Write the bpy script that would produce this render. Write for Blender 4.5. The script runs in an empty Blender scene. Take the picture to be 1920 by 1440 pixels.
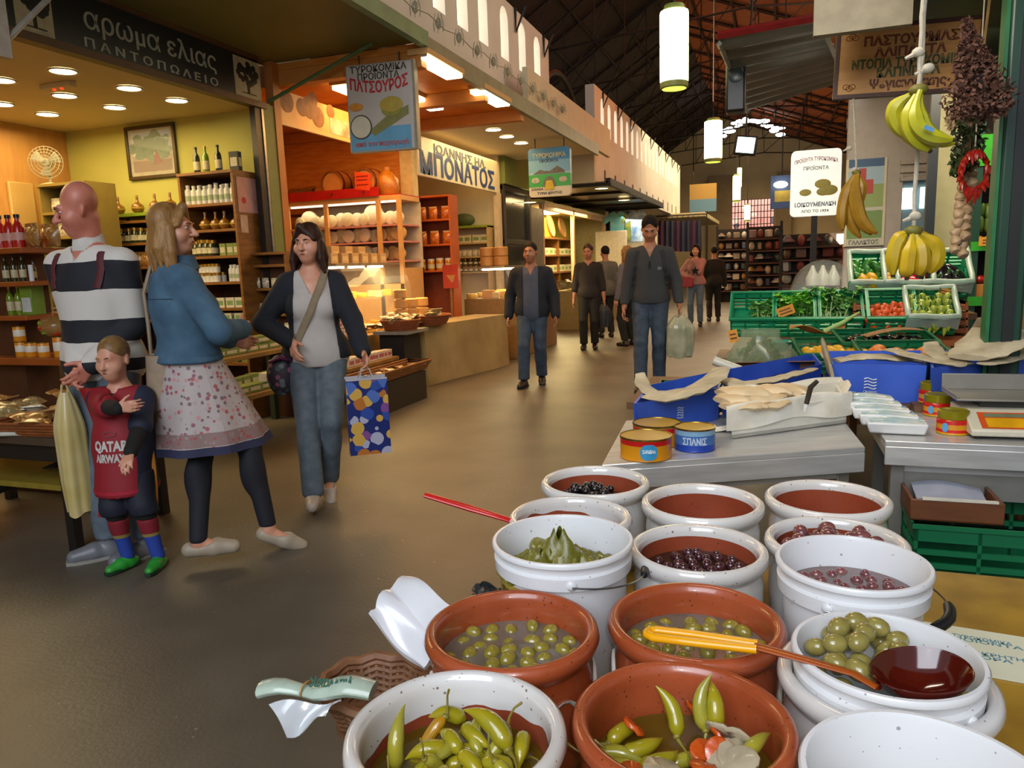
import bpy,bmesh,math,random
import numpy as np
from mathutils import Vector,Matrix,Euler
random.seed(7)
SC=bpy.context.scene
COL=SC.collection
# ------------------------------------------------------------------ camera
FPX,CX,CY,CAMZ=1387.0,960.0,720.0,1.37
def _cam_axes():
 d=np.array([1450.0-CX,-(480.0-CY),-FPX]);d/=np.linalg.norm(d)
 r=math.radians(2.0)
 h=np.array([math.cos(r),math.sin(r),0.0])
 n=np.cross(h,d);n/=np.linalg.norm(n)
 if n[1]<0:n=-n
 return np.array([np.cross(d,n),d,n])
WM=_cam_axes()
cam_data=bpy.data.cameras.new('camera')
cam_data.sensor_width=36.0
cam_data.lens=36.0*FPX/1920.0
cam_data.clip_start=0.05
cam=bpy.data.objects.new('camera',cam_data)
COL.objects.link(cam)
cam.matrix_world=Matrix([[*WM[0],0],[*WM[1],0],[*WM[2],CAMZ],[0,0,0,1]])
SC.camera=cam
def ray(px,py):
 return WM@np.array([px-CX,-(py-CY),-FPX])
def at_z(px,py,z=0.0):
 r=ray(px,py);t=(z-CAMZ)/r[2]
 return Vector((t*r[0],t*r[1],z))
def at_y(px,py,y):
 r=ray(px,py);t=y/r[1]
 return Vector((t*r[0],y,CAMZ+t*r[2]))
def at_x(px,py,x):
 r=ray(px,py);t=x/r[0]
 return Vector((x,t*r[1],CAMZ+t*r[2]))
 # ------------------------------------------------------------------ light
SC.view_settings.view_transform='Standard'
SC.view_settings.look='None'
SC.view_settings.gamma=1.0
SC.view_settings.use_curve_mapping=False
SC.view_settings.exposure=0.0
world=bpy.data.worlds.new('world');SC.world=world
world.use_nodes=True
bg=world.node_tree.nodes['Background']
bg.inputs[0].default_value=(0.80,0.90,1.0,1)
bg.inputs[1].default_value=0.35
def lin(c):
 c=c/255.0
 return c/12.92 if c<=0.04045 else((c+0.055)/1.055)**2.4
def rgb(h):
 h=h.lstrip('#')
 return tuple(lin(int(h[i:i+2],16))for i in(0,2,4))
def area(name,loc,target,size,power,color='ffffff',size_y=None,spread=180):
 l=bpy.data.lights.new(name,'AREA');l.energy=power;l.color=rgb(color)
 l.shape='RECTANGLE';l.size=size;l.size_y=size_y or size;l.spread=math.radians(spread)
 o=bpy.data.objects.new(name,l);COL.objects.link(o)
 o.location=loc
 o.rotation_euler=(Vector(target)-Vector(loc)).to_track_quat('-Z','Y').to_euler()
 return o
def point(name,loc,power,color='ffffff',r=0.05):
 l=bpy.data.lights.new(name,'POINT');l.energy=power;l.color=rgb(color);l.shadow_soft_size=r
 o=bpy.data.objects.new(name,l);COL.objects.link(o);o.location=loc
 return o
 # daylight falling in through the open entrance behind the photographer
area('entrance_daylight',(-0.6,-3.4,4.4),(-0.8,2.6,0.4),4.0,340,'eef4ff')
# the flash of the camera
point('camera_flash',(0.04,-0.02,CAMZ+0.07),13.0,'fff8ee',0.012)
# warm shop and aisle lamps (fittings further down), then lights without a fitting
area('olive_shop_light',(-6.0,4.4,2.86),(-6.0,4.4,0),1.8,105,'ffe0a0',2.6)
area('cheese_shop_light',(-3.9,7.8,3.12),(-4.2,7.8,0),1.2,80,'ffb866',2.4)
area('white_sign_shop_light',(-4.2,11.2,3.2),(-4.2,11.2,0),1.2,52,'ffd08a',2.6)
area('yellow_shop_light',(-4.9,17.6,2.58),(-4.9,17.6,0),1.2,170,'ffe6a0',3.0)
area('aisle_lamps_light',(-1.2,10.0,3.6),(-1.2,10.0,0),1.0,26,'ffd08c',8.0)
area('clerestory_fill',(1.2,9.0,6.2),(-3.3,9.5,4.0),1.2,170,'fff0dc',9.0)  # unseen fill light, added to brighten the clerestory wall
area('stall_front_fill',(-0.4,2.2,3.0),(0.9,4.6,1.7),0.8,44,'fff0d8')  # added fill for the wooden sign and the bananas
area('produce_stand_light',(0.9,5.6,2.7),(0.9,6.2,0.9),1.2,60,'fff0d0',1.2)
area('far_hall_light',(-1.0,27.0,5.0),(-1.0,27.0,0),5.0,900,'ffe2b8',14.0)
area('roof_slope_fill',(-2.0,15.0,5.3),(0.2,15.0,7.15),0.8,1500,'ffdcba',16.0).data.spread=1.75  # added light under the ridge, brightens the right roof slope
# ------------------------------------------------------------------ materials
_M={}
def mat(name,color,rough=0.55,metal=0.0,var=0.10,scale=14.0,color2=None,bump=0.0,bscale=None,alpha=1.0,emit=0.0,ecolor=None,trans=0.0,coat=0.0,spec=0.5,sss=0.0,stretch=None):
 if name in _M:return _M[name]
 m=bpy.data.materials.new(name);m.use_nodes=True
 nt=m.node_tree;b=nt.nodes['Principled BSDF']
 c=rgb(color)
 c2=rgb(color2)if color2 else tuple(max(0.0,x*(1-2.2*var))for x in c)
 tc=nt.nodes.new('ShaderNodeTexCoord')
 vec=tc.outputs['Object']
 if stretch:
  mp=nt.nodes.new('ShaderNodeMapping');mp.inputs['Scale'].default_value=stretch
  nt.links.new(vec,mp.inputs[0]);vec=mp.outputs[0]
 nz=nt.nodes.new('ShaderNodeTexNoise');nz.inputs['Scale'].default_value=scale
 nz.inputs['Detail'].default_value=4
 nt.links.new(vec,nz.inputs['Vector'])
 rp=nt.nodes.new('ShaderNodeValToRGB')
 rp.color_ramp.elements[0].position=0.32;rp.color_ramp.elements[1].position=0.68
 rp.color_ramp.elements[0].color=(*c2,1);rp.color_ramp.elements[1].color=(*c,1)
 nt.links.new(nz.outputs['Fac'],rp.inputs[0])
 nt.links.new(rp.outputs[0],b.inputs['Base Color'])
 b.inputs['Roughness'].default_value=rough
 b.inputs['Metallic'].default_value=metal
 b.inputs['Alpha'].default_value=alpha
 b.inputs['Transmission Weight'].default_value=trans
 b.inputs['Coat Weight'].default_value=coat
 b.inputs['Coat Roughness'].default_value=0.08
 b.inputs['Specular IOR Level'].default_value=spec
 if sss:
  b.inputs['Subsurface Weight'].default_value=sss
  b.inputs['Subsurface Radius'].default_value=(0.012,0.005,0.003)
 if emit:
  b.inputs['Emission Color'].default_value=(*rgb(ecolor or color),1)
  b.inputs['Emission Strength'].default_value=emit
 if bump:
  n2=nt.nodes.new('ShaderNodeTexNoise');n2.inputs['Scale'].default_value=bscale or scale*4
  n2.inputs['Detail'].default_value=3
  nt.links.new(vec,n2.inputs['Vector'])
  bp=nt.nodes.new('ShaderNodeBump');bp.inputs['Strength'].default_value=bump;bp.inputs['Distance'].default_value=0.01
  nt.links.new(n2.outputs['Fac'],bp.inputs['Height']);nt.links.new(bp.outputs[0],b.inputs['Normal'])
 _M[name]=m
 return m
def nodes_of(m):
 return m.node_tree.nodes,m.node_tree.links,m.node_tree.nodes['Principled BSDF']
def glow(name,color,strength):
 if name in _M:return _M[name]
 m=mat(name,color,0.5,emit=strength)
 return m
def band_mat(name,stops,axis='Z',rough=0.6,scale=1.0,interp='CONSTANT',offset=0.0,noise=0.0):
 """coloured bands along one object axis: stops = [(position, hex), ...] after (coord+offset)*scale"""
 if name in _M:return _M[name]
 m=bpy.data.materials.new(name);m.use_nodes=True
 N,L,b=nodes_of(m)
 tc=N.new('ShaderNodeTexCoord');sp=N.new('ShaderNodeSeparateXYZ')
 L.new(tc.outputs['Object'],sp.inputs[0])
 ad=N.new('ShaderNodeMath');ad.operation='ADD';ad.inputs[1].default_value=offset
 L.new(sp.outputs[axis],ad.inputs[0])
 src=ad.outputs[0]
 if noise:
  nz=N.new('ShaderNodeTexNoise');nz.inputs['Scale'].default_value=6
  L.new(tc.outputs['Object'],nz.inputs['Vector'])
  ma=N.new('ShaderNodeMath');ma.operation='MULTIPLY_ADD';ma.inputs[1].default_value=noise
  L.new(nz.outputs['Fac'],ma.inputs[0]);L.new(src,ma.inputs[2]);src=ma.outputs[0]
 mu=N.new('ShaderNodeMath');mu.operation='MULTIPLY';mu.inputs[1].default_value=scale
 L.new(src,mu.inputs[0])
 rp=N.new('ShaderNodeValToRGB');rp.color_ramp.interpolation=interp
 el=rp.color_ramp.elements
 while len(el)>1:el.remove(el[-1])
 el[0].position=stops[0][0];el[0].color=(*rgb(stops[0][1]),1)
 for p,h in stops[1:]:
  e=el.new(p);e.color=(*rgb(h),1)
 L.new(mu.outputs[0],rp.inputs[0]);L.new(rp.outputs[0],b.inputs['Base Color'])
 b.inputs['Roughness'].default_value=rough
 _M[name]=m
 return m
def spot_mat(name,base,cols,scale=30.0,rough=0.6,dens=0.5,alpha=1.0,metal=0.0,coat=0.0,th=0.42):
 """random coloured cells (voronoi) over a base colour - floral cloth, mixed packets, terrazzo"""
 if name in _M:return _M[name]
 m=bpy.data.materials.new(name);m.use_nodes=True
 N,L,b=nodes_of(m)
 tc=N.new('ShaderNodeTexCoord');vo=N.new('ShaderNodeTexVoronoi');vo.inputs['Scale'].default_value=scale
 L.new(tc.outputs['Object'],vo.inputs['Vector'])
 sp=N.new('ShaderNodeSeparateColor');L.new(vo.outputs['Color'],sp.inputs[0])
 rp=N.new('ShaderNodeValToRGB');rp.color_ramp.interpolation='CONSTANT'
 el=rp.color_ramp.elements
 while len(el)>1:el.remove(el[-1])
 el[0].position=0;el[0].color=(*rgb(base),1)
 for i,h in enumerate(cols):
  e=el.new(1-dens+dens*i/len(cols));e.color=(*rgb(h),1)
 L.new(sp.outputs[0],rp.inputs[0])
 mx=N.new('ShaderNodeMix');mx.data_type='RGBA'
 lt=N.new('ShaderNodeMath');lt.operation='LESS_THAN';lt.inputs[1].default_value=th
 L.new(vo.outputs['Distance'],lt.inputs[0]);L.new(lt.outputs[0],mx.inputs[0])
 mx.inputs[6].default_value=(*rgb(base),1);L.new(rp.outputs[0],mx.inputs[7])
 L.new(mx.outputs[2],b.inputs['Base Color'])
 b.inputs['Roughness'].default_value=rough;b.inputs['Alpha'].default_value=alpha
 b.inputs['Metallic'].default_value=metal;b.inputs['Coat Weight'].default_value=coat
 _M[name]=m
 return m
 # ------------------------------------------------------------------ mesh building
class MB:
 def __init__(s):s.v=[];s.f=[]
 def add(s,vs,fs,M=None):
  o=len(s.v)
  s.v+=[tuple(M@Vector(p))if M is not None else tuple(p)for p in vs]
  s.f+=[tuple(i+o for i in f)for f in fs]
  return s
 def box(s,x0,x1,y0,y1,z0,z1,M=None):
  vs=[(x,y,z)for z in(z0,z1)for y in(y0,y1)for x in(x0,x1)]
  return s.add(vs,[(0,2,3,1),(4,5,7,6),(0,1,5,4),(2,6,7,3),(0,4,6,2),(1,3,7,5)],M)
 def cbox(s,c,d,M=None):
  return s.box(c[0]-d[0]/2,c[0]+d[0]/2,c[1]-d[1]/2,c[1]+d[1]/2,c[2]-d[2]/2,c[2]+d[2]/2,M)
 def lathe(s,prof,n=32,M=None,cap=0,cap0=0):
  vs=[];fs=[]
  for r,z in prof:
   for i in range(n):
    a=2*math.pi*i/n
    vs.append((r*math.cos(a),r*math.sin(a),z))
  for j in range(len(prof)-1):
   for i in range(n):
    k=(i+1)%n
    fs.append((j*n+i,j*n+k,(j+1)*n+k,(j+1)*n+i))
  if cap or cap0:fs.append(tuple(range(n-1,-1,-1)))
  if cap:fs.append(tuple((len(prof)-1)*n+i for i in range(n)))
  return s.add(vs,fs,M)
 def tube(s,pts,rad,n=8,cap=True,flat=1.0):
  pts=[Vector(p)for p in pts]
  if not hasattr(rad,'__len__'):rad=[rad]*len(pts)
  vs=[];fs=[]
  t0=(pts[1]-pts[0]).normalized()
  up=Vector((0,0,1))if abs(t0.z)<0.9 else Vector((0,1,0))
  u=t0.cross(up).normalized()
  for i,p in enumerate(pts):
   if i==0:t=pts[1]-pts[0]
   elif i==len(pts)-1:t=pts[-1]-pts[-2]
   else:t=pts[i+1]-pts[i-1]
   if t.length<1e-9:t=t0
   t=t.normalized()
   u=(u-t*u.dot(t))
   u=u.normalized()if u.length>1e-6 else t.orthogonal().normalized()
   w=t.cross(u)
   for k in range(n):
    a=2*math.pi*k/n
    vs.append(p+u*(math.cos(a)*rad[i])+w*(math.sin(a)*rad[i]*flat))
  for j in range(len(pts)-1):
   for i in range(n):
    k=(i+1)%n
    fs.append((j*n+i,j*n+k,(j+1)*n+k,(j+1)*n+i))
  if cap:
   fs.append(tuple(range(n-1,-1,-1)));fs.append(tuple((len(pts)-1)*n+i for i in range(n)))
  return s.add(vs,fs)
 def bar(s,a,b,r,n=8):return s.tube([a,b],r,n)
 def ball(s,c,r,nu=12,nv=8,M=None):
  if not hasattr(r,'__len__'):r=(r,r,r)
  vs=[(c[0],c[1],c[2]-r[2])];fs=[]
  for j in range(1,nv):
   p=-math.pi/2+math.pi*j/nv
   for i in range(nu):
    a=2*math.pi*i/nu
    vs.append((c[0]+r[0]*math.cos(p)*math.cos(a),c[1]+r[1]*math.cos(p)*math.sin(a),c[2]+r[2]*math.sin(p)))
  vs.append((c[0],c[1],c[2]+r[2]))
  for i in range(nu):
   k=(i+1)%nu
   fs.append((0,1+k,1+i))
   for j in range(nv-2):
    fs.append((1+j*nu+i,1+j*nu+k,1+(j+1)*nu+k,1+(j+1)*nu+i))
   fs.append((1+(nv-2)*nu+i,1+(nv-2)*nu+k,len(vs)-1))
  return s.add(vs,fs,M)
 def sheet(s,fn,nu,nv,th=0.002):
  """fn(u,v)->point; closed sheet of thickness th"""
  P=[[Vector(fn(i/nu,j/nv))for i in range(nu+1)]for j in range(nv+1)]
  def nrm(i,j):
   a=P[j][min(i+1,nu)]-P[j][max(i-1,0)];b=P[min(j+1,nv)][i]-P[max(j-1,0)][i]
   n=a.cross(b)
   return n.normalized()if n.length>1e-12 else Vector((0,0,1))
  vs=[];W=nu+1
  for j in range(nv+1):
   for i in range(nu+1):vs.append(P[j][i])
  o=len(vs)
  for j in range(nv+1):
   for i in range(nu+1):vs.append(P[j][i]-nrm(i,j)*th)
  fs=[]
  for j in range(nv):
   for i in range(nu):
    q=(j*W+i,j*W+i+1,(j+1)*W+i+1,(j+1)*W+i)
    fs.append(q);fs.append(tuple(o+k for k in reversed(q)))
  for i in range(nu):
   fs.append((i,o+i,o+i+1,i+1));a=nv*W+i;fs.append((a+1,o+a+1,o+a,a))
  for j in range(nv):
   a=j*W;b=(j+1)*W;fs.append((b,o+b,o+a,a))
   a+=nu;b+=nu;fs.append((a,o+a,o+b,b))
  return s.add(vs,fs)
 def prism(s,out,d,M=None):
  """polygon outline in local x,z extruded along y by d"""
  n=len(out)
  vs=[(x,0,z)for x,z in out]+[(x,d,z)for x,z in out]
  fs=[tuple(range(n)),tuple(range(2*n-1,n-1,-1))]
  fs+=[(i,i+n,(i+1)%n+n,(i+1)%n)for i in range(n)]
  return s.add(vs,fs,M)
 def text(s,txt,size,M,depth=0.002,bold=0.0,align='CENTER',width=None,space=1.0):
  """lettering lying in local x,y, rising along local z"""
  cu=bpy.data.curves.new('t','FONT');cu.body=txt;cu.size=size;cu.align_x=align;cu.align_y='CENTER'
  cu.extrude=depth;cu.offset=bold;cu.resolution_u=2;cu.space_character=space
  ob=bpy.data.objects.new('t',cu)
  me=bpy.data.meshes.new_from_object(ob)
  vs=[v.co.copy()for v in me.vertices]
  if vs and width:
   x0=min(v.x for v in vs);x1=max(v.x for v in vs);k=width/max(x1-x0,1e-6)
   cxm=(x0+x1)/2
   for v in vs:v.x=(v.x-(cxm if align=='CENTER' else x0))*k
  s.add(vs,[tuple(p.vertices)for p in me.polygons],M)
  bpy.data.objects.remove(ob);bpy.data.curves.remove(cu);bpy.data.meshes.remove(me)
  return s
 def mesh(s,name,m,smooth=40):
  me=bpy.data.meshes.new(name)
  me.from_pydata(s.v,[],s.f)
  if smooth:
   me.polygons.foreach_set('use_smooth',[True]*len(me.polygons))
   me.set_sharp_from_angle(angle=math.radians(smooth))
  if m:me.materials.append(m)
  me.update()
  return me
def frame_M(o,x,y):
 """matrix with origin o and local x, y axes along the given world vectors"""
 x=Vector(x).normalized();y=Vector(y);y=(y-x*x.dot(y)).normalized();z=x.cross(y)
 return Matrix([[x[0],y[0],z[0],o[0]],[x[1],y[1],z[1],o[1]],[x[2],y[2],z[2],o[2]],[0,0,0,1]])
def T(x=0,y=0,z=0,rz=0,rx=0,ry=0,s=1):
 return Matrix.Translation((x,y,z))@Euler((rx,ry,rz)).to_matrix().to_4x4()@Matrix.Scale(s,4)
def link(name,data,parent=None):
 o=bpy.data.objects.new(name,data);COL.objects.link(o)
 if parent:o.parent=parent
 return o
def thing(name,label,cat,loc=(0,0,0),rz=0,group=None):
 o=link(name,None);o.empty_display_size=0.1
 o.location=loc;o.rotation_euler=(0,0,rz)
 o['label']=label;o['category']=cat
 if group:o['group']=group
 return o
def part(name,mb,m,parent,bevel=0,smooth=40,label=None):
 o=link(name,mb.mesh(name,m,smooth),parent)
 if label:o['label']=label
 if bevel:bev(o,bevel)
 return o
def single(name,mb,m,label,cat,loc=(0,0,0),rz=0,group=None,bevel=0,smooth=40,stuff=False):
 o=link(name,mb.mesh(name,m,smooth));o.location=loc;o.rotation_euler=(0,0,rz)
 o['label']=label;o['category']=cat
 if group:o['group']=group
 if stuff:o['kind']='stuff'
 if bevel:bev(o,bevel)
 return o
def struct(name,mb,m,smooth=30,bevel=0):
 o=link(name,mb.mesh(name,m,smooth));o['kind']='structure'
 if bevel:bev(o,bevel)
 return o
def bev(o,w):
 b=o.modifiers.new('bevel','BEVEL');b.width=w;b.segments=2;b.limit_method='ANGLE';b.angle_limit=math.radians(40)
def copy_tree(o,parent=None):
 c=o.copy();COL.objects.link(c)
 c.parent=parent
 for ch in[x for x in o.children]:copy_tree(ch,c)
 return c
class Proto:
 """one built thing; put() places it the first time and copies it (with its parts) after that"""
 def __init__(s,build):s.build=build;s.root=None
 def put(s,loc,rz=0,label=None,group=None,sc=1.0,rx=0,ry=0,mats=None):
  if s.root is None:s.root=o=s.build()
  else:o=copy_tree(s.root)
  o.location=loc;o.rotation_euler=(rx,ry,rz)
  o.scale=(sc,sc,sc)if not hasattr(sc,'__len__')else sc
  if label:o['label']=label
  if group:o['group']=group
  elif 'group' in o:del o['group']
  if mats and o.data:
   for i,m in enumerate(mats):
    o.material_slots[i].link='OBJECT';o.material_slots[i].material=m
  return o
U=random.uniform
# ================================================================== the hall
PI=math.pi
m_floor=mat('concrete_floor','645c4e',0.45,var=0.10,scale=1.6,color2='4e483c',bump=0.15,bscale=60)
_N,_L,_b=nodes_of(m_floor)
# darker trodden stains and pale specks on the concrete
_tc=_N.new('ShaderNodeTexCoord');_vo=_N.new('ShaderNodeTexVoronoi');_vo.inputs['Scale'].default_value=9
_L.new(_tc.outputs['Object'],_vo.inputs['Vector'])
_lt=_N.new('ShaderNodeMath');_lt.operation='LESS_THAN';_lt.inputs[1].default_value=0.045;_L.new(_vo.outputs['Distance'],_lt.inputs[0])
_mx=_N.new('ShaderNodeMix');_mx.data_type='RGBA';_mx.inputs[7].default_value=(*rgb('8d8577'),1)
_L.new(_lt.outputs[0],_mx.inputs[0]);_src=_b.inputs['Base Color'].links[0].from_socket
_L.new(_src,_mx.inputs[6]);_L.new(_mx.outputs[2],_b.inputs['Base Color'])
struct('floor',MB().box(-12,7,-4,48,-0.1,0),m_floor)
m_cream=mat('cream_plaster','cfc3a2',0.7,var=0.05,scale=3)
m_white_wall=mat('white_limewash','d8d2c4',0.75,var=0.05,scale=2)
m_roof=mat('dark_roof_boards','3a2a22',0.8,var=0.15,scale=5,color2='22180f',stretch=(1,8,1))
m_roof_o=mat('orange_lit_roof_boards','b8622e',0.8,var=0.15,scale=4,color2='8a4420',stretch=(1,8,1))
m_iron=mat('dark_ironwork','2a2522',0.6,0.4,scale=30)
# pitched roof: dark left slope, right slope with warm light put into its orange colour, ridge along the aisle
RX,RZ=-2.6,8.1
def slab(p,q,y0,y1,th):
 mb=MB();(x0,z0),(x1,z1)=p,q
 vs=[(x0,y0,z0),(x1,y0,z1),(x1,y1,z1),(x0,y1,z0)]
 return mb.add(vs+[(a,b,c+th)for a,b,c in vs],[(3,2,1,0),(4,5,6,7),(0,1,5,4),(1,2,6,5),(2,3,7,6),(3,0,4,7)])
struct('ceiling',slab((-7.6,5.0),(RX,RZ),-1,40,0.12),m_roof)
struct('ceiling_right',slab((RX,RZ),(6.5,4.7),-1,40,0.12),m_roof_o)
# the purlins and battens that cross the slopes
mb=MB()
for y in range(0,40,2):
 mb.bar((-7.5,y,4.98),(RX,y,RZ-0.06),0.04,5)
for k in range(7):
 t=(k+0.5)/7
 mb.bar((-7.6+t*(RX+7.6),-1,4.98+t*(RZ-5.0)-0.05),(-7.6+t*(RX+7.6),39.8,4.98+t*(RZ-5.0)-0.05),0.035,5)
struct('trim_1',mb,m_roof)
# iron trusses
def truss(y):
 mb=MB();a=(-7.2,y,5.0);b=(RX,y,RZ-0.1);c=(6.3,y,4.75)
 lo=[(-7.2+t*13.5/10,y,5.0+(0.55*(1-abs(t-5)/5)))for t in range(11)]
 for i in range(10):mb.bar(lo[i],lo[i+1],0.022,5)
 def top(x):return 5.0+(RZ-5.0)*(x+7.2)/(RX+7.2)if x<RX else RZ-(RZ-4.75)*(x-RX)/(6.3-RX)
 for i in range(11):
  x=lo[i][0];mb.bar(lo[i],(x,y,top(x)-0.1),0.013,5)
  if i<10:mb.bar(lo[i],(lo[i+1][0],y,top(lo[i+1][0])-0.1),0.013,5)
 mb.bar(a,b,0.03,5);mb.bar(b,c,0.03,5)
 return mb
for i,y in enumerate((14.0,17,20,23,26,29,33)):
 struct('trim_%d'%(i+2),truss(y),m_iron)
mb=MB()
for k in range(9):
 t=(k+0.5)/9
 mb.bar((RX+t*9.1,-1,RZ-t*3.4-0.06),(RX+t*9.1,39.8,RZ-t*3.4-0.06),0.04,5)
for y in range(0,40,2):
 mb.bar((RX,y,RZ-0.08),(6.4,y,4.72-0.03),0.05,5)
struct('trim_9',mb,mat('brown_purlins','4a2c1c',0.8,scale=10))
# end wall with its big tall openings that look onto a lit gallery
YE=38.0
mb=MB()
openings=[(-1.72,-0.62,3.05,4.2),(-4.6,-3.2,3.2,4.6)]
def wall_with_holes(mb,axis,c0,c1,u0,u1,z0,z1,holes):
 """box wall on grid cells minus rectangular holes (u0,u1,z0,z1)"""
 us=sorted({u0,u1,*[h[0]for h in holes],*[h[1]for h in holes]});zs=sorted({z0,z1,*[h[2]for h in holes],*[h[3]for h in holes]})
 for i in range(len(us)-1):
  for j in range(len(zs)-1):
   cu,cz=(us[i]+us[i+1])/2,(zs[j]+zs[j+1])/2
   if any(h[0]<cu<h[1]and h[2]<cz<h[3]for h in holes):continue
   if axis=='y':mb.box(us[i],us[i+1],c0,c1,zs[j],zs[j+1])
   else:mb.box(c0,c1,us[i],us[i+1],zs[j],zs[j+1])
 return mb
a=at_y(1362,352,YE);b=at_y(1285,420,YE);c=at_y(1372,372,YE);d=at_y(1452,444,YE)
holes=[(at_y(1298,364,YE).x,at_y(1333,364,YE).x,at_y(1298,394,YE).z,at_y(1298,364,YE).z),(at_y(1366,372,YE).x,at_y(1452,372,YE).x,at_y(1400,444,YE).z,at_y(1400,374,YE).z)]
wall_with_holes(mb,'y',YE,YE+0.4,-9,7,0,8.2,holes)
struct('wall_end',mb,mat('end_wall_plaster','bba67c',0.8,var=0.08,scale=1))
mb=MB().box(-9,7,YE+3.6,YE+3.8,0,8)
struct('wall_gallery',mb,spot_mat('gallery_pink_facade','d9a79c',['e6c0b4','8d6a66','c98d85','f0d8cc','5c5b66'],2.2,dens=0.8))
area('gallery_light',(-1.0,YE+1.0,6.0),(-1.0,YE+3.6,4.2),6,380,'ffe9e2',1.0)
# iron grille in the large opening
h=holes[1];mb=MB()
n=14
for i in range(n+1):mb.bar((h[0]+(h[1]-h[0])*i/n,YE+0.2,h[2]),(h[0]+(h[1]-h[0])*i/n,YE+0.2,h[3]),0.018,4)
for i in range(7):mb.bar((h[0],YE+0.2,h[2]+(h[3]-h[2])*i/6),(h[1],YE+0.2,h[2]+(h[3]-h[2])*i/6),0.018,4)
struct('window_2',mb,m_iron)
# piers that stand against the end wall
mb=MB()
for px,w in((1349,1.1),(1468,0.7)):
 p=at_y(px,470,YE-0.5);mb.box(p.x-w/2,p.x+w/2,YE-0.6,YE,0,5.2)
struct('trim_10',mb,mat('end_pier_plaster','8d7856',0.8,var=0.1,scale=1.5),bevel=0.02)
# right side wall of the hall, beyond the stalls
struct('wall_right',MB().box(6.4,6.6,-4,YE,0,4.9),m_cream)
# back of the left buildings up to the eaves
struct('wall_left',MB().box(-8.2,-8.0,-4,YE,0,5.3),m_cream)
struct('wall_front_left',MB().box(-8.0,-4.6,-0.9,-0.7,0,3.4),m_cream)
# ------------------------------------------------------------------ clerestory walls with arched lit windows (left)
XC=-3.3
def arch_wall(name,y0,y1,z0,z1,wins,zb,zt,w,x0=XC,x1=XC-0.18):
 """wall face at x=x0 pierced by narrow round-headed windows, one open grid mesh with reveals"""
 mb=MB();n=8
 def quad(a,b,zl,zh):
  if b-a>1e-5 and zh-zl>1e-5:
   mb.add([(x0,a,zl),(x0,b,zl),(x0,b,zh),(x0,a,zh)],[(0,1,2,3)])
   mb.add([(x1,a,zl),(x1,b,zl),(x1,b,zh),(x1,a,zh)],[(3,2,1,0)])
 prev=y0
 for yc in wins:
  a,b=yc-w/2,yc+w/2;r=w/2
  quad(prev,a,z0,z1);quad(a,b,z0,zb)
  arc=[(a,zb),(a,zt-r)]+[(yc-r*math.cos(PI*k/n),zt-r+r*math.sin(PI*k/n))for k in range(1,n)]+[(b,zt-r),(b,zb)]
  for k in range(1,len(arc)-2):
   (ya,za),(yb,zbq)=arc[k],arc[k+1]
   for xx,rev in((x0,0),(x1,1)):
    q=[(xx,ya,za),(xx,yb,zbq),(xx,yb,z1),(xx,ya,z1)]
    mb.add(q,[(0,1,2,3)if not rev else(3,2,1,0)])
  for k in range(len(arc)):
   (ya,za),(yb,zbq)=arc[k],arc[(k+1)%len(arc)]
   mb.add([(x0,ya,za),(x0,yb,zbq),(x1,yb,zbq),(x1,ya,za)],[(0,3,2,1)])
  prev=b
 quad(prev,y1,z0,z1)
 for a,b,zl,zh in((y0,y1,z1,z1),(y0,y1,z0,z0)):
  mb.add([(x0,a,zl),(x0,b,zl),(x1,b,zl),(x1,a,zl)],[(0,1,2,3)])
 for y in(y0,y1):mb.add([(x0,y,z0),(x0,y,z1),(x1,y,z1),(x1,y,z0)],[(0,1,2,3)])
 struct(name,mb,m_white_wall,smooth=0)
 # the lit panes, a few centimetres back in the reveals
 for yc in wins:
  pane=MB();r=w/2+0.01
  out=[(-r,zb-0.01),(r,zb-0.01),(r,zt-r)]+[(r*math.cos(PI*k/n),zt-r+r*math.sin(PI*k/n))for k in range(1,n)]+[(-r,zt-r)]
  pane.prism(out,0.02,Matrix([[0,-1,0,x1+0.06],[1,0,0,yc],[0,0,1,0],[0,0,0,1]]))
  struct('window_%d'%(len([o for o in COL.objects if o.name.startswith('window_')])+1),pane,m_winlit)
m_winlit=glow('daylit_window_glass','fff4e6',2.6)
near_px=[(825,12),(869,38),(908,68),(948,98),(981,124),(1009,148)]
wy=[at_x(p,q+30,XC).y for p,q in near_px]
wy=[wy[0]-(wy[1]-wy[0])]+wy
arch_wall('wall_clerestory_near',4.0,11.5,3.45,4.72,wy,3.98,4.62,0.30)
far_px=[1129,1142,1154,1165.5,1176,1185.5,1195,1203,1211,1218,1225,1231.5,1237.5,1243,1248.5,1253.5,1258,1262,1266,1269.5]
wy=[at_x(p,200+(p-1129)*0.95,XC).y for p in far_px]
arch_wall('wall_clerestory_far',14.6,28.6,2.90,4.74,wy,3.92,4.60,0.30)
# end faces and dark recess between the two lengths of wall
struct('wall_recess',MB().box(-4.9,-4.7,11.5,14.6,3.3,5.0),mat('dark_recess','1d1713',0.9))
mb=MB().box(XC-0.2,-3.46,14.55,14.62,2.4,4.74)
struct('wall_return',MB().box(-5.2,XC-0.005,14.52,14.6,2.90,3.80),m_cream)
# iron arch in the recess with its curl of light bulbs
mb=MB()
mb.tube([(-3.55,11.6+1.45+1.4*math.cos(PI-a*PI/14),3.45+1.15*math.sin(a*PI/14))for a in range(15)],0.05,6)
struct('trim_11',mb,m_iron)
# small slots below the far clerestory
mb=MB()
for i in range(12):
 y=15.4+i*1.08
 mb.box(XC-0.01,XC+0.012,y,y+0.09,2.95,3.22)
struct('trim_12',mb,mat('slot_shadow_paint','57503c',0.9))
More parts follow.
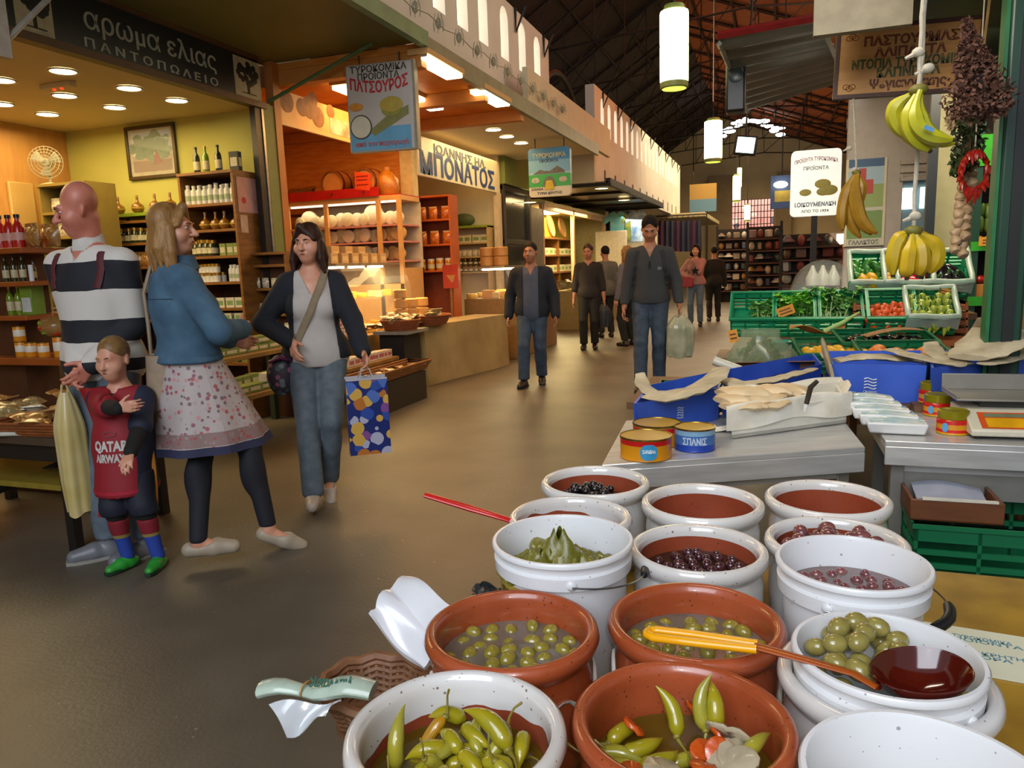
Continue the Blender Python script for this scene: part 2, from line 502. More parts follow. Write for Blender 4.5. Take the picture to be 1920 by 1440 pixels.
# brackets under the eaves of both lengths
mb=MB()
for y in[9.9,11.2]+[15.3+1.55*i for i in range(9)]:
 mb.tube([(XC+0.02,y,4.72),(XC+0.02,y,4.42),(XC+0.16,y,4.72)],0.02,5)
struct('trim_13',mb,m_iron)
# ------------------------------------------------------------------ the row of shops on the left
XF=-4.6
m_shopceil=mat('shop_ceiling_cream','c9b98a',0.7,var=0.03,scale=2)
m_green_wall=mat('yellow_green_shop_wall','b4ae54',0.75,var=0.05,scale=2)
m_olivegreen=mat('olive_green_paint','6f7a3c',0.6,var=0.05)
m_orange_wall=mat('orange_wood_panel','d08a38',0.5,var=0.10,scale=4,color2='b86a20',stretch=(1,1,6))
struct('wall_olive_shop_back',MB().box(-7.3,-7.1,-0.7,6.2,0,2.95),mat('warm_wood_panelling','c08a45',0.6,var=0.08,scale=3,stretch=(1,6,1)))
struct('wall_olive_shop_side',MB().box(-7.3,XF,6.16,6.26,0,2.95),m_green_wall)
struct('ceiling_olive_shop',MB().box(-7.3,XF+0.02,-0.7,6.26,2.92,2.97),m_shopceil)
# post between the olive shop and the cheese shop: grey steel channel, green strip, orange edge
struct('trim_14',MB().box(XF-0.02,XF+0.04,6.0,6.08,0,3.36),mat('dark_steel_channel','3c3a36',0.4,0.7))
struct('trim_15',MB().box(XF-0.02,XF+0.05,6.085,6.115,0,2.92),mat('bare_steel','9a9690',0.35,0.9))
struct('trim_16',MB().box(XF-0.02,XF+0.05,6.12,6.27,0,2.95),m_olivegreen)
struct('trim_17',MB().box(XF-0.03,XF+0.06,6.275,6.375,0,3.36),mat('orange_beam','b06a28',0.5,var=0.08,scale=5))
# green canopy over the olive shop, with its paler steel lip
m_canopy=mat('green_canopy_sheet','6a6c34',0.6,var=0.08,scale=1.5)
struct('ceiling_canopy_green',MB().box(XF-0.1,-2.98,-1.0,6.36,3.36,3.40),m_canopy)
struct('trim_18',MB().box(-3.0,-2.93,-1.0,6.37,3.31,3.44),mat('pale_green_steel','6f9468',0.5,scale=6))
# upper wall between canopy and clerestory (plain)
struct('wall_parapet',MB().box(XC-0.25,XC-0.2,-1,11.5,3.42,4.7),m_white_wall)
# cheese shop: orange ceiling with two beams
struct('ceiling_cheese_shop',MB().box(-6.6,-3.02,6.38,9.3,3.30,3.36),m_orange_wall)
mb=MB()
for y in(6.38,7.95,9.2):
 mb.box(-6.6,-3.02,y,y+0.12,3.16,3.30)
struct('trim_19',mb,mat('orange_beam_light','c07c34',0.5,var=0.08,scale=5),bevel=0.006)
struct('trim_20',MB().box(-3.02,-2.96,6.38,13.4,3.24,3.42),mat('grey_green_gutter','8b8c70',0.5,scale=5))
struct('wall_cheese_shop_back',MB().box(-6.7,-6.6,6.26,13.4,0,3.4),m_orange_wall)
struct('wall_cheese_shop_side',MB().box(-6.6,-4.78,9.28,9.38,0,3.3),m_orange_wall)
struct('trim_21',MB().box(-4.78,-4.6,9.26,9.42,0,3.3),mat('cream_post','d9c48e',0.6))
mb=MB().box(-6.6,-4.76,9.25,9.285,2.16,2.19)
struct('trim_22',mb,mat('dark_joint_wood','5a2c0e',0.6))
# third shop: white ceiling, cream walls
struct('ceiling_third_shop',MB().box(-6.6,-3.02,9.42,13.4,3.28,3.34),mat('white_soffit','d9ccab',0.7,var=0.03))
struct('wall_third_shop_side',MB().box(-6.6,XF,12.6,12.7,0,3.3),m_cream)
struct('wall_third_shop_fascia',MB().box(-3.05,-2.98,9.4,14.5,3.34,3.84),m_cream)
# dark glazed bay and slatted shutter
m_dglass=mat('dark_shop_glass','1f2a28',0.12,0.0,spec=0.8,coat=0.5)
struct('window_glazed_bay',MB().box(XF-0.03,XF+0.0,12.75,14.25,0.5,2.75),m_dglass)
mb=MB()
for y in(12.7,14.2):mb.box(XF-0.05,XF+0.06,y,y+0.12,0,2.8)
for z in(0.45,1.75,2.7):mb.box(XF-0.04,XF+0.05,12.7,14.3,z,z+0.09)
struct('trim_23',mb,mat('black_brown_frame','2b221c',0.5),bevel=0.006)
mb=MB()
for i in range(9):mb.box(XF-0.02,XF+0.04,14.36+i*0.085,14.43+i*0.085,0,2.5)
struct('trim_24',mb,mat('grey_shutter_slats','8d8070',0.4,0.5))
struct('wall_over_bay',MB().box(XF-0.3,XF+0.1,12.7,15.2,2.8,3.4),m_olivegreen)
struct('wall_behind_bay',MB().box(-6.4,-6.3,12.7,15.3,0,3.3),mat('dim_green_wall','4d4f30',0.8))
# fourth shop, yellow-green inside
struct('wall_yellow_shop_back',MB().box(-5.7,-5.6,15.3,27,0,3.0),mat('bright_yellow_green','c4bd3e',0.7,var=0.04))
struct('wall_yellow_shop_side',MB().box(-5.6,-4.6,21.5,21.6,0,2.85),mat('pale_shop_wall','a89a70',0.7))
struct('ceiling_yellow_shop',MB().box(-5.7,-4.55,15.3,27,2.62,2.68),m_cream)
mb=MB()
for y in(15.15,17.7,21.3):mb.box(-4.64,-4.56,y,y+0.1,0,2.62)
mb.box(-4.64,-4.56,15.2,21.4,2.5,2.62)
struct('trim_25',mb,mat('pink_beige_frame','c79f7c',0.5))
# dark glass canopy on struts in front of the far shops
cz=2.88
struct('ceiling_canopy_glass',MB().box(-5.2,-3.05,14.55,22.0,cz,cz+0.03),mat('dark_canopy_sheet','2a261c',0.35,0.2))
mb=MB()
mb.box(-3.09,-3.0,14.55,22.0,cz-0.04,cz+0.09)
for y in(14.6,16.4,18.2,20.0,21.9):mb.box(-5.2,-3.0,y,y+0.06,cz-0.05,cz)
struct('trim_26',mb,m_iron)
# striped awning and purple stall beyond it
struct('wall_far_stall',MB().box(-4.6,-4.5,22,36,0,3.0),mat('dark_far_stall','2b2430',0.8))
p0=at_y(1232,408,26);p1=at_y(1322,402,26)
struct('ceiling_far_awning',MB().box(-4.5,at_y(1322,404,26).x,26,33,2.75,2.9),mat('cream_far_awning','b5a67c',0.7),bevel=0.02)
# ================================================================== pots and buckets in the foreground
TZ=0.46
m_glaze=mat('white_pot_glaze','dcdcdb',0.16,var=0.03,scale=5,coat=0.6,color2='cfccc6')
_N,_L,_b=nodes_of(m_glaze)
def add_specks(m,sc,size,col,amount=1.0):
 N,L,b=nodes_of(m)
 tc=N.new('ShaderNodeTexCoord');vo=N.new('ShaderNodeTexVoronoi');vo.inputs['Scale'].default_value=sc
 L.new(tc.outputs['Object'],vo.inputs['Vector'])
 nz=N.new('ShaderNodeTexNoise');nz.inputs['Scale'].default_value=sc*0.5;L.new(tc.outputs['Object'],nz.inputs['Vector'])
 mu=N.new('ShaderNodeMath');mu.operation='MULTIPLY';mu.inputs[1].default_value=size*2;L.new(nz.outputs['Fac'],mu.inputs[0])
 sb=N.new('ShaderNodeMath');sb.operation='SUBTRACT';sb.inputs[1].default_value=size*0.62;L.new(mu.outputs[0],sb.inputs[0])
 lt=N.new('ShaderNodeMath');lt.operation='LESS_THAN';L.new(vo.outputs['Distance'],lt.inputs[0]);L.new(sb.outputs[0],lt.inputs[1])
 mx=N.new('ShaderNodeMix');mx.data_type='RGBA';mx.inputs[7].default_value=(*rgb(col),1)
 am=N.new('ShaderNodeMath');am.operation='MULTIPLY';am.inputs[1].default_value=amount;L.new(lt.outputs[0],am.inputs[0])
 L.new(am.outputs[0],mx.inputs[0]);src=b.inputs['Base Color'].links[0].from_socket
 L.new(src,mx.inputs[6]);L.new(mx.outputs[2],b.inputs['Base Color'])
add_specks(m_glaze,70,0.24,'6a4a3a',0.8)
m_terra=mat('terracotta_glazed','a85230',0.28,var=0.06,scale=8,coat=0.5,color2='93421f',bump=0.05,bscale=50)
add_specks(m_terra,80,0.24,'4a2416',0.8)
m_terra_in=mat('terracotta_inside','a04e32',0.38,var=0.06,scale=7,color2='8c3f26',coat=0.2)
add_specks(m_terra_in,75,0.24,'3a1c12',0.7)
m_plastic=mat('white_bucket_plastic','e2e4e6',0.30,var=0.02,scale=6,sss=0.0)
add_specks(m_plastic,60,0.2,'5a5048',0.6)
m_wire=mat('bail_wire','8b8d8c',0.3,0.95)
m_grip=mat('black_grip','1c2024',0.35)
m_brown_wood=mat('table_wood','6b4a2c',0.55,var=0.12,scale=6,stretch=(1,8,1))
PROF=[(0.112,0.0),(0.130,0.006),(0.147,0.06),(0.151,0.13),(0.150,0.19),(0.146,0.213),(0.147,0.218),(0.157,0.228),(0.163,0.243),(0.160,0.256),(0.151,0.262),(0.142,0.258),(0.138,0.246)]
def pot(loc,r,label,kind,rim_drip=0.0,name='glazed_pot',grp=None):
 k=r/0.163
 t=thing(name,label,'pot',loc,U(0,6),grp)
 white=kind=='white'
 inner=[(0.136,0.235),(0.134,0.12),(0.128,0.05),(0.112,0.024),(0.0,0.022)]
 prof=[(0.0,0.0)]+PROF+inner
 part('body',MB().lathe([(a*k,z)for a,z in prof],64),m_glaze if white else m_terra,t,smooth=60)
 if white:
  mb=MB();n=64;rows=[(0.1353,0.236),(0.1333,0.12),(0.1275,0.052),(0.1112,0.0265),(0.0,0.025)]
  ph=U(0,6);vs=[];fs=[]
  for j,(a,z)in enumerate(rows):
   for i in range(n):
    an=2*PI*i/n
    dz=0
    if j==0 and rim_drip:
     dz=-rim_drip*(0.55+0.45*math.sin(an+ph))-0.006*abs(math.sin(3*an+ph))-0.003*math.sin(11*an)
     a2=a-0.0006-(0.0022*(-dz)/0.12)
    else:a2=a-0.0006
    vs.append((a2*k*math.cos(an),a2*k*math.sin(an),z+dz))
  for j in range(len(rows)-1):
   for i in range(n):
    q=(i+1)%n;fs.append((j*n+i,(j+1)*n+i,(j+1)*n+q,j*n+q))
  mb.add(vs,fs);part('lining',mb,m_terra_in,t,label='bare terracotta lining')
 else:
 # white slip scrolls painted below the rim
  for q in range(6):
   mb=MB();a0=2*PI*q/6
   pts=[]
   for s in range(11):
    u=s/10*2.6*PI/2
    dx=0.035*math.cos(u);dz=0.045*math.sin(u)
    an=a0+dx/0.15;z=0.135+dz*(1 if u<PI else 0.6)
    rr=np.interp(z,[0.06,0.13,0.19,0.213],[0.147,0.151,0.150,0.146])*k+0.0008
    pts.append((rr*math.cos(an),rr*math.sin(an),z))
   mb.tube(pts,0.005,6,flat=0.35)
   part('painted_scroll',mb,mat('white_slip','d9d6cc',0.4,scale=20),t)
 return t
def liquid(t,r,z,m):
 mb=MB().lathe([(0,z-0.004),(r,z-0.004),(r,z),(0,z)],48)
 return part('brine',mb,m,t,smooth=0)
def brine_mat(name,col,alpha=0.6):
 m=mat(name,col,0.06,var=0.10,scale=14,alpha=alpha,spec=0.6)
 return m
def bucket(loc,r,h,label,ear,tilt,white_bail=False,lip=0.0,grp=None):
 t=thing('plastic_bucket',label,'bucket',loc,0,grp)
 rb=r*0.83
 prof=[(0,0),(rb,0),(rb+0.004,0.004),(r-0.016,h-0.062),(r-0.006,h-0.060),(r-0.004,h-0.034),(r-0.012,h-0.030),(r-0.010,h-0.014),(r-0.001,h-0.011),(r,h-0.004),(r-0.003,h),(r-0.009,h),(r-0.012,h-0.008),(r-0.02,h-0.08),(rb-0.004,0.006),(0,0.005)]
 part('body',MB().lathe(prof,72),m_plastic,t,smooth=50)
 R=r+0.006;z0=h-0.046
 pts=[]
 for s in range(25):
  a=ear+PI*s/24
  off=math.sin(PI*s/24)
  pts.append((R*math.cos(a)+0.02*off*math.cos(ear+PI/2),R*math.sin(a)+0.02*off*math.sin(ear+PI/2),z0+math.tan(tilt)*R*off))
 if white_bail:
  part('bail',MB().tube(pts,0.0055,8,flat=1.0),m_plastic,t)
 else:
  part('bail',MB().tube(pts,0.0018,6),m_wire,t,label='thin wire bail')
  part('grip',MB().tube(pts[9:16],[0.008,0.0105,0.010,0.011,0.010,0.0105,0.008],10),m_grip,t,label='black plastic grip')
 for q in(0,1):
  a=ear+PI*q
  part('ear',MB().ball((0,0,0),(0.006,0.011,0.011),10,6,T((r-0.004)*math.cos(a),(r-0.004)*math.sin(a),z0,a)),m_plastic,t)
 return t
 # ------------------------------------------------------------------ table under the pots
t=thing('market_table','low wooden table crowded with pots of olives and peppers','table',(-0.13,1.45,0))
part('tabletop',MB().box(-0.54,0.92,-0.83,0.85,0.425,TZ),mat('yellow_oilcloth_top','a8842c',0.35,var=0.12,scale=9,color2='8a6a22'),t,bevel=0.006)
for sx in(-0.48,0.42):
 for sy in(-0.76,0.74):
  part('leg',MB().box(sx-0.03,sx+0.03,sy-0.03,sy+0.03,0,0.425),m_brown_wood,t,bevel=0.003)
part('apron',MB().box(-0.5,0.45,-0.80,-0.77,0.34,0.425),m_brown_wood,t)
part('apron',MB().box(-0.515,-0.49,-0.75,0.75,0.34,0.425),m_brown_wood,t)
POTS={}
def P(key,*a,**k):POTS[key]=pot(*a,**k);return POTS[key]
P('A',(-0.416,0.880,TZ),0.160,'white glazed pot of yellow-green pickled peppers, front left','white',rim_drip=0.03)
P('B',(-0.110,0.995,TZ),0.160,'terracotta pot of mixed pickled vegetables, front centre','terra',name='terracotta_pot')
P('C',(-0.438,1.186,TZ),0.160,'terracotta pot of green olives behind the pot of peppers','terra',name='terracotta_pot')
P('D',(-0.122,1.304,TZ),0.160,'terracotta pot of green olives under the yellow ladle handle','terra',name='terracotta_pot')
P('E',(0.178,1.196,TZ),0.160,'white glazed pot holding the tub of olives with the brown ladle','white')
P('I',(-0.150,1.655,TZ),0.156,'white glazed pot of dark purple olives in brine, middle row','white')
P('J',(0.150,1.785,TZ),0.158,'white glazed pot heaped with large purple olives behind the wire-handled bucket','white')
P('K',(-0.490,1.800,TZ),0.162,'white glazed pot with the red ladle handle leaning out','white',rim_drip=0.04)
P('L',(-0.496,2.120,TZ),0.165,'white glazed pot with a few black olives, back left','white')
P('M',(-0.170,1.995,TZ),0.164,'empty white glazed pot, middle of the back row','white')
P('N',(0.152,2.108,TZ),0.163,'empty white glazed pot, right end of the back row','white')
bucketE=bucket((0.178,1.196,TZ+0.027),0.139,0.270,'white plastic tub of pale green olives set inside a white pot',R:=math.radians(318),-0.10,True)
bucketF=bucket((0.184,0.889,TZ),0.143,0.300,'empty white plastic bucket at the bottom right corner',math.radians(60),-0.3,True)
bucketG=bucket((0.156,1.490,TZ),0.141,0.325,'white plastic bucket of reddish olives in cloudy brine, black grip',math.radians(248),-0.16)
bucketH=bucket((-0.428,1.505,TZ),0.156,0.312,'white plastic bucket of vine leaves with a yellow label',math.radians(292),-0.16)
# ------------------------------------------------------------------ olives
def olive_mesh(name,a,b,m,seed):
 random.seed(seed)
 mb=MB().ball((0,0,0),(a,b,b),14,9)
 return mb.mesh(name,m)
_OM={}
def scatter(pot_c,zc,R,n,a,b,m,label,group,dmin=None,heap=0.0,hc=(0,0),zj=0.004,kind='olive',side=None,layers=1,up=0.35):
 dmin=dmin or 2.0*b
 key=(m.name,a,b)
 if key not in _OM:_OM[key]=[olive_mesh(kind,a*s,b*s,m,i)for i,s in enumerate((1.0,0.93,1.07))]
 pts=[];tries=0;out=[]
 for ly in range(layers):
  pts=[];tries=0
  while len(pts)<n[ly]and tries<6000:
   tries+=1
   rr=R*math.sqrt(random.random())*(1-0.22*ly);an=U(0,2*PI)
   x,y=rr*math.cos(an),rr*math.sin(an)
   if side and not side(x,y):continue
   if all((x-p)**2+(y-q)**2>dmin*dmin for p,q in pts):pts.append((x,y))
  for x,y in pts:
   hz=heap*max(0.0,1-((x-hc[0])**2+(y-hc[1])**2)/(R*R*1.2))
   o=link(kind,random.choice(_OM[key]))
   o.location=(pot_c[0]+x,pot_c[1]+y,zc+hz+ly*b*1.45+U(-zj,zj))
   o.rotation_euler=(U(-0.3,0.3),U(-up,up),U(0,PI))
   o['label']=label;o['category']=kind;o['group']=group
   out.append(o)
 return out
m_ol_green=mat('green_olive_skin','9a8c3a',0.18,var=0.10,scale=40,color2='7d7226',coat=0.5)
m_ol_pale=mat('pale_olive_skin','9c9150',0.2,var=0.08,scale=40,color2='857a3c',coat=0.5)
m_ol_purple=mat('purple_olive_skin','5a2f33',0.16,var=0.15,scale=30,color2='2c141c',coat=0.6)
m_ol_mauve=mat('mauve_olive_skin','8a5450',0.2,var=0.10,scale=30,color2='5e3238',coat=0.5)
m_ol_black=mat('black_olive_skin','1d181c',0.25,var=0.1,scale=40,coat=0.3)
b_grey=brine_mat('cloudy_grey_brine','8c8070',0.62)
b_olive=brine_mat('olive_brine','7a6d3a',0.66)
b_dark=brine_mat('purple_brine','4a3428',0.6)
b_rose=brine_mat('rosy_cloudy_brine','86706c',0.70)
b_pepper=brine_mat('pepper_brine','7a6418',0.45)
z=TZ+0.203;liquid(POTS['C'],0.132,z-TZ,b_grey)
scatter((-0.438,1.186),z-0.004,0.119,[52],0.0180,0.0135,m_ol_green,'green olive floating in the terracotta pot behind the peppers','olives in the left terracotta pot',dmin=0.031,zj=0.0055)
z=TZ+0.203;liquid(POTS['D'],0.132,z-TZ,b_grey)
scatter((-0.122,1.304),z-0.003,0.119,[52],0.0180,0.0135,m_ol_green,'green olive in the terracotta pot under the yellow ladle handle','olives in the terracotta pot under the ladle',dmin=0.030,zj=0.006)
# tub E heaped with olives, higher on the far left
pc=bucketE.location;bq=at_z(1727,1262,.758)-pc
scatter(pc,pc.z+0.208,0.108,[36,26],0.0205,0.0155,m_ol_pale,'pale green olive heaped in the white tub beside the brown ladle','olives heaped in the white tub',dmin=0.033,heap=0.05,hc=(-0.05,0.04),zj=0.003,layers=2,side=lambda x,y:(x-bq.x)**2+(y-bq.y)**2>.078**2)
z=0.262;liquid(bucketG,0.121,z,b_rose)
scatter(bucketG.location,TZ+z-0.0015,0.100,[44],0.0125,0.0105,m_ol_mauve,'reddish brown olive floating in the cloudy brine of the black-gripped bucket','olives floating in the black-gripped bucket',dmin=0.025,zj=0.003)
z=0.20;liquid(POTS['I'],0.128,z,b_dark)
scatter((-0.150,1.655),TZ+z+0.003,0.100,[38],0.0135,0.0115,m_ol_purple,'dark purple olive in the white pot of the middle row','olives in the middle white pot',dmin=0.0245,heap=0.010,hc=(0.02,0.02),zj=0.004)
scatter((0.150,1.785),TZ+0.222,0.112,[24,14],0.021,0.0165,m_ol_mauve,'large mauve olive heaped in the white pot behind the black-gripped bucket','large olives in the white pot behind the bucket',dmin=0.036,heap=0.018,zj=0.003,layers=2)
scatter((-0.496,2.120),TZ+0.20,0.09,[26,14],0.0145,0.012,m_ol_black,'wrinkled black olive in the back left white pot','black olives in the back left pot',dmin=0.026,heap=0.02,hc=(-0.05,-0.02),zj=0.004,side=lambda x,y:x<0.035 and y<0.07,layers=2)
for key,zz in(('L',0.19),('K',0.15)):
 liquid(POTS[key],0.127,zz,b_dark)
 # shallow leftovers in F
liquid(bucketF,0.125,0.18,b_pepper)
# ------------------------------------------------------------------ pickled peppers
m_pep=mat('pickled_pepper_skin','a8981e',0.2,var=0.12,scale=18,color2='8e8818',coat=0.6)
m_pep2=mat('pickled_pepper_green','979238',0.2,var=0.12,scale=18,color2='a39a28',coat=0.6)
m_pep3=mat('pickled_pepper_orange','b9891a',0.2,var=0.10,scale=18,color2='a87a12',coat=0.6)
m_stem=mat('pepper_stem','8a7d2e',0.4,var=0.1,scale=30)
def pepper_proto(L,r,bend,m,stem):
 def build():
  t=thing('pickled_pepper','','pepper')
  pts=[];rad=[]
  for i in range(13):
   u=i/12
   a=bend*(u-0.2)
   pts.append((L*u*math.cos(a*0.5),L*u*math.sin(a*0.5),0.012*math.sin(u*3)))
   rad.append(r*(0.25+0.75*min(1,u/0.12))*(1 if u<0.45 else max(0.06,1-((u-0.45)/0.56)**1.6)))
  part('flesh',MB().tube(pts,rad,12),m,t)
  if stem:
   part('stem',MB().tube([(-0.004,0,0),(-0.018,0.002,0.005),(-0.034,0.010,0.012),(-0.046,0.022,0.013)],[0.004,0.0022,0.002,0.0026],7),m_stem,t)
   o=part('cap',MB().ball((0.001,0,0),(0.006,0.0075,0.0075),10,6),m_stem,t)
  return t
 return Proto(build)
pp=[pepper_proto(0.092,0.0150,0.7,m_pep,True),pepper_proto(0.10,0.0135,-0.9,m_pep2,True),pepper_proto(0.082,0.0165,0.5,m_pep,False),pepper_proto(0.105,0.0125,1.1,m_pep3,True)]
ca=(-0.416,0.880);za=TZ+0.186
liquid(POTS['A'],0.1305,0.186,b_pepper)
lab='yellow-green pickled pepper in the front left white pot'
G_A='peppers in the front left pot'
random.seed(21)
for i in range(36):
 rr=0.092*math.sqrt((i+0.5)/36);an=i*2.39996
 x,y=rr*math.cos(an),rr*math.sin(an)
 if i%6==4:ry=0.9
 else:ry=U(-0.22,0.22)
 rz=U(0,2*PI)
 L=0.045
 o=pp[3 if i in(7,22)else i%3].put((ca[0]+x-L*math.cos(rz)*math.cos(ry),ca[1]+y-L*math.sin(rz)*math.cos(ry),za+(i%3)*0.011+(0.03 if ry>0.5 else 0)),rz,lab,G_A,U(0.66,0.82),rx=U(-1,1),ry=ry)
pp[1].put((ca[0]-0.088,ca[1]-0.02,za+0.0),2.4,'pointed pickled pepper standing up at the left wall of the white pot',None,0.9,ry=-1.05)
pp[0].put((ca[0]+0.068,ca[1]+0.030,za+0.03),2.5,'long pickled pepper lying uppermost at the back of the front left white pot',None,1.0,ry=-0.35)
# mixed pickles of pot B
cb=(-0.110,0.995);zb=TZ+0.186
liquid(POTS['B'],0.1305,0.180,b_pepper)
lab='pickled green pepper among carrot slices in the front centre terracotta pot'
random.seed(5)
spots=[(-0.085,-0.005,0.4,0),(-0.05,0.01,0.5,0.1),(-0.06,-0.04,0.2,0),(-0.02,-0.02,0.6,0.05),(0.01,0.02,0.9,0.1),(-0.03,0.05,2.2,-0.75),(0.02,0.07,1.9,-0.9),(0.045,0.075,1.5,-0.9),(0.09,0.02,1.25,-0.5),(0.03,-0.07,2.9,0),(-0.05,-0.085,0.3,0),(0.08,-0.06,1.2,0),(0.0,-0.05,0.2,0.1),(-0.08,0.04,0.8,0)]
for i,(x,y,rz,ry)in enumerate(spots):
 L=0.045
 pp[(1,0,1,2)[i%4]].put((cb[0]+x-L*math.cos(rz)*math.cos(ry),cb[1]+y-L*math.sin(rz)*math.cos(ry),zb+0.004*(i%4)+(0.02 if ry<-0.4 else 0)),rz,lab,'peppers in the front centre pot',0.82,rx=U(-1,1),ry=ry)
m_car=mat('pickled_carrot','c9561c',0.25,var=0.08,scale=25,color2='b5480f',coat=0.5)
m_tur=mat('pickled_cauliflower','b7ac92',0.3,var=0.08,scale=25,color2='a09478',coat=0.4)
def slab_mesh(r,h,wob,seed):
 random.seed(seed);n=22
 ph=[U(0,6)for _ in range(3)]
 f=lambda a:1+wob*(math.sin(2*a+ph[0])*0.5+math.sin(3*a+ph[1])*0.3+math.sin(5*a+ph[2])*0.2)
 prof=[(0,-h/2),(r*0.9,-h/2),(r,-h*0.2),(r,h*0.25),(r*0.88,h/2),(0,h/2)]
 mb=MB().lathe(prof,n)
 mb.v=[(x*f(math.atan2(y,x)),y*f(math.atan2(y,x)),z+0.15*h*math.sin(9*x/r))for x,y,z in mb.v]
 return mb
car=[slab_mesh(0.020,0.008,0.08,1).mesh('carrot_slice',m_car),slab_mesh(0.024,0.007,0.1,2).mesh('carrot_slice',m_car)]
for i,(x,y,rx,ry)in enumerate([(0.03,0.0,0.5,0.3),(0.052,0.03,0.9,-0.5),(0.035,-0.045,0.3,0.2),(0.01,0.085,1.1,0.2),(-0.075,0.025,0.2,0.8),(0.055,-0.01,0.2,-0.9),(-0.06,-0.07,0.1,0.1),(0.045,0.055,1.2,0.5)]):
 o=link('carrot_slice',car[i%2]);o.location=(cb[0]+x,cb[1]+y,zb+0.024+0.004*(i%3));o.rotation_euler=(rx,ry,U(0,3))
 o['label']='orange carrot slice in the front centre terracotta pot';o['category']='carrot';o['group']='carrot slices in the front centre pot'
tur=[slab_mesh(0.028,0.009,0.25,3).mesh('cauliflower_slice',m_tur),slab_mesh(0.032,0.008,0.3,4).mesh('cauliflower_slice',m_tur)]
for i,(x,y,rx,ry)in enumerate([(0.075,-0.005,0.5,0.4),(0.07,-0.03,0.3,-0.3),(-0.02,-0.075,0.2,0.2),(0.065,0.03,0.9,0.1)]):
 o=link('cauliflower_slice',tur[i%2]);o.location=(cb[0]+x,cb[1]+y,zb+0.030+0.003*i);o.rotation_euler=(rx,ry,U(0,3))
 o['label']='whitish cauliflower slice in the front centre terracotta pot';o['category']='pickle';o['group']='cauliflower slices in the front centre pot'
 # ------------------------------------------------------------------ vine leaves in bucket H
m_vine=mat('pickled_vine_leaf','7a7424',0.4,var=0.12,scale=20,color2='5f5e1a',coat=0.3,bump=0.3,bscale=60)
random.seed(11)
hx,hy,hz=bucketH.location
for i in range(8):
 a=i*2.4;ph=[U(0,6)for _ in range(4)]
 bx,by=0.052*math.cos(a)*(i>1),0.040*math.sin(a)*(i>1)
 def leaf(u,v,ph=ph,i=i):
  an=2*PI*u;r=(0.012+0.075*v)*(1+0.20*math.sin(3*an+ph[0])*v)
  top=0.080 if i<1 else 0.024
  z=top*(1-v)**1.3+0.006*math.sin(4*an+ph[1]+5*v)*v+0.004*math.sin(23*v+3*an)+0.010*math.sin(3*an+ph[2])
  return(r*math.cos(an),r*math.sin(an)*0.8,z)
 single('vine_leaf',MB().sheet(leaf,40,8,0.0015),m_vine,'crumpled olive-green vine leaf in the yellow-labelled bucket','leaf',(hx+bx-0.01,hy+by+0.01,hz+0.225+0.012*(i<2)+0.004*i),U(0,6),'vine leaves in the bucket')
 # yellow label round the left of the bucket
mb=MB();n=14;vs=[];fs=[]
for i in range(n+1):
 a=math.radians(196+70*i/n)
 for zz in(0.135,0.240):
  rr=0.156*0.83+0.004+(0.156-0.016-0.156*0.83-0.004)*(zz-0.004)/(0.312-0.066)+0.001
  vs.append((rr*math.cos(a),rr*math.sin(a),zz))
for i in range(n):fs.append((2*i,2*i+2,2*i+3,2*i+1))
part('label',mb.add(vs,fs),mat('yellow_label','b79a3c',0.5,var=0.2,scale=18,color2='8f8a30'),bucketH,label='yellow printed label')
def text_cyl(txt,size,r,a0,z,th=0.0006,flip=False,width=None,bold=0.0):
 mb=MB().text(txt,size,None,th,bold,width=width)
 out=[]
 for x,y,w in mb.v:
  if flip:x,y=-x,-y
  a=a0+x/r
  out.append(((r+w+th)*math.cos(a),(r+w+th)*math.sin(a),z+y))
 mb.v=out
 return mb
part('label_lettering',text_cyl('ΝΤΟΛΜΑΔ',0.022,0.1425,math.radians(240),0.222,flip=True),mat('label_ink','4a3a1a',0.6),bucketH)
# ------------------------------------------------------------------ ladles
# red ladle in pot K
t=thing('ladle','red plastic ladle with its handle leaning out of a white pot','ladle',(-0.49,1.80,TZ+0.10))
e=at_y(797,928,1.72)-Vector((-0.49,1.80,TZ+0.10));m_=at_y(965,978,1.74)-Vector((-0.49,1.80,TZ+0.10))
m_red=mat('red_ladle_plastic','c8120e',0.3,var=0.04,coat=0.3)
part('handle',MB().tube([Vector((0.03,-0.03,0.0)),m_*0.55+Vector((0.01,-0.01,0)),m_,m_+(e-m_)*0.5,e],[0.007,0.008,0.011,0.014,0.012],10,flat=0.6),m_red,t,label='red handle')
part('bowl',MB().lathe([(0,-0.03),(0.03,-0.022),(0.043,0),(0.041,0.0),(0.028,-0.019),(0,-0.026)],24,T(0.045,-0.045,0.008)),m_red,t)
# yellow to brown ladle across D and E
px=[(1213,1186,.748),(1300,1196,.752),(1420,1212,.757),(1520,1240,.758),(1600,1263,.758),(1645,1290,.752)]
pts=[at_z(a,b,c)for a,b,c in px]
o0=pts[0]
t=thing('ladle','big plastic ladle, yellow hooked handle and dark brown bowl','ladle',o0)
loc=[p-o0 for p in pts]
d=(loc[2]-loc[0]).normalized();sd=d.cross(Vector((0,0,1))).normalized()
hook=[loc[2]+sd*0.010,loc[1]+sd*0.015,loc[0]+sd*0.014+d*0.014,loc[0]+sd*0.008+d*.003,loc[0],loc[0]-sd*0.008+d*.003,loc[0]-sd*0.013+d*0.014,loc[1]-sd*0.011,loc[2]-sd*0.007]
part('handle_grip',MB().tube(hook,0.0080,10,flat=0.9),mat('yellow_ladle_plastic','f0a808',0.25,var=0.03,coat=0.4),t,label='yellow loop handle')
m_lad=mat('amber_ladle_plastic','a04a0c',0.25,var=0.05,coat=0.5)
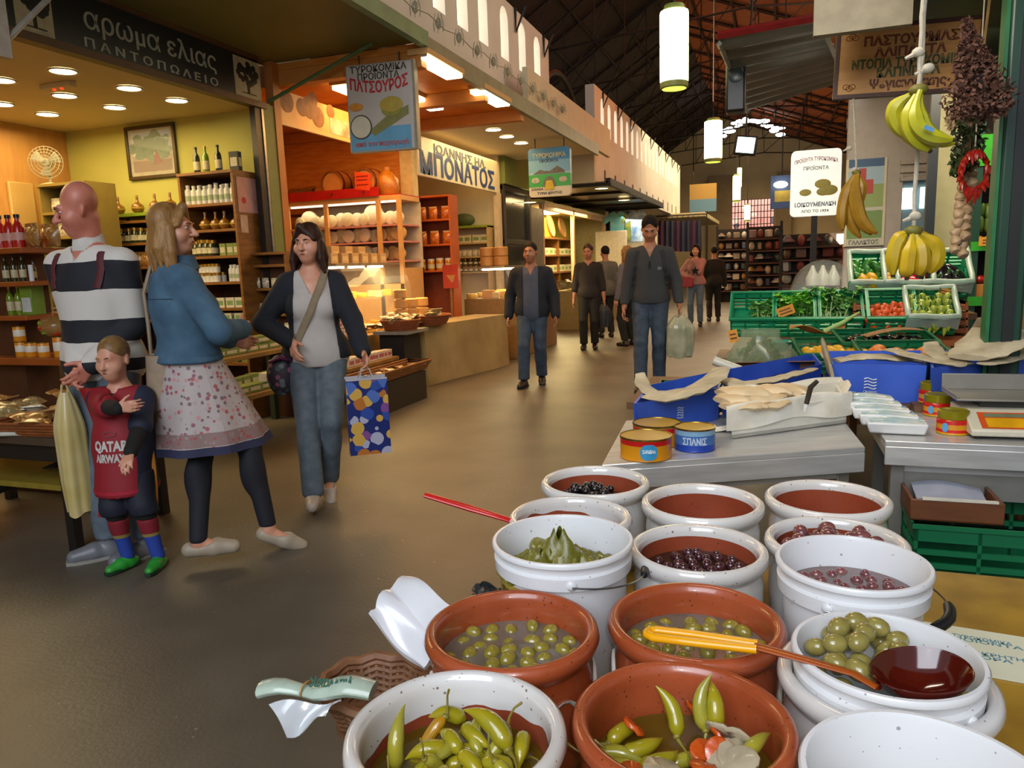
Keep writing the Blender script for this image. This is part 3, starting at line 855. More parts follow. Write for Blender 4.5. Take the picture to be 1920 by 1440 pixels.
part('shaft',MB().tube([loc[2]-d*0.004,loc[3],loc[4],loc[5]],[0.0105,0.009,0.008,0.007],10,flat=0.5),m_lad,t,label='amber shaft')
bc=at_z(1727,1262,.758)-o0
mb=MB().lathe([(0,-0.040),(0.030,-0.034),(0.052,-0.016),(0.062,0.006),(0.0605,0.0085),(0.058,0.006),(0.048,-0.014),(0.028,-0.030),(0,-0.035)],40,T(bc.x,bc.y,bc.z,0.3,0.10,-0.10)@Matrix.Diagonal((1.14,0.90,.9,1)))
mb.tube([loc[5]-(loc[5]-loc[4])*0.2,loc[5],Vector((bc.x-0.068,bc.y-0.01,bc.z-0.012)),Vector((bc.x-0.05,bc.y,bc.z-0.028))],[0.007,0.007,0.008,0.006],8,flat=0.5)
part('bowl',mb,mat('dark_brown_ladle_bowl','4a1008',0.12,var=0.05,coat=0.8),t,smooth=60,label='dark brown glossy bowl')
# ------------------------------------------------------------------ bags and basket left of the pots
m_film=mat('clear_film','e6e9ea',0.12,var=0.02,alpha=0.42,spec=0.8,coat=0.5)
m_bagw=mat('white_poly_bag','e4e6ea',0.22,var=0.04,scale=12,alpha=0.94,spec=0.7,coat=0.3)
c=at_z(735,1292,.55)
def wick(mb,cx0,cy0,rx,ry,z0,z1):
 rows=7
 for j in range(rows):
  u=j/(rows-1)
  pts=[(cx0+(rx*(0.72+0.28*u))*math.cos(2*PI*i/40),cy0+(ry*(0.72+0.28*u))*math.sin(2*PI*i/40),z0+(z1-z0)*u+0.004*math.sin(PI*i*2.5))for i in range(41)]
  mb.tube(pts,0.0065 if j<rows-1 else 0.011,6)
 for i in range(40):
  a=2*PI*i/40
  mb.bar((cx0+rx*0.72*math.cos(a),cy0+ry*0.72*math.sin(a),z0),(cx0+rx*math.cos(a),cy0+ry*math.sin(a),z1),0.005,5)
 return mb
m_wick=mat('brown_wicker','8a5f3e',0.6,var=0.15,scale=30,color2='6a4428')
t=thing('wicker_basket','shallow brown woven basket tucked beside the pot of peppers','basket',at_z(706,1285,.54)-Vector((0,0,.54-TZ)))
part('woven_side',wick(MB(),0,0,0.112,0.10,0.012,0.085),m_wick,t)
part('base',MB().lathe([(0,0),(0.085,0),(0.085,0.014),(0,0.014)],32),m_wick,t)
# stack of white bags leaning on the pots
q=[at_z(757,1090,.70),at_z(860,1140,.70),at_z(690,1160,.66),at_z(800,1265,.575)]
def bagfn(u,v):
 p=q[0]*(1-u)*(1-v)+q[1]*u*(1-v)+q[2]*(1-u)*v+q[3]*u*v
 return p+Vector((0.004*math.sin(9*v+3*u),0,0.010*math.sin(5*u+2*v)+0.006*math.sin(13*v)))
single('plastic_bag_stack',MB().sheet(bagfn,14,14,0.012),m_bagw,'stack of white plastic bags leaning between the pots','plastic bag',smooth=60)
# bundle of printed bags with a rubber band
a=at_z(492,1292,.60);b=at_z(700,1292,.62)
t=thing('bag_bundle','rolled bundle of pale green printed plastic bags held with a rubber band','plastic bag',a)
dv=b-a;n_=10
pts=[dv*(i/n_)+Vector((0,0,0.006*math.sin(i)))for i in range(n_+1)]
part('roll',MB().tube(pts,[0.024,0.023,0.020,0.017,0.016,0.022,0.026,0.028,0.027,0.026,0.024],14,flat=0.6),mat('pale_green_film','b9cbb8',0.2,var=0.1,scale=25,alpha=0.92,coat=0.4),t)
part('rubber_band',MB().tube([dv*0.40+Vector((0.012*0,0.018*math.cos(k*PI/8),0.012*math.sin(k*PI/8)))for k in range(17)],0.002,5),mat('rubber','b08a50',0.5),t)
Mx=frame_M(dv*0.66+Vector((0,-0.012,0.0185)),-dv,Vector((0,-0.8,-0.75)))
mb=MB().text('γιαννακης',0.024,Mx,0.0006,0.0008,width=0.085)
part('lettering',mb,mat('green_ink','1e5a44',0.5),t)
q2=[at_z(505,1322,.60),at_z(640,1312,.60),at_z(538,1385,.56),at_z(610,1345,.58)]
def filmfn(u,v):
 p=q2[0]*(1-u)*(1-v)+q2[1]*u*(1-v)+q2[2]*(1-u)*v+q2[3]*u*v
 return p+Vector((0,0,0.008*math.sin(6*u+3*v)))
single('plastic_bag',MB().sheet(filmfn,10,10,0.003),mat('clear_bag_film','d8dee2',0.1,var=0.02,alpha=0.7,spec=0.8,coat=0.5),'clear plastic bag hanging flat below the printed bag bundle','plastic bag',smooth=60)
# dark woven cloth behind the bucket of leaves
c=at_z(905,1092,.50)
single('cloth',MB().sheet(lambda u,v:(0.07*(u-.5)+.01*math.sin(9*v),0.05*(v-.5)+.008*math.sin(8*u),0.012+0.03*math.sin(3.1*u)*math.sin(3.1*v)+.006*math.sin(14*u)),14,12,.004),spot_mat('dark_patterned_cloth','1c2226',['6a5a44','2c3a44','8a7a60'],60,dens=0.5),'dark patterned cloth bundled at the table edge by the leaf bucket','cloth',(c.x+0.01,c.y,TZ))
# crates under the table edge
def crate_mesh(w,d,h,th=0.012,slots=True,open_front=False):
 mb=MB()
 mb.box(-w/2,w/2,-d/2,d/2,0,th)
 rows=[(0.0,0.22),(0.34,0.42),(0.54,0.62),(0.74,1.0)]if slots else[(0,1)]
 for a,b in rows:
  z0,z1=h*a,h*b
  if not open_front:mb.box(-w/2,w/2,-d/2,-d/2+th,z0,z1)
  mb.box(-w/2,w/2,d/2-th,d/2,z0,z1)
  mb.box(-w/2,-w/2+th,-d/2+th,d/2-th,z0,z1);mb.box(w/2-th,w/2,-d/2+th,d/2-th,z0,z1)
 if slots:
  for s in(-1,1):
   for k in range(4):
    x=-w/2+(w-th)*k/3
    mb.box(x,x+th,s*d/2-(th if s>0 else 0),s*d/2+(0 if s>0 else th),0,h)
   for k in(1,2):
    y=-d/2+(d-th)*k/3
    mb.box(s*w/2-(th if s>0 else 0),s*w/2+(0 if s>0 else th),y,y+th,0,h)
    # rim
 rr=0.008
 for(x0,x1,y0,y1)in((-w/2-rr,w/2+rr,-d/2-rr,-d/2+th),(-w/2-rr,w/2+rr,d/2-th,d/2+rr),(-w/2-rr,-w/2+th,-d/2,d/2),(w/2-th,w/2+rr,-d/2,d/2)):
  if open_front and y1<0 and x1>0>x0 and y1-y0<d*0.4:continue
  mb.box(x0,x1,y0,y1,h-0.016,h)
 return mb
m_crate=mat('green_crate_plastic','0d6a40',0.4,var=0.05,scale=6)
m_crate_l=mat('light_green_crate','17935c',0.4,var=0.05,scale=6)
single('crate',crate_mesh(0.24,0.40,0.30),m_crate,'green plastic crate standing on the floor under the pot of peppers','crate',(-0.82,0.98,0),0.1)
single('tomato',MB().ball((0,0,0),(0.03,0.03,0.026),16,10),mat('tomato_skin','b01a12',0.2,var=0.05,coat=0.4),'red tomato in the green crate under the pot of peppers','tomato',(-0.80,0.95,0.038))
# right of the pots: paper and boards
a=at_z(1790,1172,TZ);b=at_z(1925,1310,TZ)
t=thing('paper_sheet','cream printed paper lying at the right beside the tub of olives','paper',((a.x+b.x)/2+0.02,(a.y+b.y)/2+0.02,TZ),-0.12)
part('sheet',MB().box(-0.15,0.15,-0.11,0.11,0.001,0.004),mat('cream_paper','d8dac2',0.6,var=0.04,scale=8),t)
mb=MB()
for k,(w,yy)in enumerate(((0.12,0.06),(0.16,0.045),(0.18,-0.012),(0.10,-0.03))):
 mb.text(('ΤΥΡΟΚΟΜΙΚΑ','ΠΡΟΪΟΝΤΑ','ΧΑΝΙΑ ΚΡΗΤΗΣ','ΑΓΟΡΑ')[k],0.02,T(-0.02,yy,0.0042),0.0003,0.0004,width=w)
part('lettering',mb,mat('blue_ink','5d8fa0',0.6),t)
# ================================================================== steel tables with salted fish
m_steel=mat('brushed_steel','d2d2d0',0.3,0.5,var=0.10,scale=5,stretch=(1,9,9),color2='bcbcb9')
m_steel_d=mat('dull_steel','97948b',0.42,0.5,var=0.12,scale=5)
TT=0.70
def az(x,y,z):return at_z(x,y,z-.04)
def steel_table(p0,p1,depth,top,label,shelf=None,apron=False):
 """p0-p1 is the front edge of the top"""
 x=Vector(p1)-Vector(p0);w=x.length;rz=math.atan2(x.y,x.x)
 t=thing('steel_table',label,'table',(p0[0],p0[1],0),rz)
 part('tabletop',MB().box(0,w,0,depth,top-0.02,top).box(0,w,-0.004,0.012,top-0.09,top-0.02).box(0,0.012,0,depth,top-0.06,top-0.02).box(w-0.012,w,0,depth,top-0.075,top-0.02),m_steel,t,bevel=0.003)
 for sx in(0.03,w-0.09):
  for sy in(0.05,depth-0.10):
   part('leg',MB().box(sx,sx+0.045,sy,sy+0.045,0,top-0.02),m_steel_d,t,bevel=0.003)
 part('rail',MB().box(0.04,w-0.06,0.055,0.085,top-0.125,top-0.08),m_steel,t)
 if apron:part('apron',MB().box(0.075,w-0.09,0.06,0.075,top-0.22,top-0.08),m_steel_d,t)
 if shelf:part('shelf',MB().box(0.0,w,0.0,depth,shelf-0.06,shelf),m_steel_d,t)
 return t
f0=at_z(1128,872,TT);f1=at_z(1622,838,TT)
table1=steel_table(f0,f1,0.66,TT,'steel table carrying blue fish boxes and tins behind the white pots')
g0=at_z(1660,826,TT);g1=g0+Vector((1.15,0.01,0))
def shear(t,bl):
 """skew a thing's parts in plan so that its left edge runs back to bl"""
 q=Euler((0,0,-t.rotation_euler[2])).to_matrix()@(Vector(bl)-t.location);k=q.x/q.y
 for ch in t.children:
  for v in ch.data.vertices:v.co.x+=k*v.co.y
shear(table1,at_z(1186,766,TT))
table2=steel_table(g0,g1,0.60,TT,'steel table carrying the weighing scale at the right edge',shelf=0.20,apron=True)
m_blue=mat('blue_corrugated_plastic','3a62cc',0.4,var=0.08,scale=5,color2='2f52b4')
m_blue_in=mat('blue_box_inside','4c6ccc',0.5,var=0.06,scale=5)
def quad_box(name,rim,zr,zb,label,inset=0.03,th=0.007,emblem=None):
 """tapered open box from its four rim corners (front-left, front-right, back-right, back-left)"""
 c=sum((Vector(p)for p in rim),Vector())/4
 t=thing(name,label,'box',(c.x,c.y,zb))
 R=[Vector((p.x-c.x,p.y-c.y,zr-zb))for p in rim]
 B=[Vector((r.x*(1-inset),r.y*(1-inset),0.0))for r in R]
 def inn(p):return Vector((p.x-th*1.4*(1 if p.x>0 else-1),p.y-th*1.4*(1 if p.y>0 else-1),p.z))
 Ri=[inn(p)for p in R];Bi=[inn(p)+Vector((0,0,th))for p in B]
 mb=MB().add(R+B+Ri+Bi,[(4+i,4+(i+1)%4,(i+1)%4,i)for i in range(4)]+[(8+i,8+(i+1)%4,12+(i+1)%4,12+i)for i in range(4)]+[(i,(i+1)%4,8+(i+1)%4,8+i)for i in range(4)]+[(7,6,5,4),(12,13,14,15)])
 part('body',mb,m_blue,t,smooth=0)
 if emblem:
  u,sz=emblem
  o=B[0].lerp(R[0],0.5).lerp(B[1].lerp(R[1],0.5),u)
  x=(R[1]-R[0]).normalized();y=(R[0]-B[0]).normalized();z=x.cross(y)
  M=frame_M(o+z*0.002,x,y)
  mb=MB()
  for k in range(4):
   pts=[M@Vector((sz*(i/8-0.5),sz*(0.28*(k-1.5)+0.08*math.sin(i/8*2*PI)),0))for i in range(9)]
   mb.tube(pts,sz*0.06,5)
  mb.text('Oceanic',sz*0.34,M@Matrix.Translation((0,-sz*0.72,0)),0.0005)
  part('emblem',mb,mat('white_print','cdd6e6',0.5),t,label='white wave emblem')
 return t
def Z4(pts,z):return[at_z(x,y,z)for x,y in pts]
ZR=0.835
quad_box('fish_box',Z4([(1187,757),(1349,727),(1362,692),(1216,722)],ZR),ZR,TT+0.001,'left blue box of salted fish behind the tins',emblem=(0.52,0.035))
quad_box('fish_box',Z4([(1352,727),(1542,682),(1525,662),(1365,692)],ZR),ZR,TT+0.001,'blue box of salted fish half hidden by the white paper-lined box')
ZR2=0.88
quad_box('fish_box',Z4([(1560,683),(1738,685),(1728,657),(1548,658)],ZR2),ZR2,ZR2-0.17,'blue box of salted fish with white wave emblem behind the foam trays',emblem=(0.42,0.05))
quad_box('fish_box',Z4([(1747,690),(1990,668),(1960,640),(1738,660)],ZR2+0.01),ZR2+0.01,ZR2-0.17,'blue box of salted fish behind the weighing scale, at the right edge')
# a wooden trestle carries the two back boxes
c=at_z(1640,683,ZR2)
t=thing('wooden_trestle','wooden trestle that carries the two back blue boxes','table',(c.x-0.35,c.y-0.05,0),0.02)
part('tabletop',MB().box(0,1.5,0,0.44,ZR2-0.205,ZR2-0.172),m_brown_wood,t)
for sx in(0.05,1.4):
 for sy in(0.02,0.37):part('leg',MB().box(sx,sx+0.05,sy,sy+0.05,0,ZR2-0.205),m_brown_wood,t)
m_cod=mat('salted_cod','c2b79a',0.6,var=0.10,scale=12,color2='9b9076',bump=0.4,bscale=50)
m_cod_y=mat('yellow_dried_fish','b18c3c',0.55,var=0.12,scale=14,bump=0.4,bscale=50)
def cod(pts,wid,label,m=m_cod,flat=0.16,grp='salted fish in the blue boxes'):
 pts=[Vector(p)for p in pts];o=pts[0]
 n=len(pts);rad=[]
 fine=[];fr=[]
 for i in range(n-1):
  for k in range(4):
   u=k/4;fine.append(pts[i].lerp(pts[i+1],u)-o);fr.append((i+u)/(n-1))
 fine.append(pts[-1]-o);fr.append(1)
 random.seed(int(abs(o.x*1000))+int(abs(o.y*1000)))
 rad=[1.8*wid*(0.25+0.75*math.sin(PI*min(1,0.12+f*0.8))**0.7)*U(0.9,1.1)for f in fr]
 mb=MB().tube(fine,rad,14,flat=flat)
 mb.v=[(x,y,z+0.003*math.sin(50*x+40*y))for x,y,z in mb.v]
 return single('salted_cod',mb,m,label,'fish',o,group=None)
cod([az(1215,742,.87),az(1250,748,.875),az(1290,738,.88),az(1335,712,.90),az(1352,690,.93)],0.040,'twisted salted cod crossing the left blue box')
cod([az(1200,700,.93),az(1205,722,.90),az(1230,744,.87),az(1290,746,.865)],0.018,'curled salted cod tail poking over the left end of the left blue box')
cod([az(1220,738,.86),az(1280,735,.865),az(1330,722,.87)],0.03,'salted cod lying deep in the left blue box')
cod([az(1362,712,.875),az(1385,722,.875),az(1430,716,.88),az(1475,705,.885),az(1522,693,.895)],0.036,'pale salted cod lying along the second blue box')
cod([az(1540,668,.94),az(1548,664,.95),az(1560,700,.90)],0.05,'salted cod flap hanging over the left corner of the box with the wave emblem')
cod([az(1568,676,.91),az(1620,668,.925),az(1680,672,.92),az(1725,676,.91)],0.042,'flat salted cod in the box with the wave emblem')
cod([az(1665,655,.95),az(1720,668,.95),az(1770,678,.94),az(1800,685,.94)],0.030,'grey salted cod bridging the two back boxes')
cod([az(1745,642,.99),az(1752,660,.97),az(1775,672,.95),az(1820,682,.94)],0.026,'salted cod with its tail standing up between the two back boxes')
cod([az(1770,662,.96),az(1800,664,.965),az(1832,672,.95)],0.030,'yellow dried fish in the right-hand back box',m_cod_y)
cod([az(1815,670,.97),az(1850,652,1.0),az(1880,622,1.05),az(1895,612,1.08)],0.075,'big split salted cod rising out of the right-hand back box')
cod([az(1850,682,.95),az(1890,670,.96),az(1940,650,.98)],0.035,'salted cod along the rim of the right-hand back box')
# white paper-lined box of cod fillets with a knife
fl=at_z(1368,826,TT);fr_=at_z(1592,795,TT)
t=thing('cod_box','open white paper-lined box of cod fillets with a knife stuck in','box',(fl.x,fl.y,TT+0.001),math.atan2(fr_.y-fl.y,fr_.x-fl.x))
w=(fr_-fl).length;dp=0.22;hh=0.115
m_paper=mat('greased_white_paper','e2dfd4',0.55,var=0.06,scale=8,color2='cfc8b2',bump=0.3,bscale=18)
part('foam_box',MB().box(0.01,w-0.01,0.012,0.03,0,hh*0.92).box(0.01,w-0.01,dp-0.03,dp,0,hh+0.02).box(0.01,0.03,0.03,dp-0.03,0,hh).box(w-0.03,w-0.01,0.03,dp-0.03,0,hh).box(0.01,w-0.01,0.012,dp,0,0.02),mat('foam_white','d8d4c6',0.7,var=0.04),t,bevel=0.004)
def pap(u,v):
# sheet that hangs over the front wall with a wavy lower edge
 y=0.03-0.04*v if v<0.35 else 0.016-0.018*(v-0.35)
 z=hh+0.008-max(0,v-0.3)*(0.125+0.012*math.sin(9*u))if v>0.3 else hh+0.006+0.004*math.sin(11*u)
 return(-0.015+(w+0.03)*u,y-0.004*math.sin(14*u+3*v),z+0.010*math.sin(3*u))
part('paper_liner',MB().sheet(pap,30,12,0.002),m_paper,t,smooth=60)
def pap2(u,v):
 return(-0.01+(w+0.02)*u,dp-0.02+0.015*v+0.004*math.sin(13*u),hh-0.02+0.055*math.sin(v*1.4)+0.006*math.sin(10*u))
part('paper_liner',MB().sheet(pap2,30,8,0.002),m_paper,t,smooth=60)
def pap3(u,v):
 return(w-0.02+0.03*v,0.02+(dp-0.03)*u,hh-0.01+0.045*v+0.01*math.sin(6*u))
part('paper_liner',MB().sheet(pap3,14,8,0.002),m_paper,t,smooth=60)
m_fil=mat('cod_fillet_cream','d6c3a0',0.5,var=0.12,scale=9,color2='c0a47a',bump=0.3,bscale=40)
shear(t,at_z(1362,765,TT));M0=t.matrix_basis
for k,(x0,x1,y,z,wd)in enumerate([(0.04,0.30,0.06,0.110,0.05),(0.05,0.31,0.11,0.125,0.055),(0.09,0.35,0.16,0.140,0.055),(0.26,0.42,0.13,0.140,0.055)]):
 R3=Euler((0,0,t.rotation_euler[2])).to_matrix()
 pts=[Vector(t.location)+R3@Vector((x0+(x1-x0)*i/4,y+0.01*math.sin(i+k),z+0.006*math.sin(2*i)))for i in range(5)]
 cod(pts,wd,('cream cod fillet at the front of the paper-lined box','cream cod fillet in the middle of the paper-lined box','cream cod fillet at the back of the paper-lined box','short cod fillet beside the knife in the paper-lined box')[k],m_fil,0.22)
kp=az(1505,752,.90)
t=thing('knife','knife with a dark handle stuck among the cod fillets','knife',(kp.x,kp.y,.81))
k0=az(1512,757,.865)-Vector(t.location);k1=az(1520,726,.93)-Vector(t.location);k2=az(1533,714,.955)-Vector(t.location)
part('handle',MB().tube([k0,k1,k2],[0.009,0.010,0.008],10,flat=0.6),mat('dark_knife_handle','3a3026',0.4),t)
part('blade',MB().tube([k0,k0-(k1-k0)*0.5],[0.008,0.003],6,flat=0.12),m_steel,t)
# paper corner lying on the table
single('paper_scrap',MB().sheet(lambda u,v:(0.09*u-0.02,0.07*v,0.002+0.02*(u*u)+0.004*math.sin(8*v)),8,8,0.0015),m_paper,'crumpled paper corner sticking out left of the cod box','paper',at_z(1352,812,TT)+Vector((-0.03,0,0.001)),smooth=60)
single('paper_scrap',MB().sheet(lambda u,v:(0.10*u,0.08*v,0.05+0.03*math.sin(4*u+3*v)),10,10,0.0015),m_paper,'crumpled white paper between the cod box and the foam trays','paper',at_z(1585,770,TT)+Vector((-0.01,0.02,0.001)),smooth=60)
# tins
m_lid_gold=mat('gold_tin_lid','9a7f3a',0.25,0.9,var=0.06)
m_lid_green=mat('yellow_green_lid','8f8512',0.3,0.3,var=0.05)
tin_red=band_mat('red_yellow_tin',[(0,'d28a10'),(0.70,'c41818'),(0.93,'b08a30')],scale=1/0.075,rough=0.3)
tin_blue=band_mat('blue_tin',[(0,'1f3f9c'),(0.30,'3f6cae'),(0.72,'86aecb'),(0.95,'b08a30')],scale=1/0.080,rough=0.3)
tin_ry=band_mat('red_band_tin',[(0,'b9a018'),(0.06,'d08a14'),(0.16,'c81c16'),(0.36,'d08a14'),(0.70,'c81c16')],scale=1/0.055,rough=0.3)
def tin(loc,r,h,m,lid,label,rz=0.0,cap=False,oval=None,text=None):
 t=thing('tin',label,'tin',loc,rz)
 part('body',MB().lathe([(r-0.002,0),(r,0.003),(r-0.001,0.006),(r-0.001,h-0.006),(r,h-0.003),(r-0.002,h)],48,cap=1),m,t)
 if cap:part('lid',MB().lathe([(0,h+0.001),(r-0.005,h+0.001),(r-0.004,h+0.030),(r-0.008,h+0.033),(r-0.012,h+0.030),(0,h+0.030)],48),lid,t)
 else:part('lid',MB().lathe([(0,h-0.003),(r-0.006,h-0.003),(r-0.004,h+0.002),(r+0.001,h+0.002),(r+0.001,h-0.004)],48),lid,t)
 if oval:
  mb=MB();n=20;vs=[];a0,ow,oh,zc,col=oval
  for i in range(n):
   an=2*PI*i/n;ca_,sa_=math.cos(an),math.sin(an)
   vs.append(((r+0.0006)*math.cos(a0+ow/r*ca_*(abs(ca_)**-0.3 if abs(ca_)>.1 else 1)),(r+0.0006)*math.sin(a0+ow/r*ca_*(abs(ca_)**-0.3 if abs(ca_)>.1 else 1)),zc+oh*sa_))
  vs.append(((r+0.0012)*math.cos(a0),(r+0.0012)*math.sin(a0),zc))
  mb.add(vs,[(i,(i+1)%n,n)for i in range(n)]);part('badge',mb,mat('tin_badge_'+col,col,0.3,var=0.1,scale=40),t)
 if text:
  s,size,a0,zc,col,wd=text
  part('lettering',text_cyl(s,size,r+0.0008,a0,zc,width=wd,bold=0.001),mat('tin_ink_'+col,col,0.4),t)
 return t
aim=lambda p:math.atan2(-p[1],-p[0])
def tin_px(cx,cyb,w,**k):
 p=at_z(cx,cyb,TT);r=w/2*Vector((p.x,p.y,TT-CAMZ)).length/FPX*0.93
 return Vector((p.x,p.y+r,TT+0.001)),r
p,r=tin_px(1203,868,104);a=aim(p)
tin(p,r,0.075,tin_red,m_lid_gold,'red and yellow tin with a blue badge, nearest on the steel table',oval=(a+0.12,0.030,0.027,0.034,'3f9ccf'),text=('ΣΑΡΔΕΛΑ',0.014,a+0.12,0.036,'d6e6ee',0.045))
p2=Vector((p.x+0.01,p.y+2.2*r,TT+0.001))
tin(p2,r*1.0,0.078,tin_red,m_lid_gold,'red and yellow tin half hidden behind the nearest tin',oval=(aim(p2)+0.1,0.03,0.027,0.036,'3f9ccf'))
p,r=tin_px(1292,850,82)
p=p+Vector((0.012,0.0,0));a=aim(p)
tin(p,r*0.98,0.080,tin_blue,m_lid_gold,'light and dark blue tin with white lettering on the steel table',text=('ΣΠΑΝΙΣ',0.032,a+0.0,0.038,'c8d4e4',0.085))
lab3=['topmost tin of the red and yellow group, at the back by the scale','middle tin of the red and yellow group on the right-hand steel table','front tin of the red and yellow group on the right-hand steel table']
for k,(cx_,yb,w_,cap_)in enumerate([(1765,790,84,True),(1774,797,88,False),(1796,822,84,True)]):
 p,r=tin_px(cx_,yb,w_)
 p.y+=(0.16,0.10,0.0)[k];p.x+=(0.012,0.006,0)[k];a=aim(p)
 if k==0:p.z=TT+0.03
 tin(p,0.055,0.055,tin_ry,m_lid_green,lab3[k],cap=True,oval=(a-0.45,0.011,0.017,0.028,'5c9fd0'))
single('wood_block',MB().box(-0.06,0.06,-0.05,0.05,0,0.028),m_brown_wood,'small wooden block under the back tin by the scale','block',(p.x+0.012-0.02,at_z(1765,790,TT).y+0.055+0.16,TT+0.001))
# foam trays wrapped in film, shingled
m_foam=mat('foam_tray','dcdcda',0.5,var=0.03)
m_wrap=mat('tray_contents','cfd0c6',0.25,var=0.15,scale=14,color2='8fb4bc',coat=0.7)
def foam_tray():
 t=thing('foam_tray','','tray')
 prof=lambda w,d,z:[(-w/2,-d/2,z),(w/2,-d/2,z),(w/2,d/2,z),(-w/2,d/2,z)]
 part('tray',MB().add(prof(0.185,0.12,0)+prof(0.205,0.14,0.042),[(3,2,1,0),(0,1,5,4),(1,2,6,5),(2,3,7,6),(3,0,4,7),(4,5,6,7)]),m_foam,t,bevel=0.007)
 part('wrapped_fish',MB().sheet(lambda u,v:(-0.095+0.19*u,-0.062+0.124*v,0.045+0.012*math.sin(PI*u)*math.sin(PI*v)+0.003*math.sin(17*v+5*u)),14,14,0.006),m_wrap,t,smooth=60,label='fish under cling film')
 return t
ft=Proto(foam_tray)
b0=at_z(1688,818,TT);rz2=table2.rotation_euler[2]
ord_=['nearest','second','third','fourth','fifth']
for k in range(5):
# each tray leans on the one in front of it
 ft.put((b0.x-0.006-0.020*k,b0.y+0.075+0.062*k,TT+0.002+(0.011*k)),rz2-0.05,'%s of the five film-wrapped white foam trays of fish'%ord_[k],None,rx=-0.10 if k else-0.02)
t=single('plastic_tub',MB().lathe([(0,0),(0.055,0),(0.062,0.045),(0.066,0.047),(0.064,0.05),(0.058,0.046),(0.052,0.003),(0,0.003)],32),mat('cloudy_clear_plastic','b8bcc0',0.15,alpha=0.6,coat=0.5),'cloudy clear plastic tub behind the film-wrapped trays','tub',at_z(1712,768,TT)+Vector((0,0.22,0.001)))
# weighing scale
sp=at_z(1800,836,TT)
t=thing('weighing_scale','cream weighing scale with steel pan and orange-yellow display panel','scale',(sp.x+0.085,sp.y+0.10,TT+0.001),rz2+0.03)
m_scale=mat('cream_scale_body','c9c3ae',0.4,var=0.04)
mb=MB();W_=0.34
out=[(0.0,0.012),(0.30,0.012),(0.30,0.085),(0.10,0.085),(0.0,0.035)]
mb.prism([(y,z)for y,z in out],W_,Matrix([[0,1,0,-0.03],[1,0,0,0],[0,0,1,0],[0,0,0,1]]))
part('body',mb,m_scale,t,bevel=0.006)
part('pan',MB().box(-0.05,W_+0.0,0.13,0.36,0.115,0.123).box(-0.05,W_,0.352,0.36,0.123,0.185).box(-0.05,-0.042,0.13,0.36,0.123,0.135),m_steel_d,t,bevel=0.002)
part('pan_support',MB().box(0.04,W_-0.08,0.18,0.30,0.085,0.115),mat('dark_support','3a3834',0.5),t)
sl=Vector((0,0.10,0.05));M=frame_M((W_/2-0.03,0.05,0.0612),(1,0,0),sl)
part('display_panel',MB().box(-0.135,0.165,-0.046,0.046,0,0.0015,M),mat('orange_panel','c8501e',0.4),t,label='orange display panel')
part('keypad',MB().box(-0.115,0.16,-0.040,0.012,0.0015,0.0022,M),mat('yellow_keypad','d8a010',0.4),t,label='yellow keypad')
part('screen',MB().box(-0.115,0.16,0.018,0.038,0.0015,0.0024,M),mat('grey_lcd','6f7a60',0.2),t,label='grey display')
for sx in(0.0,W_-0.06):
 for sy in(0.03,0.27):part('foot',MB().lathe([(0.012,0),(0.012,0.012)],14,T(sx,sy,0),cap=1),mat('rubber_foot','222222',0.6),t)
 # under the right-hand table: paper drawer and green crate
d0=at_z(1705,1000,.50);bx=at_z(1690,990,0.44)
t=thing('storage_box','brown wooden drawer box holding papers, set on a green crate','box',(bx.x+0.17,bx.y+0.15,0.458),rz2)
mb=MB().box(-0.14,0.14,-0.11,-0.098,0,0.075).box(-0.14,0.14,0.098,0.11,0,0.12).box(-0.14,-0.128,-0.098,0.098,0,0.075).box(0.128,0.14,-0.098,0.098,0,0.075).box(-0.14,0.14,-0.11,0.11,0,0.01)
part('body',mb,mat('brown_drawer_wood','6e3f20',0.45,var=0.1,scale=8,stretch=(1,6,6)),t,bevel=0.003)
part('trim_strip',MB().box(-0.105,0.12,-0.113,-0.098,0.075,0.082),mat('ivory_strip','d8d2c0',0.4),t)
single('paper_pile',MB().sheet(lambda u,v:(-0.11+0.22*u,-0.08+0.16*v,0.05+0.03*v+0.012*math.sin(4*u)),10,8,0.03),mat('bluish_paper','9fa4b4',0.6,var=0.1,scale=10),'bluish papers heaped in the brown drawer box','paper',t.location+Vector((0,0,0.0)),rz2)
cr=single('crate',crate_mesh(0.58,0.38,0.235),m_crate,'big green plastic crate on the lower shelf of the right-hand steel table','crate',(bx.x+0.33,bx.y+0.20,0.222),rz2)
single('crate',crate_mesh(0.58,0.38,0.23),mat('dark_green_crate','0a4a34',0.45,var=0.05),'dark green crate at the back under the right-hand steel table','crate',(bx.x+0.36,bx.y+0.62,0.001),rz2)
single('wooden_plank',MB().box(0,0.5,0,0.05,0,0.02),mat('pale_slat','a5742c',0.5,var=0.1,scale=8),'yellowish wooden slat lying before the green crate on the lower shelf','wood',(bx.x+0.12,bx.y-0.05,0.201),rz2)
# ================================================================== fruit and vegetable stand
m_orange_wood=mat('orange_box_wood','a55a20',0.6,var=0.12,scale=6,color2='84430f')
m_liner=mat('clear_crate_liner','c4d2c4',0.2,var=0.06,scale=12,alpha=0.55,coat=0.4)
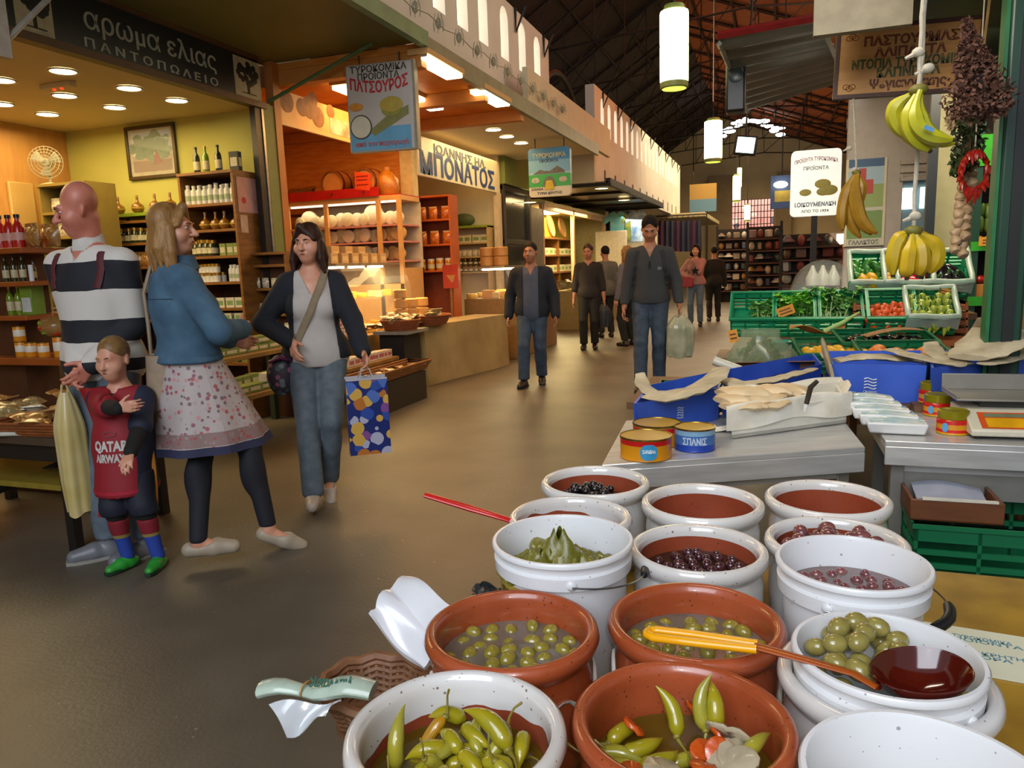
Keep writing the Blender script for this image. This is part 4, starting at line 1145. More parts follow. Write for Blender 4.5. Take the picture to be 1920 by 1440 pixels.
# the stand itself: stepped boards
t=thing('produce_stand','stepped wooden stand under the green fruit and vegetable crates','stand',(0.3,4.0,0))
part('front_step',MB().box(-1.05,0.95,0.0,0.95,0.56,0.60),m_brown_wood,t)
part('middle_step',MB().box(-0.65,0.95,1.0,1.5,0.68,0.72),m_brown_wood,t)
part('top_step',MB().box(0.2,0.95,1.5,1.9,0.92,0.96),m_brown_wood,t)
for sx,sy,h_ in((-1.0,0.05,.56),(0.88,0.05,.56),(-1.0,0.88,.56),(0.88,0.88,.56),(-0.6,1.42,.68),(0.25,1.8,.92),(0.88,1.8,.92)):
 part('leg',MB().box(sx,sx+0.05,sy,sy+0.05,0,h_),m_brown_wood,t)
def tilted_crate(cx,y,z,w,h,d,label,m=m_crate_l,liner=False,tilt=0.42):
 """open crate tipped towards the aisle; cx is the x of its centre, (y,z) its lower front edge"""
 t=thing('lined_crate' if liner else 'crate',label,'crate',(cx,y,z),0)
 M=Matrix.Rotation(tilt,4,'X')
 mb=MB();mb2=crate_mesh(w,d,h)
 mb.add([(a,b+d/2,c)for a,b,c in mb2.v],mb2.f,M)
 part('body',mb,m,t)
 if liner:
  lb=MB()
  pts=[]
  for k in range(25):
   u=k/24*4;s=int(u)%4;f=u-int(u)
   cs=[(-w/2,0),(w/2,0),(w/2,d),(-w/2,d)]
   a,b=cs[s],cs[(s+1)%4]
   pts.append(M@Vector((a[0]+(b[0]-a[0])*f,a[1]+(b[1]-a[1])*f,h+0.004+0.006*math.sin(7*u))))
  lb.tube(pts,0.018,8)
  for s in(0,):
   lb.sheet(lambda u,v:M@Vector((-w/2-0.01+(w+0.02)*u,-0.012-0.006*math.sin(11*u),h-0.085*v*(1+0.25*math.sin(7*u)))),12,4,0.002)
  part('plastic_liner',lb,m_liner,t,smooth=60,label='clear plastic liner folded over the rim')
 return t,M,(cx,y,z)
def fill(Mt,base,w,d,h,n,build,label,group,lift=0.0,layers=1,sc=(0.9,1.1),flat_rot=True):
 """lay things on the tipped bottom of a crate"""
 k=0
 for ly in range(layers):
  nx=max(1,int(round(math.sqrt(n*w/d))));ny=max(1,int(math.ceil(n/nx)))
  for i in range(nx):
   for j in range(ny):
    x=-w/2+w*(i+0.5+U(-.22,.22))/nx;y=d*(j+0.5+U(-.22,.22))/ny
    p=Mt@Vector((x,y,h+lift*ly+U(-.006,.006)))+Vector(base)
    build.put(p,U(0,2*PI),label,group,U(*sc),rx=U(-.4,.4)+0.3,ry=U(-.4,.4))
def fruit(name,prof,m,stem=None,cat=None,n=16):
 def build():
  mb=MB().lathe(prof,n)
  if stem:
   t=thing(name,'',cat or name);part('flesh',mb,m,t,smooth=80)
   part('stem',MB().bar((0,0,stem[0]),(0.003,0,stem[0]+stem[1]),stem[2],6),stem[3],t);return t
  return single(name,mb,m,'',cat or name,smooth=80)
 return Proto(build)
def sphere_prof(r,k=1.0,n=9,dip=0.0):
 return[(max(0,r*math.cos(-PI/2+PI*i/n)),r*k*math.sin(-PI/2+PI*i/n)-(dip if i in(0,n)else 0)*(1 if i==n else-1))for i in range(n+1)]
m_cuc=mat('cucumber_skin','2f7a1c',0.35,var=0.15,scale=20,coat=0.3)
m_pepr=mat('red_pepper_skin','b81420',0.22,var=0.08,scale=20,coat=0.5)
m_aub=mat('aubergine_skin','1c1418',0.18,var=0.1,scale=20,coat=0.6)
m_gpep=mat('pale_green_pepper','9aa83a',0.3,var=0.10,scale=20,coat=0.3)
m_carr=mat('carrot_skin','cc5218',0.45,var=0.08,scale=30)
m_lem=mat('lemon_skin','d09a14',0.4,var=0.06,scale=30)
m_oran=mat('orange_skin','d0701a',0.4,var=0.05,scale=30,bump=0.2,bscale=200)
m_app=mat('red_apple_skin','9c2620',0.25,var=0.15,scale=12,coat=0.4)
m_pear=mat('green_pear_skin','9aa03a',0.35,var=0.08,scale=20)
m_dstem=mat('brown_stem','4a3a1c',0.6)
m_gst=mat('green_stem','3c6a24',0.6)
long_=lambda L,r:[(0,-L/2),(r*0.6,-L/2+r*0.4),(r,-L/4),(r*1.05,0),(r,L/4),(r*0.6,L/2-r*0.4),(0,L/2)]
def lying(P):return P
cuc=fruit('cucumber',[(z_,x_)for x_,z_ in[(a,b)for b,a in long_(0.13,0.024)]],m_cuc)
bellp=fruit('red_pepper',sphere_prof(0.036,1.25,9,0.012),m_pepr,(0.04,0.025,0.005,m_gst),'pepper')
aub=fruit('aubergine',[(0,-0.085),(0.028,-0.075),(0.042,-0.04),(0.036,0.02),(0.02,0.06),(0.012,0.07),(0,0.072)],m_aub,(0.07,0.03,0.009,m_gst))
lpep=fruit('green_pepper',[(0,-0.075),(0.008,-0.06),(0.018,-0.02),(0.022,0.03),(0.018,0.05),(0,0.055)],m_gpep,(0.052,0.03,0.004,m_gst),'pepper')
carr=fruit('carrot',[(0,-0.075),(0.006,-0.06),(0.014,0.0),(0.018,0.05),(0.014,0.065),(0,0.068)],m_carr)
lem=fruit('lemon',[(0,-0.048),(0.008,-0.044),(0.026,-0.028),(0.034,0),(0.027,0.028),(0.008,0.044),(0,0.048)],m_lem)
oran=fruit('orange',sphere_prof(0.042,0.95),m_oran)
app=fruit('apple',sphere_prof(0.040,0.92,9,0.008),m_app,(0.03,0.02,0.002,m_dstem))
pear=fruit('pear',[(0,-0.038),(0.022,-0.034),(0.034,-0.010),(0.030,0.015),(0.017,0.038),(0.010,0.052),(0,0.055)],m_pear,(0.052,0.018,0.002,m_dstem))
pot_=fruit('potato',[(0,-0.045),(0.022,-0.036),(0.030,-0.01),(0.028,0.02),(0.018,0.04),(0,0.046)],mat('potato_skin','8a6236',0.7,var=0.12,scale=25))
tomat=fruit('tomato',sphere_prof(0.034,0.85,9,0.006),mat('stall_tomato_skin','b5231a',0.22,var=0.06,coat=0.4))
courg=fruit('courgette',long_(0.12,0.02),mat('courgette_skin','5f7f2a',0.4,var=0.12,scale=20))
garl=fruit('garlic_bulb',[(0,-0.022),(0.02,-0.02),(0.027,-0.005),(0.02,0.014),(0.007,0.028),(0.004,0.04),(0,0.041)],mat('garlic_skin','c9b594',0.5,var=0.1,scale=25))
random.seed(33)
Yu=5.5
def cpos(px,py,y):p=at_y(px,py,y);return p
# green backboard
p0=at_y(1601,470,5.78);p1=at_y(1796,520,5.78)
single('backboard',MB().box(p0.x,p1.x,5.8,5.82,0.96,p0.z),mat('green_board','0e7040',0.5,var=0.04),'green board standing behind the upper row of lined crates','board')
Lb=['lined crate of cucumbers, left of the upper crate row','lined crate of red peppers, middle of the upper crate row','lined crate of aubergines, right of the upper crate row']
for k,(px,bd,lb,g)in enumerate([(1634,cuc,'green cucumber in the left crate of the upper row','cucumbers in the upper left crate'),(1698,bellp,'red pepper in the middle crate of the upper row','red peppers in the upper middle crate'),(1767,aub,'dark aubergine in the right crate of the upper row','aubergines in the upper right crate')]):
 c=at_y(px,560,Yu-0.25)
 t_,M_,b_=tilted_crate(c.x,Yu-0.25,c.z,0.268,0.15,0.27,Lb[k],m_crate_l,True,tilt=0.78)
 fill(M_,b_,0.22,0.19,0.075,(14,12,6)[k],bd,lb,g,0.03,2 if k<2 else 1)
fill(Matrix.Rotation(.78,4,'X'),(at_y(1634,560,5.25).x,5.25,at_y(1634,560,5.25).z),0.2,0.08,0.12,4,lem,'yellow courgette-like lemon at the front of the cucumber crate','lemons in the cucumber crate')
# middle right: carrots, pale green peppers
for k,(px,wpx)in enumerate(((1668,62),(1742,66))):
 c=at_y(px,628,5.0)
 t_,M_,b_=tilted_crate(c.x,5.0,c.z,0.262,0.15,0.25,('green crate of carrots under the red peppers','lined crate of pale green peppers under the aubergines')[k],m_crate_l,k==1,tilt=0.70)
 fill(M_,b_,0.22,(0.13,0.20)[k],(0.06,0.08)[k],(14,20)[k],(carr,lpep)[k],('orange carrot in the green crate under the red peppers','pale green pepper in the lined crate under the aubergines')[k],('carrots in the green crate','pale green peppers in the lined crate')[k],0.025,2)
 # stacks of orange wooden boxes beside and between them
for px,lb in((1626,'between the celery and the carrots'),(1790,'right of the pale green peppers')):
 for k in range(5):
  c=at_y(px,640-14.5*k,5.02)
  t=thing('wooden_box','orange wooden box %s, %s of its stack'%(lb,('bottom','second from the bottom','middle','second from the top','top')[k]),'box',(c.x,5.05,c.z))
  part('slats',MB().box(-0.075,0.075,0,0.25,0,0.03),m_orange_wood,t,bevel=0.003)
  part('corner_post',MB().box(-0.075,-0.06,-0.006,0.0,-0.012,0.044),m_orange_wood,t)
  part('corner_post',MB().box(0.06,0.075,-0.006,0.0,-0.012,0.044),m_orange_wood,t)
c=at_y(1750,650,4.9)
single('shelf_board',MB().box(-0.22,0.22,0,0.25,0,0.035),m_orange_wood,'orange wooden board below the crate of pale green peppers','board',(c.x,4.92,c.z),bevel=0.003)
# middle left: three crates with greens
labs=['nearly empty green crate at the left end of the greens','green crate of bright parsley with a price tag','green crate of celery, right of the parsley']
m_parsley=mat('parsley_leaf','7cc43c',0.5,var=0.2,scale=20,color2='4a9a24')
m_celery=mat('celery_leaf','80b85c',0.5,var=0.2,scale=20,color2='549040')
m_stalk=mat('celery_stalk','9ab868',0.4,var=0.1,scale=20)
def greens(name,n,L,m_leaf,m_st,label,loc,w,d,spread=0.5):
 t=thing(name,label,'vegetable',loc)
 for k in range(n):
  bx=U(-w/2,w/2);by=U(0,d);ax=U(-spread,spread);ay=U(-0.2,0.5)
  tip=Vector((bx+L*ax*0.6,by+L*ay*0.4+0.02,L*U(0.75,1.05)))
  sb=MB().tube([(bx*0.5,by*0.5,0),(bx*0.8+tip.x*0.2,by*0.8,L*0.4),tip],[0.006,0.005,0.002],6)
  part('stalk',sb,m_st,t)
  lb=MB()
  for q in range(16):
   c=tip+Vector((U(-.045,.045),U(-.03,.03),U(-.10,.03)))
   a=U(0,6);u=Vector((math.cos(a),math.sin(a),U(-.5,.5))).normalized()*U(.02,.036);v=Vector((-math.sin(a),math.cos(a),U(.2,.9))).normalized()*U(.012,.022)
   lb.add([c-u,c-v*0.6,c+u,c+v],[(0,1,2,3)])
   lb.add([c-u*0.8+v,c+u*0.2,c+u*0.5+v*1.6],[(0,1,2)])
  part('leaves',lb,m_leaf,t,smooth=0)
 return t
for k,px in enumerate((1411,1492,1570)):
 c=at_y(px,632,5.05)
 t_,M_,b_=tilted_crate(c.x,5.05,c.z,0.275,0.16,0.27,labs[k],mat('sea_green_crate','128a5e',0.4,var=0.05)if k==0 else m_crate_l,False,tilt=0.62)
 if k==0:greens('greens_bunch',8,0.10,m_celery,m_stalk,'few wilted greens left in the nearly empty crate',(c.x+0.06,5.10,c.z+0.09),0.10,0.05)
 if k==1:greens('parsley_bunch',30,0.20,m_parsley,m_gst,'bright bunch of parsley filling its crate',(c.x,5.08,c.z+0.05),0.20,0.10)
 if k==2:greens('celery_bunch',26,0.22,m_celery,m_stalk,'tall celery with pale stalks in its crate',(c.x,5.08,c.z+0.05),0.20,0.12,0.7)
 for s in(-1,1)if k else(1,):
  q=at_y(px+s*38,600,5.03)
def tag_card(px,py,y,w,h,rz,label,lean=0.0):
 t=thing('price_tag',label,'price tag',at_y(px,py,y),0)
 part('card',MB().box(-w/2,w/2,-0.002,0.002,-h/2,h/2,Matrix.Rotation(rz,4,'Y')),mat('orange_card','cf8a1e',0.6,var=0.05),t)
 part('lettering',MB().box(-w*.36,w*.3,-0.0032,-0.002,h*.08,h*.2,Matrix.Rotation(rz,4,'Y')).box(-w*.36,w*.36,-0.0032,-0.002,-h*.25,-h*.12,Matrix.Rotation(rz,4,'Y')),mat('tag_ink','5a3010',0.6),t)
tag_card(1473,583,4.98,0.105,0.06,-0.35,'orange price tag stuck in the parsley')
tag_card(1375,630,4.35,0.05,0.07,-0.2,'orange price tag at the bag of greens')
tag_card(1770,548,5.08,0.06,0.05,0.3,'orange price tag in the crate of aubergines')
# celery stalks sticking out to the right
single('leek',MB().tube([at_y(1545,622,4.9),at_y(1580,605,4.92),at_y(1612,585,4.95)],[0.016,0.013,0.006],8),m_stalk,'pale leek stalk leaning out of the celery crate','vegetable')
# lower front trays: lemons, kiwis / aubergines, oranges
def flat_crate(px,py,y,z,w,d,h,rz,label,m=m_crate):
 c=at_y(px,py,y)
 o=single('crate',crate_mesh(w,d,h),m,label,'crate',(c.x,y,z),rz)
 o.rotation_euler=(0.16,0,rz)
 return Vector((c.x,y,z))
b1=flat_crate(1565,668,4.55,0.735,0.42,0.34,0.13,0.12,'green tray of yellow lemons in front of the greens')
for i in range(16):lem.put(b1+Vector((-0.16+0.32*((i%6)+U(.2,.8))/6,-0.11+0.2*(i//6+U(.3,.7))/3,0.075+U(0,.02))),U(0,6),'yellow lemon in the green tray before the greens','lemons in the green tray',U(.9,1.1),rx=1.4)
b2=flat_crate(1690,668,4.35,0.735,0.42,0.36,0.13,0.1,'green tray of oranges behind the box with the wave emblem')
for i in range(9):oran.put(b2+Vector((-0.15+0.30*((i%4)+U(.3,.7))/4,-0.12+0.22*(i//4+U(.3,.7))/3,0.085+U(0,.02))),U(0,6),'orange in the green tray behind the wave-emblem box','oranges in the green tray',U(.95,1.15))
b3=flat_crate(1655,640,4.75,0.80,0.50,0.30,0.10,0.14,'green tray of dark aubergines above the oranges')
for i in range(9):aub.put(b3+Vector((-0.19+0.38*(i+.5)/9,U(-.07,.07),0.07)),U(-.6,.6),'dark aubergine in the tray above the oranges','aubergines in the low tray',.8,rx=1.4)
single('cardboard_sheet',MB().sheet(lambda u,v:(0.30*u,0.12*v,0.02*math.sin(3*u)+0.03*u),8,4,0.004),mat('brown_card','8a6236',0.7,var=0.08),'torn piece of brown cardboard lying on the aubergine tray','cardboard',b3+Vector((-0.1,-0.14,0.10)),0.15)
single('leaf_scrap',MB().sheet(lambda u,v:(0.32*u,0.07*v+0.02*math.sin(8*u),0.025*math.sin(6*u+2*v)),14,5,0.003),mat('dry_leaf_brown','a5702c',0.7,var=0.15,scale=15),'dry brown leaves fallen before the parsley crate','leaf',at_y(1480,618,4.88),0.0)
# bag of greens, basket, cardboard box of apples, pears, film roll
random.seed(8)
bc=at_y(1415,640,4.35)
def bagf(u,v):
 a=2*PI*u;r=0.16*(0.55+0.45*math.sin(PI*min(1,v*1.05+.12)))*(1+0.10*math.sin(5*a+4*v)+0.05*math.sin(9*a))
 return(r*1.15*math.cos(a),r*0.75*math.sin(a),0.27*v)
t=thing('greens_bag','bulging clear plastic bag of leafy greens at the left of the stand','bag',(bc.x+0.03,4.35,0.70))
part('film',MB().sheet(bagf,40,12,0.0015),mat('clear_bag_olive','9aa884',0.2,var=0.08,alpha=0.25,coat=0.3),t,smooth=60)
gb=MB()
for q in range(260):
 a=U(0,2*PI);v=U(0.05,.9);r=0.13*math.sqrt(random.random())*math.sin(PI*min(1,v*.95+.12))
 c=Vector((r*1.15*math.cos(a),r*.75*math.sin(a),0.25*v));u=Vector((U(-1,1),U(-1,1),U(-1,1))).normalized()*.03;w_=Vector((U(-1,1),U(-1,1),U(-1,1))).normalized()*.018
 gb.add([c-u,c-w_,c+u,c+w_],[(0,1,2,3)])
part('leaves',gb,mat('bagged_leaf','5a6e34',0.6,var=0.2,scale=15),t,smooth=0)
c=at_y(1495,632,4.75)
single('bowl',MB().lathe([(0,0),(0.05,0),(0.09,0.05),(0.095,0.06),(0.085,0.05),(0.045,0.008),(0,0.008)],28),mat('turquoise_plastic','168a74',0.35),'turquoise plastic bowl between the bag of greens and the parsley','bowl',(at_y(1458,632,4.75).x,4.75,0.80))
single('plastic_bag',MB().ball((0,0,0.03),(0.07,0.05,0.04),16,10),mat('pale_green_bag','9fb596',0.25,var=0.1,alpha=0.85),'knotted pale green plastic bag before the parsley crate','plastic bag',(c.x,4.75,0.80))
single('crate',crate_mesh(0.34,0.30,0.14),m_crate,'green crate under the bag of leafy greens','crate',(bc.x+0.02,4.37,0.602))
single('crate',crate_mesh(0.40,0.32,0.135),m_crate,'green crate under the tray of lemons','crate',(b1.x-0.05,4.52,0.602),0.12)
single('crate',crate_mesh(0.40,0.32,0.135),m_crate,'green crate under the tray of oranges','crate',(b2.x-0.02,4.36,0.602),0.1)
single('crate',crate_mesh(0.48,0.22,0.20),m_crate,'green crate under the tray of dark aubergines','crate',(b3.x,4.76,0.602),0.14)
cb0=at_y(1455,690,4.0)
t=thing('cardboard_box','open brown cardboard box with red apples behind the blue boxes','box',(cb0.x-0.02,4.10,0.602),0.10)
m_card=mat('corrugated_card','8f6440',0.7,var=0.08,scale=6)
mb=MB().box(-0.24,0.24,-0.14,-0.132,0,0.10).box(-0.24,0.24,0.132,0.14,0,0.19).box(-0.24,-0.232,-0.132,0.132,0,0.14).box(0.232,0.24,-0.132,0.132,0,0.17).box(-0.24,0.24,-0.14,0.14,0,0.008)
part('body',mb,m_card,t)
part('flap',MB().add([(-0.24,0.14,0.19),(0.24,0.14,0.19),(0.22,0.03,0.215),(-0.20,0.05,0.205),(-0.24,0.14,0.194),(0.24,0.14,0.194),(0.22,0.03,0.219),(-0.20,0.05,0.209)],[(0,1,2,3),(7,6,5,4),(0,4,5,1),(1,5,6,2),(2,6,7,3),(3,7,4,0)]),m_card,t)
for i in range(10):
 app.put((cb0.x-0.02-0.18+0.36*((i%5)+U(.3,.7))/5,4.10-0.09+0.11*(i//5),0.602+0.05+0.045*(i%2)+0.02),U(0,6),'red apple in the open cardboard box','apples in the cardboard box',U(.95,1.1))
for i in range(8):
 p=at_y(1350+38*U(0,1),698,3.9)
 pear.put((at_y(1348+11*(i%4),698,3.95).x,3.93+0.07*(i//4),0.645+0.09),U(0,6),'green pear left of the cardboard box of apples','green pears',1.0,rx=U(-.5,.5))
p=at_y(1372,702,3.96)
single('crate',crate_mesh(0.26,0.24,0.09),m_crate,'small green crate holding the pears','crate',(p.x-0.01,3.97,0.602),0.05)
a=at_y(1338,676,3.95);b=at_y(1388,694,3.95)
single('film_roll',MB().tube([a,a.lerp(b,.5),b],0.024,16),mat('roll_of_film','c8c4b4',0.3,var=0.05),'white roll of cling film lying by the pears','roll')
# crate of potatoes at the left front of the stand
pc_=at_y(1300,702,4.0)
single('crate',crate_mesh(0.36,0.30,0.10),m_crate,'low green crate of potatoes at the left front corner of the stand','crate',(pc_.x,4.02,0.602),0.05)
for i in range(22):
 pot_.put((pc_.x-0.14+0.28*((i%6)+U(.3,.7))/6,4.02-0.11+0.22*(i//6+U(.3,.7))/4,0.602+0.065+U(0,.015)),U(0,6),'brown potato in the low green crate','potatoes in the low crate',U(.8,1.0),rx=1.5)
 # ================================================================== hanging bananas, garlands, signs, posts (right)
m_ban=mat('banana_skin','c2a81c',0.4,var=0.10,scale=9,color2='b08c14')
m_ban_g=mat('greenish_banana_skin','b8b224',0.4,var=0.10,scale=9,color2='a0a01c')
m_ban_o=mat('ripe_banana_skin','a8801e',0.45,var=0.15,scale=9,color2='8a6414')
m_btip=mat('banana_tip','3a2c14',0.7)
m_rope=mat('white_rope','c8bfa8',0.8,var=0.12,scale=60)
def banana(t,p0,ctrl,p1,r,m,tipc=None):
 p0,ctrl,p1=Vector(p0),Vector(ctrl),Vector(p1)
 pts=[];rad=[]
 for i in range(17):
  u=i/16
  pts.append(p0*(1-u)**2+ctrl*2*u*(1-u)+p1*u*u)
  rad.append(r*(0.36+0.64*min(1,max(0,(u-0.10)/0.22))if u<0.4 else(1.0 if u<0.75 else max(0.30,1-((u-0.75)/0.25)**2*0.7))))
 part('banana',MB().tube(pts,rad,7),m,t,smooth=35)
 part('tip',MB().tube([pts[-1],pts[-1]+(pts[-1]-pts[-2]).normalized()*0.008],[r*0.3,r*0.24],7),tipc or m_btip,t)
def bunch(crown_px,y,curves,r,m,label,rope_top,tipc=None,knots=()):
 o=at_y(*crown_px,y)
 t=thing('banana_bunch',label,'bananas',o)
 for k,(c,e,dy)in enumerate(curves):
  banana(t,Vector((0.004*(k-1.5),dy*0.3,0)),at_y(*c,y+dy)-o,at_y(*e,y+dy)-o,r,m,tipc)
 part('crown',MB().ball((0,0,0.004),(0.024,0.02,0.016),10,6),mat('banana_crown','6f6a20',0.6),t)
 tp=at_y(*rope_top,4.97)-o if y>4 else Vector((0,0,2.73-o.z))
 R=t=thing('rope','white rope that holds '+label,'rope',o)
 n=26;pts=[]
 for i in range(n+1):
  u=i/n;pts.append(Vector((0.0012*math.sin(i*2.2),0.0012*math.cos(i*2.2),0))+tp*u)
 part('cord',MB().tube(pts,0.0055,7),m_rope,R)
 for kx,ky in knots:
  q=at_y(kx,ky,y)-o
  part('knot',MB().ball(q,(0.016,0.013,0.013),10,6).tube([q,q+Vector((-0.03,0,-0.012))],[0.008,0.004],6),m_rope,R)
 return t
bunch((1722,172),2.25,[((1638,208),(1712,262),0.03),((1676,240),(1742,282),-0.02),((1690,262),(1786,262),-0.05),((1712,262),(1790,268),-0.01),((1650,262),(1765,272),0.05)],0.0200,m_ban_g,'the greenish yellow bunch of bananas in front of the wooden sign',(1738,-60),knots=((1722,98),(1740,128)))
bunch((1712,436),2.30,[((1672,440),(1674,515),0.0),((1700,500),(1700,520),-0.03),((1738,480),(1722,516),-0.02),((1784,460),(1742,512),0.01),((1740,440),(1728,518),0.05)],0.0215,m_ban,'the bright yellow bunch of bananas above the red pepper crate',(1720,240),knots=((1716,405),))
bunch((1606,325),4.55,[((1572,375),(1580,430),0.0),((1590,400),(1632,438),-0.02),((1630,360),(1590,405),0.02),((1600,420),(1642,436),-0.03),((1572,400),(1612,444),0.03)],0.030,m_ban_o,'the brownish bunch of bananas in front of the dairy poster',(1600,186),mat('red_wax_tip','a02c18',0.5),knots=((1592,278),(1602,318)))
single('sticker',MB().box(-0.012,0.012,-0.001,0.001,-0.005,0.005,Matrix.Rotation(0.5,4,'Y')),mat('blue_sticker','4f8fc0',0.4),'small blue sticker on the greenish bananas','sticker',at_y(1742,241,2.17))
# posts of the stand
m_post=mat('dark_green_post','123a28',0.4,var=0.08,scale=4)
b=at_y(1880,640,3.6)
t=thing('post','thick dark green post at the right edge','post',(b.x,3.6,0))
part('shaft',MB().box(-0.06,0.055,-0.05,0.05,0,3.1),m_post,t,bevel=0.012)
part('cover_strip',MB().box(-0.075,-0.061,-0.04,0.04,0,3.1),mat('mid_green_strip','1c6a3c',0.4),t)
part('cover_strip',MB().box(-0.02,0.02,-0.058,-0.051,0,3.1),mat('black_gap','101413',0.5),t)
b=at_y(1745,360,6.0)
single('post',MB().box(-0.03,0.03,-0.03,0.03,0,3.0),mat('near_black_post','1c2226',0.4),'thin near-black post left of the beige pillar','post',(b.x,6.0,0))
b=at_y(1775,360,6.3)
struct('trim_27',MB().box(b.x-0.09,b.x+0.09,6.3,6.5,0,3.2),mat('beige_pillar','9d9670',0.7,var=0.05))
b=at_y(1905,560,4.3)
single('post',MB().box(-0.035,0.04,-0.03,0.03,0,2.6),mat('tan_wood_post','8f6a3c',0.6,var=0.1,scale=6),'tan wooden post at the far right edge of the photo','post',(b.x+0.03,4.3,0))
# shelves of the greengrocer behind the posts
x0=at_y(1842,400,6.1).x
t=thing('shelf_rack','green and orange shelf rack of fruit behind the thick green post','shelf',(x0+0.02,6.1,0))
mg=mat('bright_green_shelf','2f9a1c',0.4)
for k,py in enumerate((283,462,565)):
 z_=at_y(1850,py,6.1).z
 part('shelf',MB().box(-0.08,1.5,0,0.5,z_-0.03,z_),m_orange_wood,t)
 part('shelf_edge',MB().box(-0.08,1.5,-0.01,0.0,z_-(0.10 if k==0 else 0.03),z_+(0.11 if k==0 else 0.035)),mg,t)
part('back_panel',MB().box(-0.08,1.5,0.5,0.53,0,2.6),mat('dark_back_panel','2a1a14',0.7),t)
for x in(-0.08,1.45):part('upright',MB().box(x,x+0.05,0,0.5,0,2.6),m_post,t)
zA=at_y(1850,462,6.1).z;zB=at_y(1850,565,6.1).z;zC=at_y(1850,283,6.1).z
for i in range(26):tomat.put((x0+0.02+0.05*(i%13),6.16+0.10*(i//13),zB+0.125+0.03),U(0,6),'red tomato on the box on the lowest lit shelf behind the green post','tomatoes behind the green post')
single('cardboard_box',MB().box(-0.03,0.62,0.02,0.35,0.002,0.12),mat('yellow_box_card','b8782a',0.6,var=0.1,scale=8),'yellow cardboard box under the tomatoes behind the green post','box',(x0+0.02,6.12,zB+0.001),bevel=0.004)
for i in range(14):lem.put((x0+0.0+0.09*(i%7),6.16+0.12*(i//7),zA+0.045),U(0,6),'yellow lemon on the middle shelf behind the green post','lemons behind the green post',rx=1.4)
for i in range(24):courg.put((x0+0.02+0.05*(i%12),6.22+0.05*(i%3),zA+0.16+0.09*(i//12)),U(0,.5),'dark green courgette heaped on the middle shelf behind the post','courgettes behind the green post',rx=U(-.4,.4))
for i in range(14):bellp.put((x0+0.0+0.10*(i%7),6.2,zC+0.05+0.08*(i//7)),U(0,6),'red pepper on the top shelf behind the green post','red peppers on the top shelf')
tag_card(1860,452,6.05,0.16,0.06,0.0,'orange price tag on the middle shelf behind the post')
# garlands: garlic plait, chilli string, herbs, dark dried bundle
g_top=at_y(1818,300,4.2);g_bot=at_y(1796,475,4.2)
t=thing('garlic_plait','long plait of pale garlic bulbs hanging beside the beige pillar','garlic',g_bot)
random.seed(4)
for i in range(22):
 u=i/21;p=(g_top-g_bot)*u
 gm=MB().lathe([(0,-0.022),(0.02,-0.02),(0.027,-0.005),(0.02,0.014),(0.007,0.028),(0,0.03)],10,T(p.x+(-1)**i*0.018,p.y+U(-.02,.01),p.z,0,U(-.8,.8),U(-1,1)))
 part('bulb',gm,mat('garlic_bulb_skin','bfa27c',0.5,var=0.12,scale=30),t)
part('cord',MB().bar((0,0,0),tuple((g_top-g_bot).normalized()*((2.77-g_bot.z)/(g_top-g_bot).normalized().z)),0.007,6),mat('straw_cord','8f7444',0.8),t)
c0=at_y(1826,318,4.1)
t=thing('chilli_wreath','ring of small red chillies hanging over the garlic plait','chilli',c0)
for i in range(44):
 a=2*PI*i/44;R0=Vector((0.055*math.cos(a),0,0.085*math.sin(a)))
 e=R0*U(0.75,1.35)+Vector((0,U(-.03,.0),U(-.05,-.02)))
 part('chilli',MB().tube([R0,R0.lerp(e,.5)+Vector((0,-.006,0)),e],[0.010,0.010,0.003],7),mat('chilli_skin','a81c10',0.3,var=0.12,scale=30,coat=0.3),t)
part('cord',MB().bar((0,0,0.085),(0,0,2.77-c0.z),0.003,5),m_rope,t)
def leafbush(name,label,cat,pts,rad,n,m,sz,mst,flat=1.0):
 o=Vector(pts[0]);t=thing(name,label,cat,o)
 mb=MB()
 for q in range(n):
  u=random.random()*(len(pts)-1.001);i=int(u);f=u-i
  c=Vector(pts[i]).lerp(Vector(pts[i+1]),f)-o;r=rad[i]+(rad[i+1]-rad[i])*f
  d=Vector((U(-1,1),U(-1,1),U(-1,1)));d=d.normalized()*r*U(.4,1)if d.length>.01 else d
  c=c+Vector((d.x,d.y*flat,d.z*0.6));a=Vector((U(-1,1),U(-1,1),U(-1,1))).normalized()*sz*U(.6,1.2);b_=a.cross(Vector((U(-1,1),U(-1,1),U(-1,1)))).normalized()*sz*.5
  mb.add([c-a,c-b_,c+a,c+b_],[(0,1,2,3)])
 part('leaves',mb,m,t,smooth=0)
 part('stems',MB().tube([Vector(p)-o for p in pts],[max(.008,r*.25)for r in rad],7),mst,t)
 return t
random.seed(3)
leafbush('herb_bundle','hanging bundle of green herb leaves above the chillies','herbs',[at_y(1835,205,4.15),at_y(1815,245,4.15),at_y(1812,300,4.15),at_y(1795,325,4.15)],[0.05,0.09,0.08,0.03],420,mat('dark_herb_leaf','33441c',0.6,var=0.25,scale=15,color2='1c2812'),0.024,m_dstem)
leafbush('dried_herb_bundle','big cone of dark dried herbs hanging over the right of the wooden sign','herbs',[at_y(1812,38,3.4),at_y(1818,70,3.4),at_y(1826,120,3.4),at_y(1836,185,3.4),at_y(1840,200,3.4)],[0.015,0.03,0.08,0.14,0.12],4200,mat('dried_brown_herb','6a4636',0.8,var=0.25,scale=20,color2='4a2f24'),0.013,mat('dark_twigs','2a1a14',0.8),0.6)
leafbush('flower_bundle','beige dried flowers hanging below the cone of dark herbs','flowers',[at_y(1790,230,4.3),at_y(1800,215,4.3),at_y(1825,205,4.3)],[0.07,0.06,0.05],240,mat('beige_dried_flower','b59a72',0.7,var=0.15,scale=25),0.02,m_dstem)
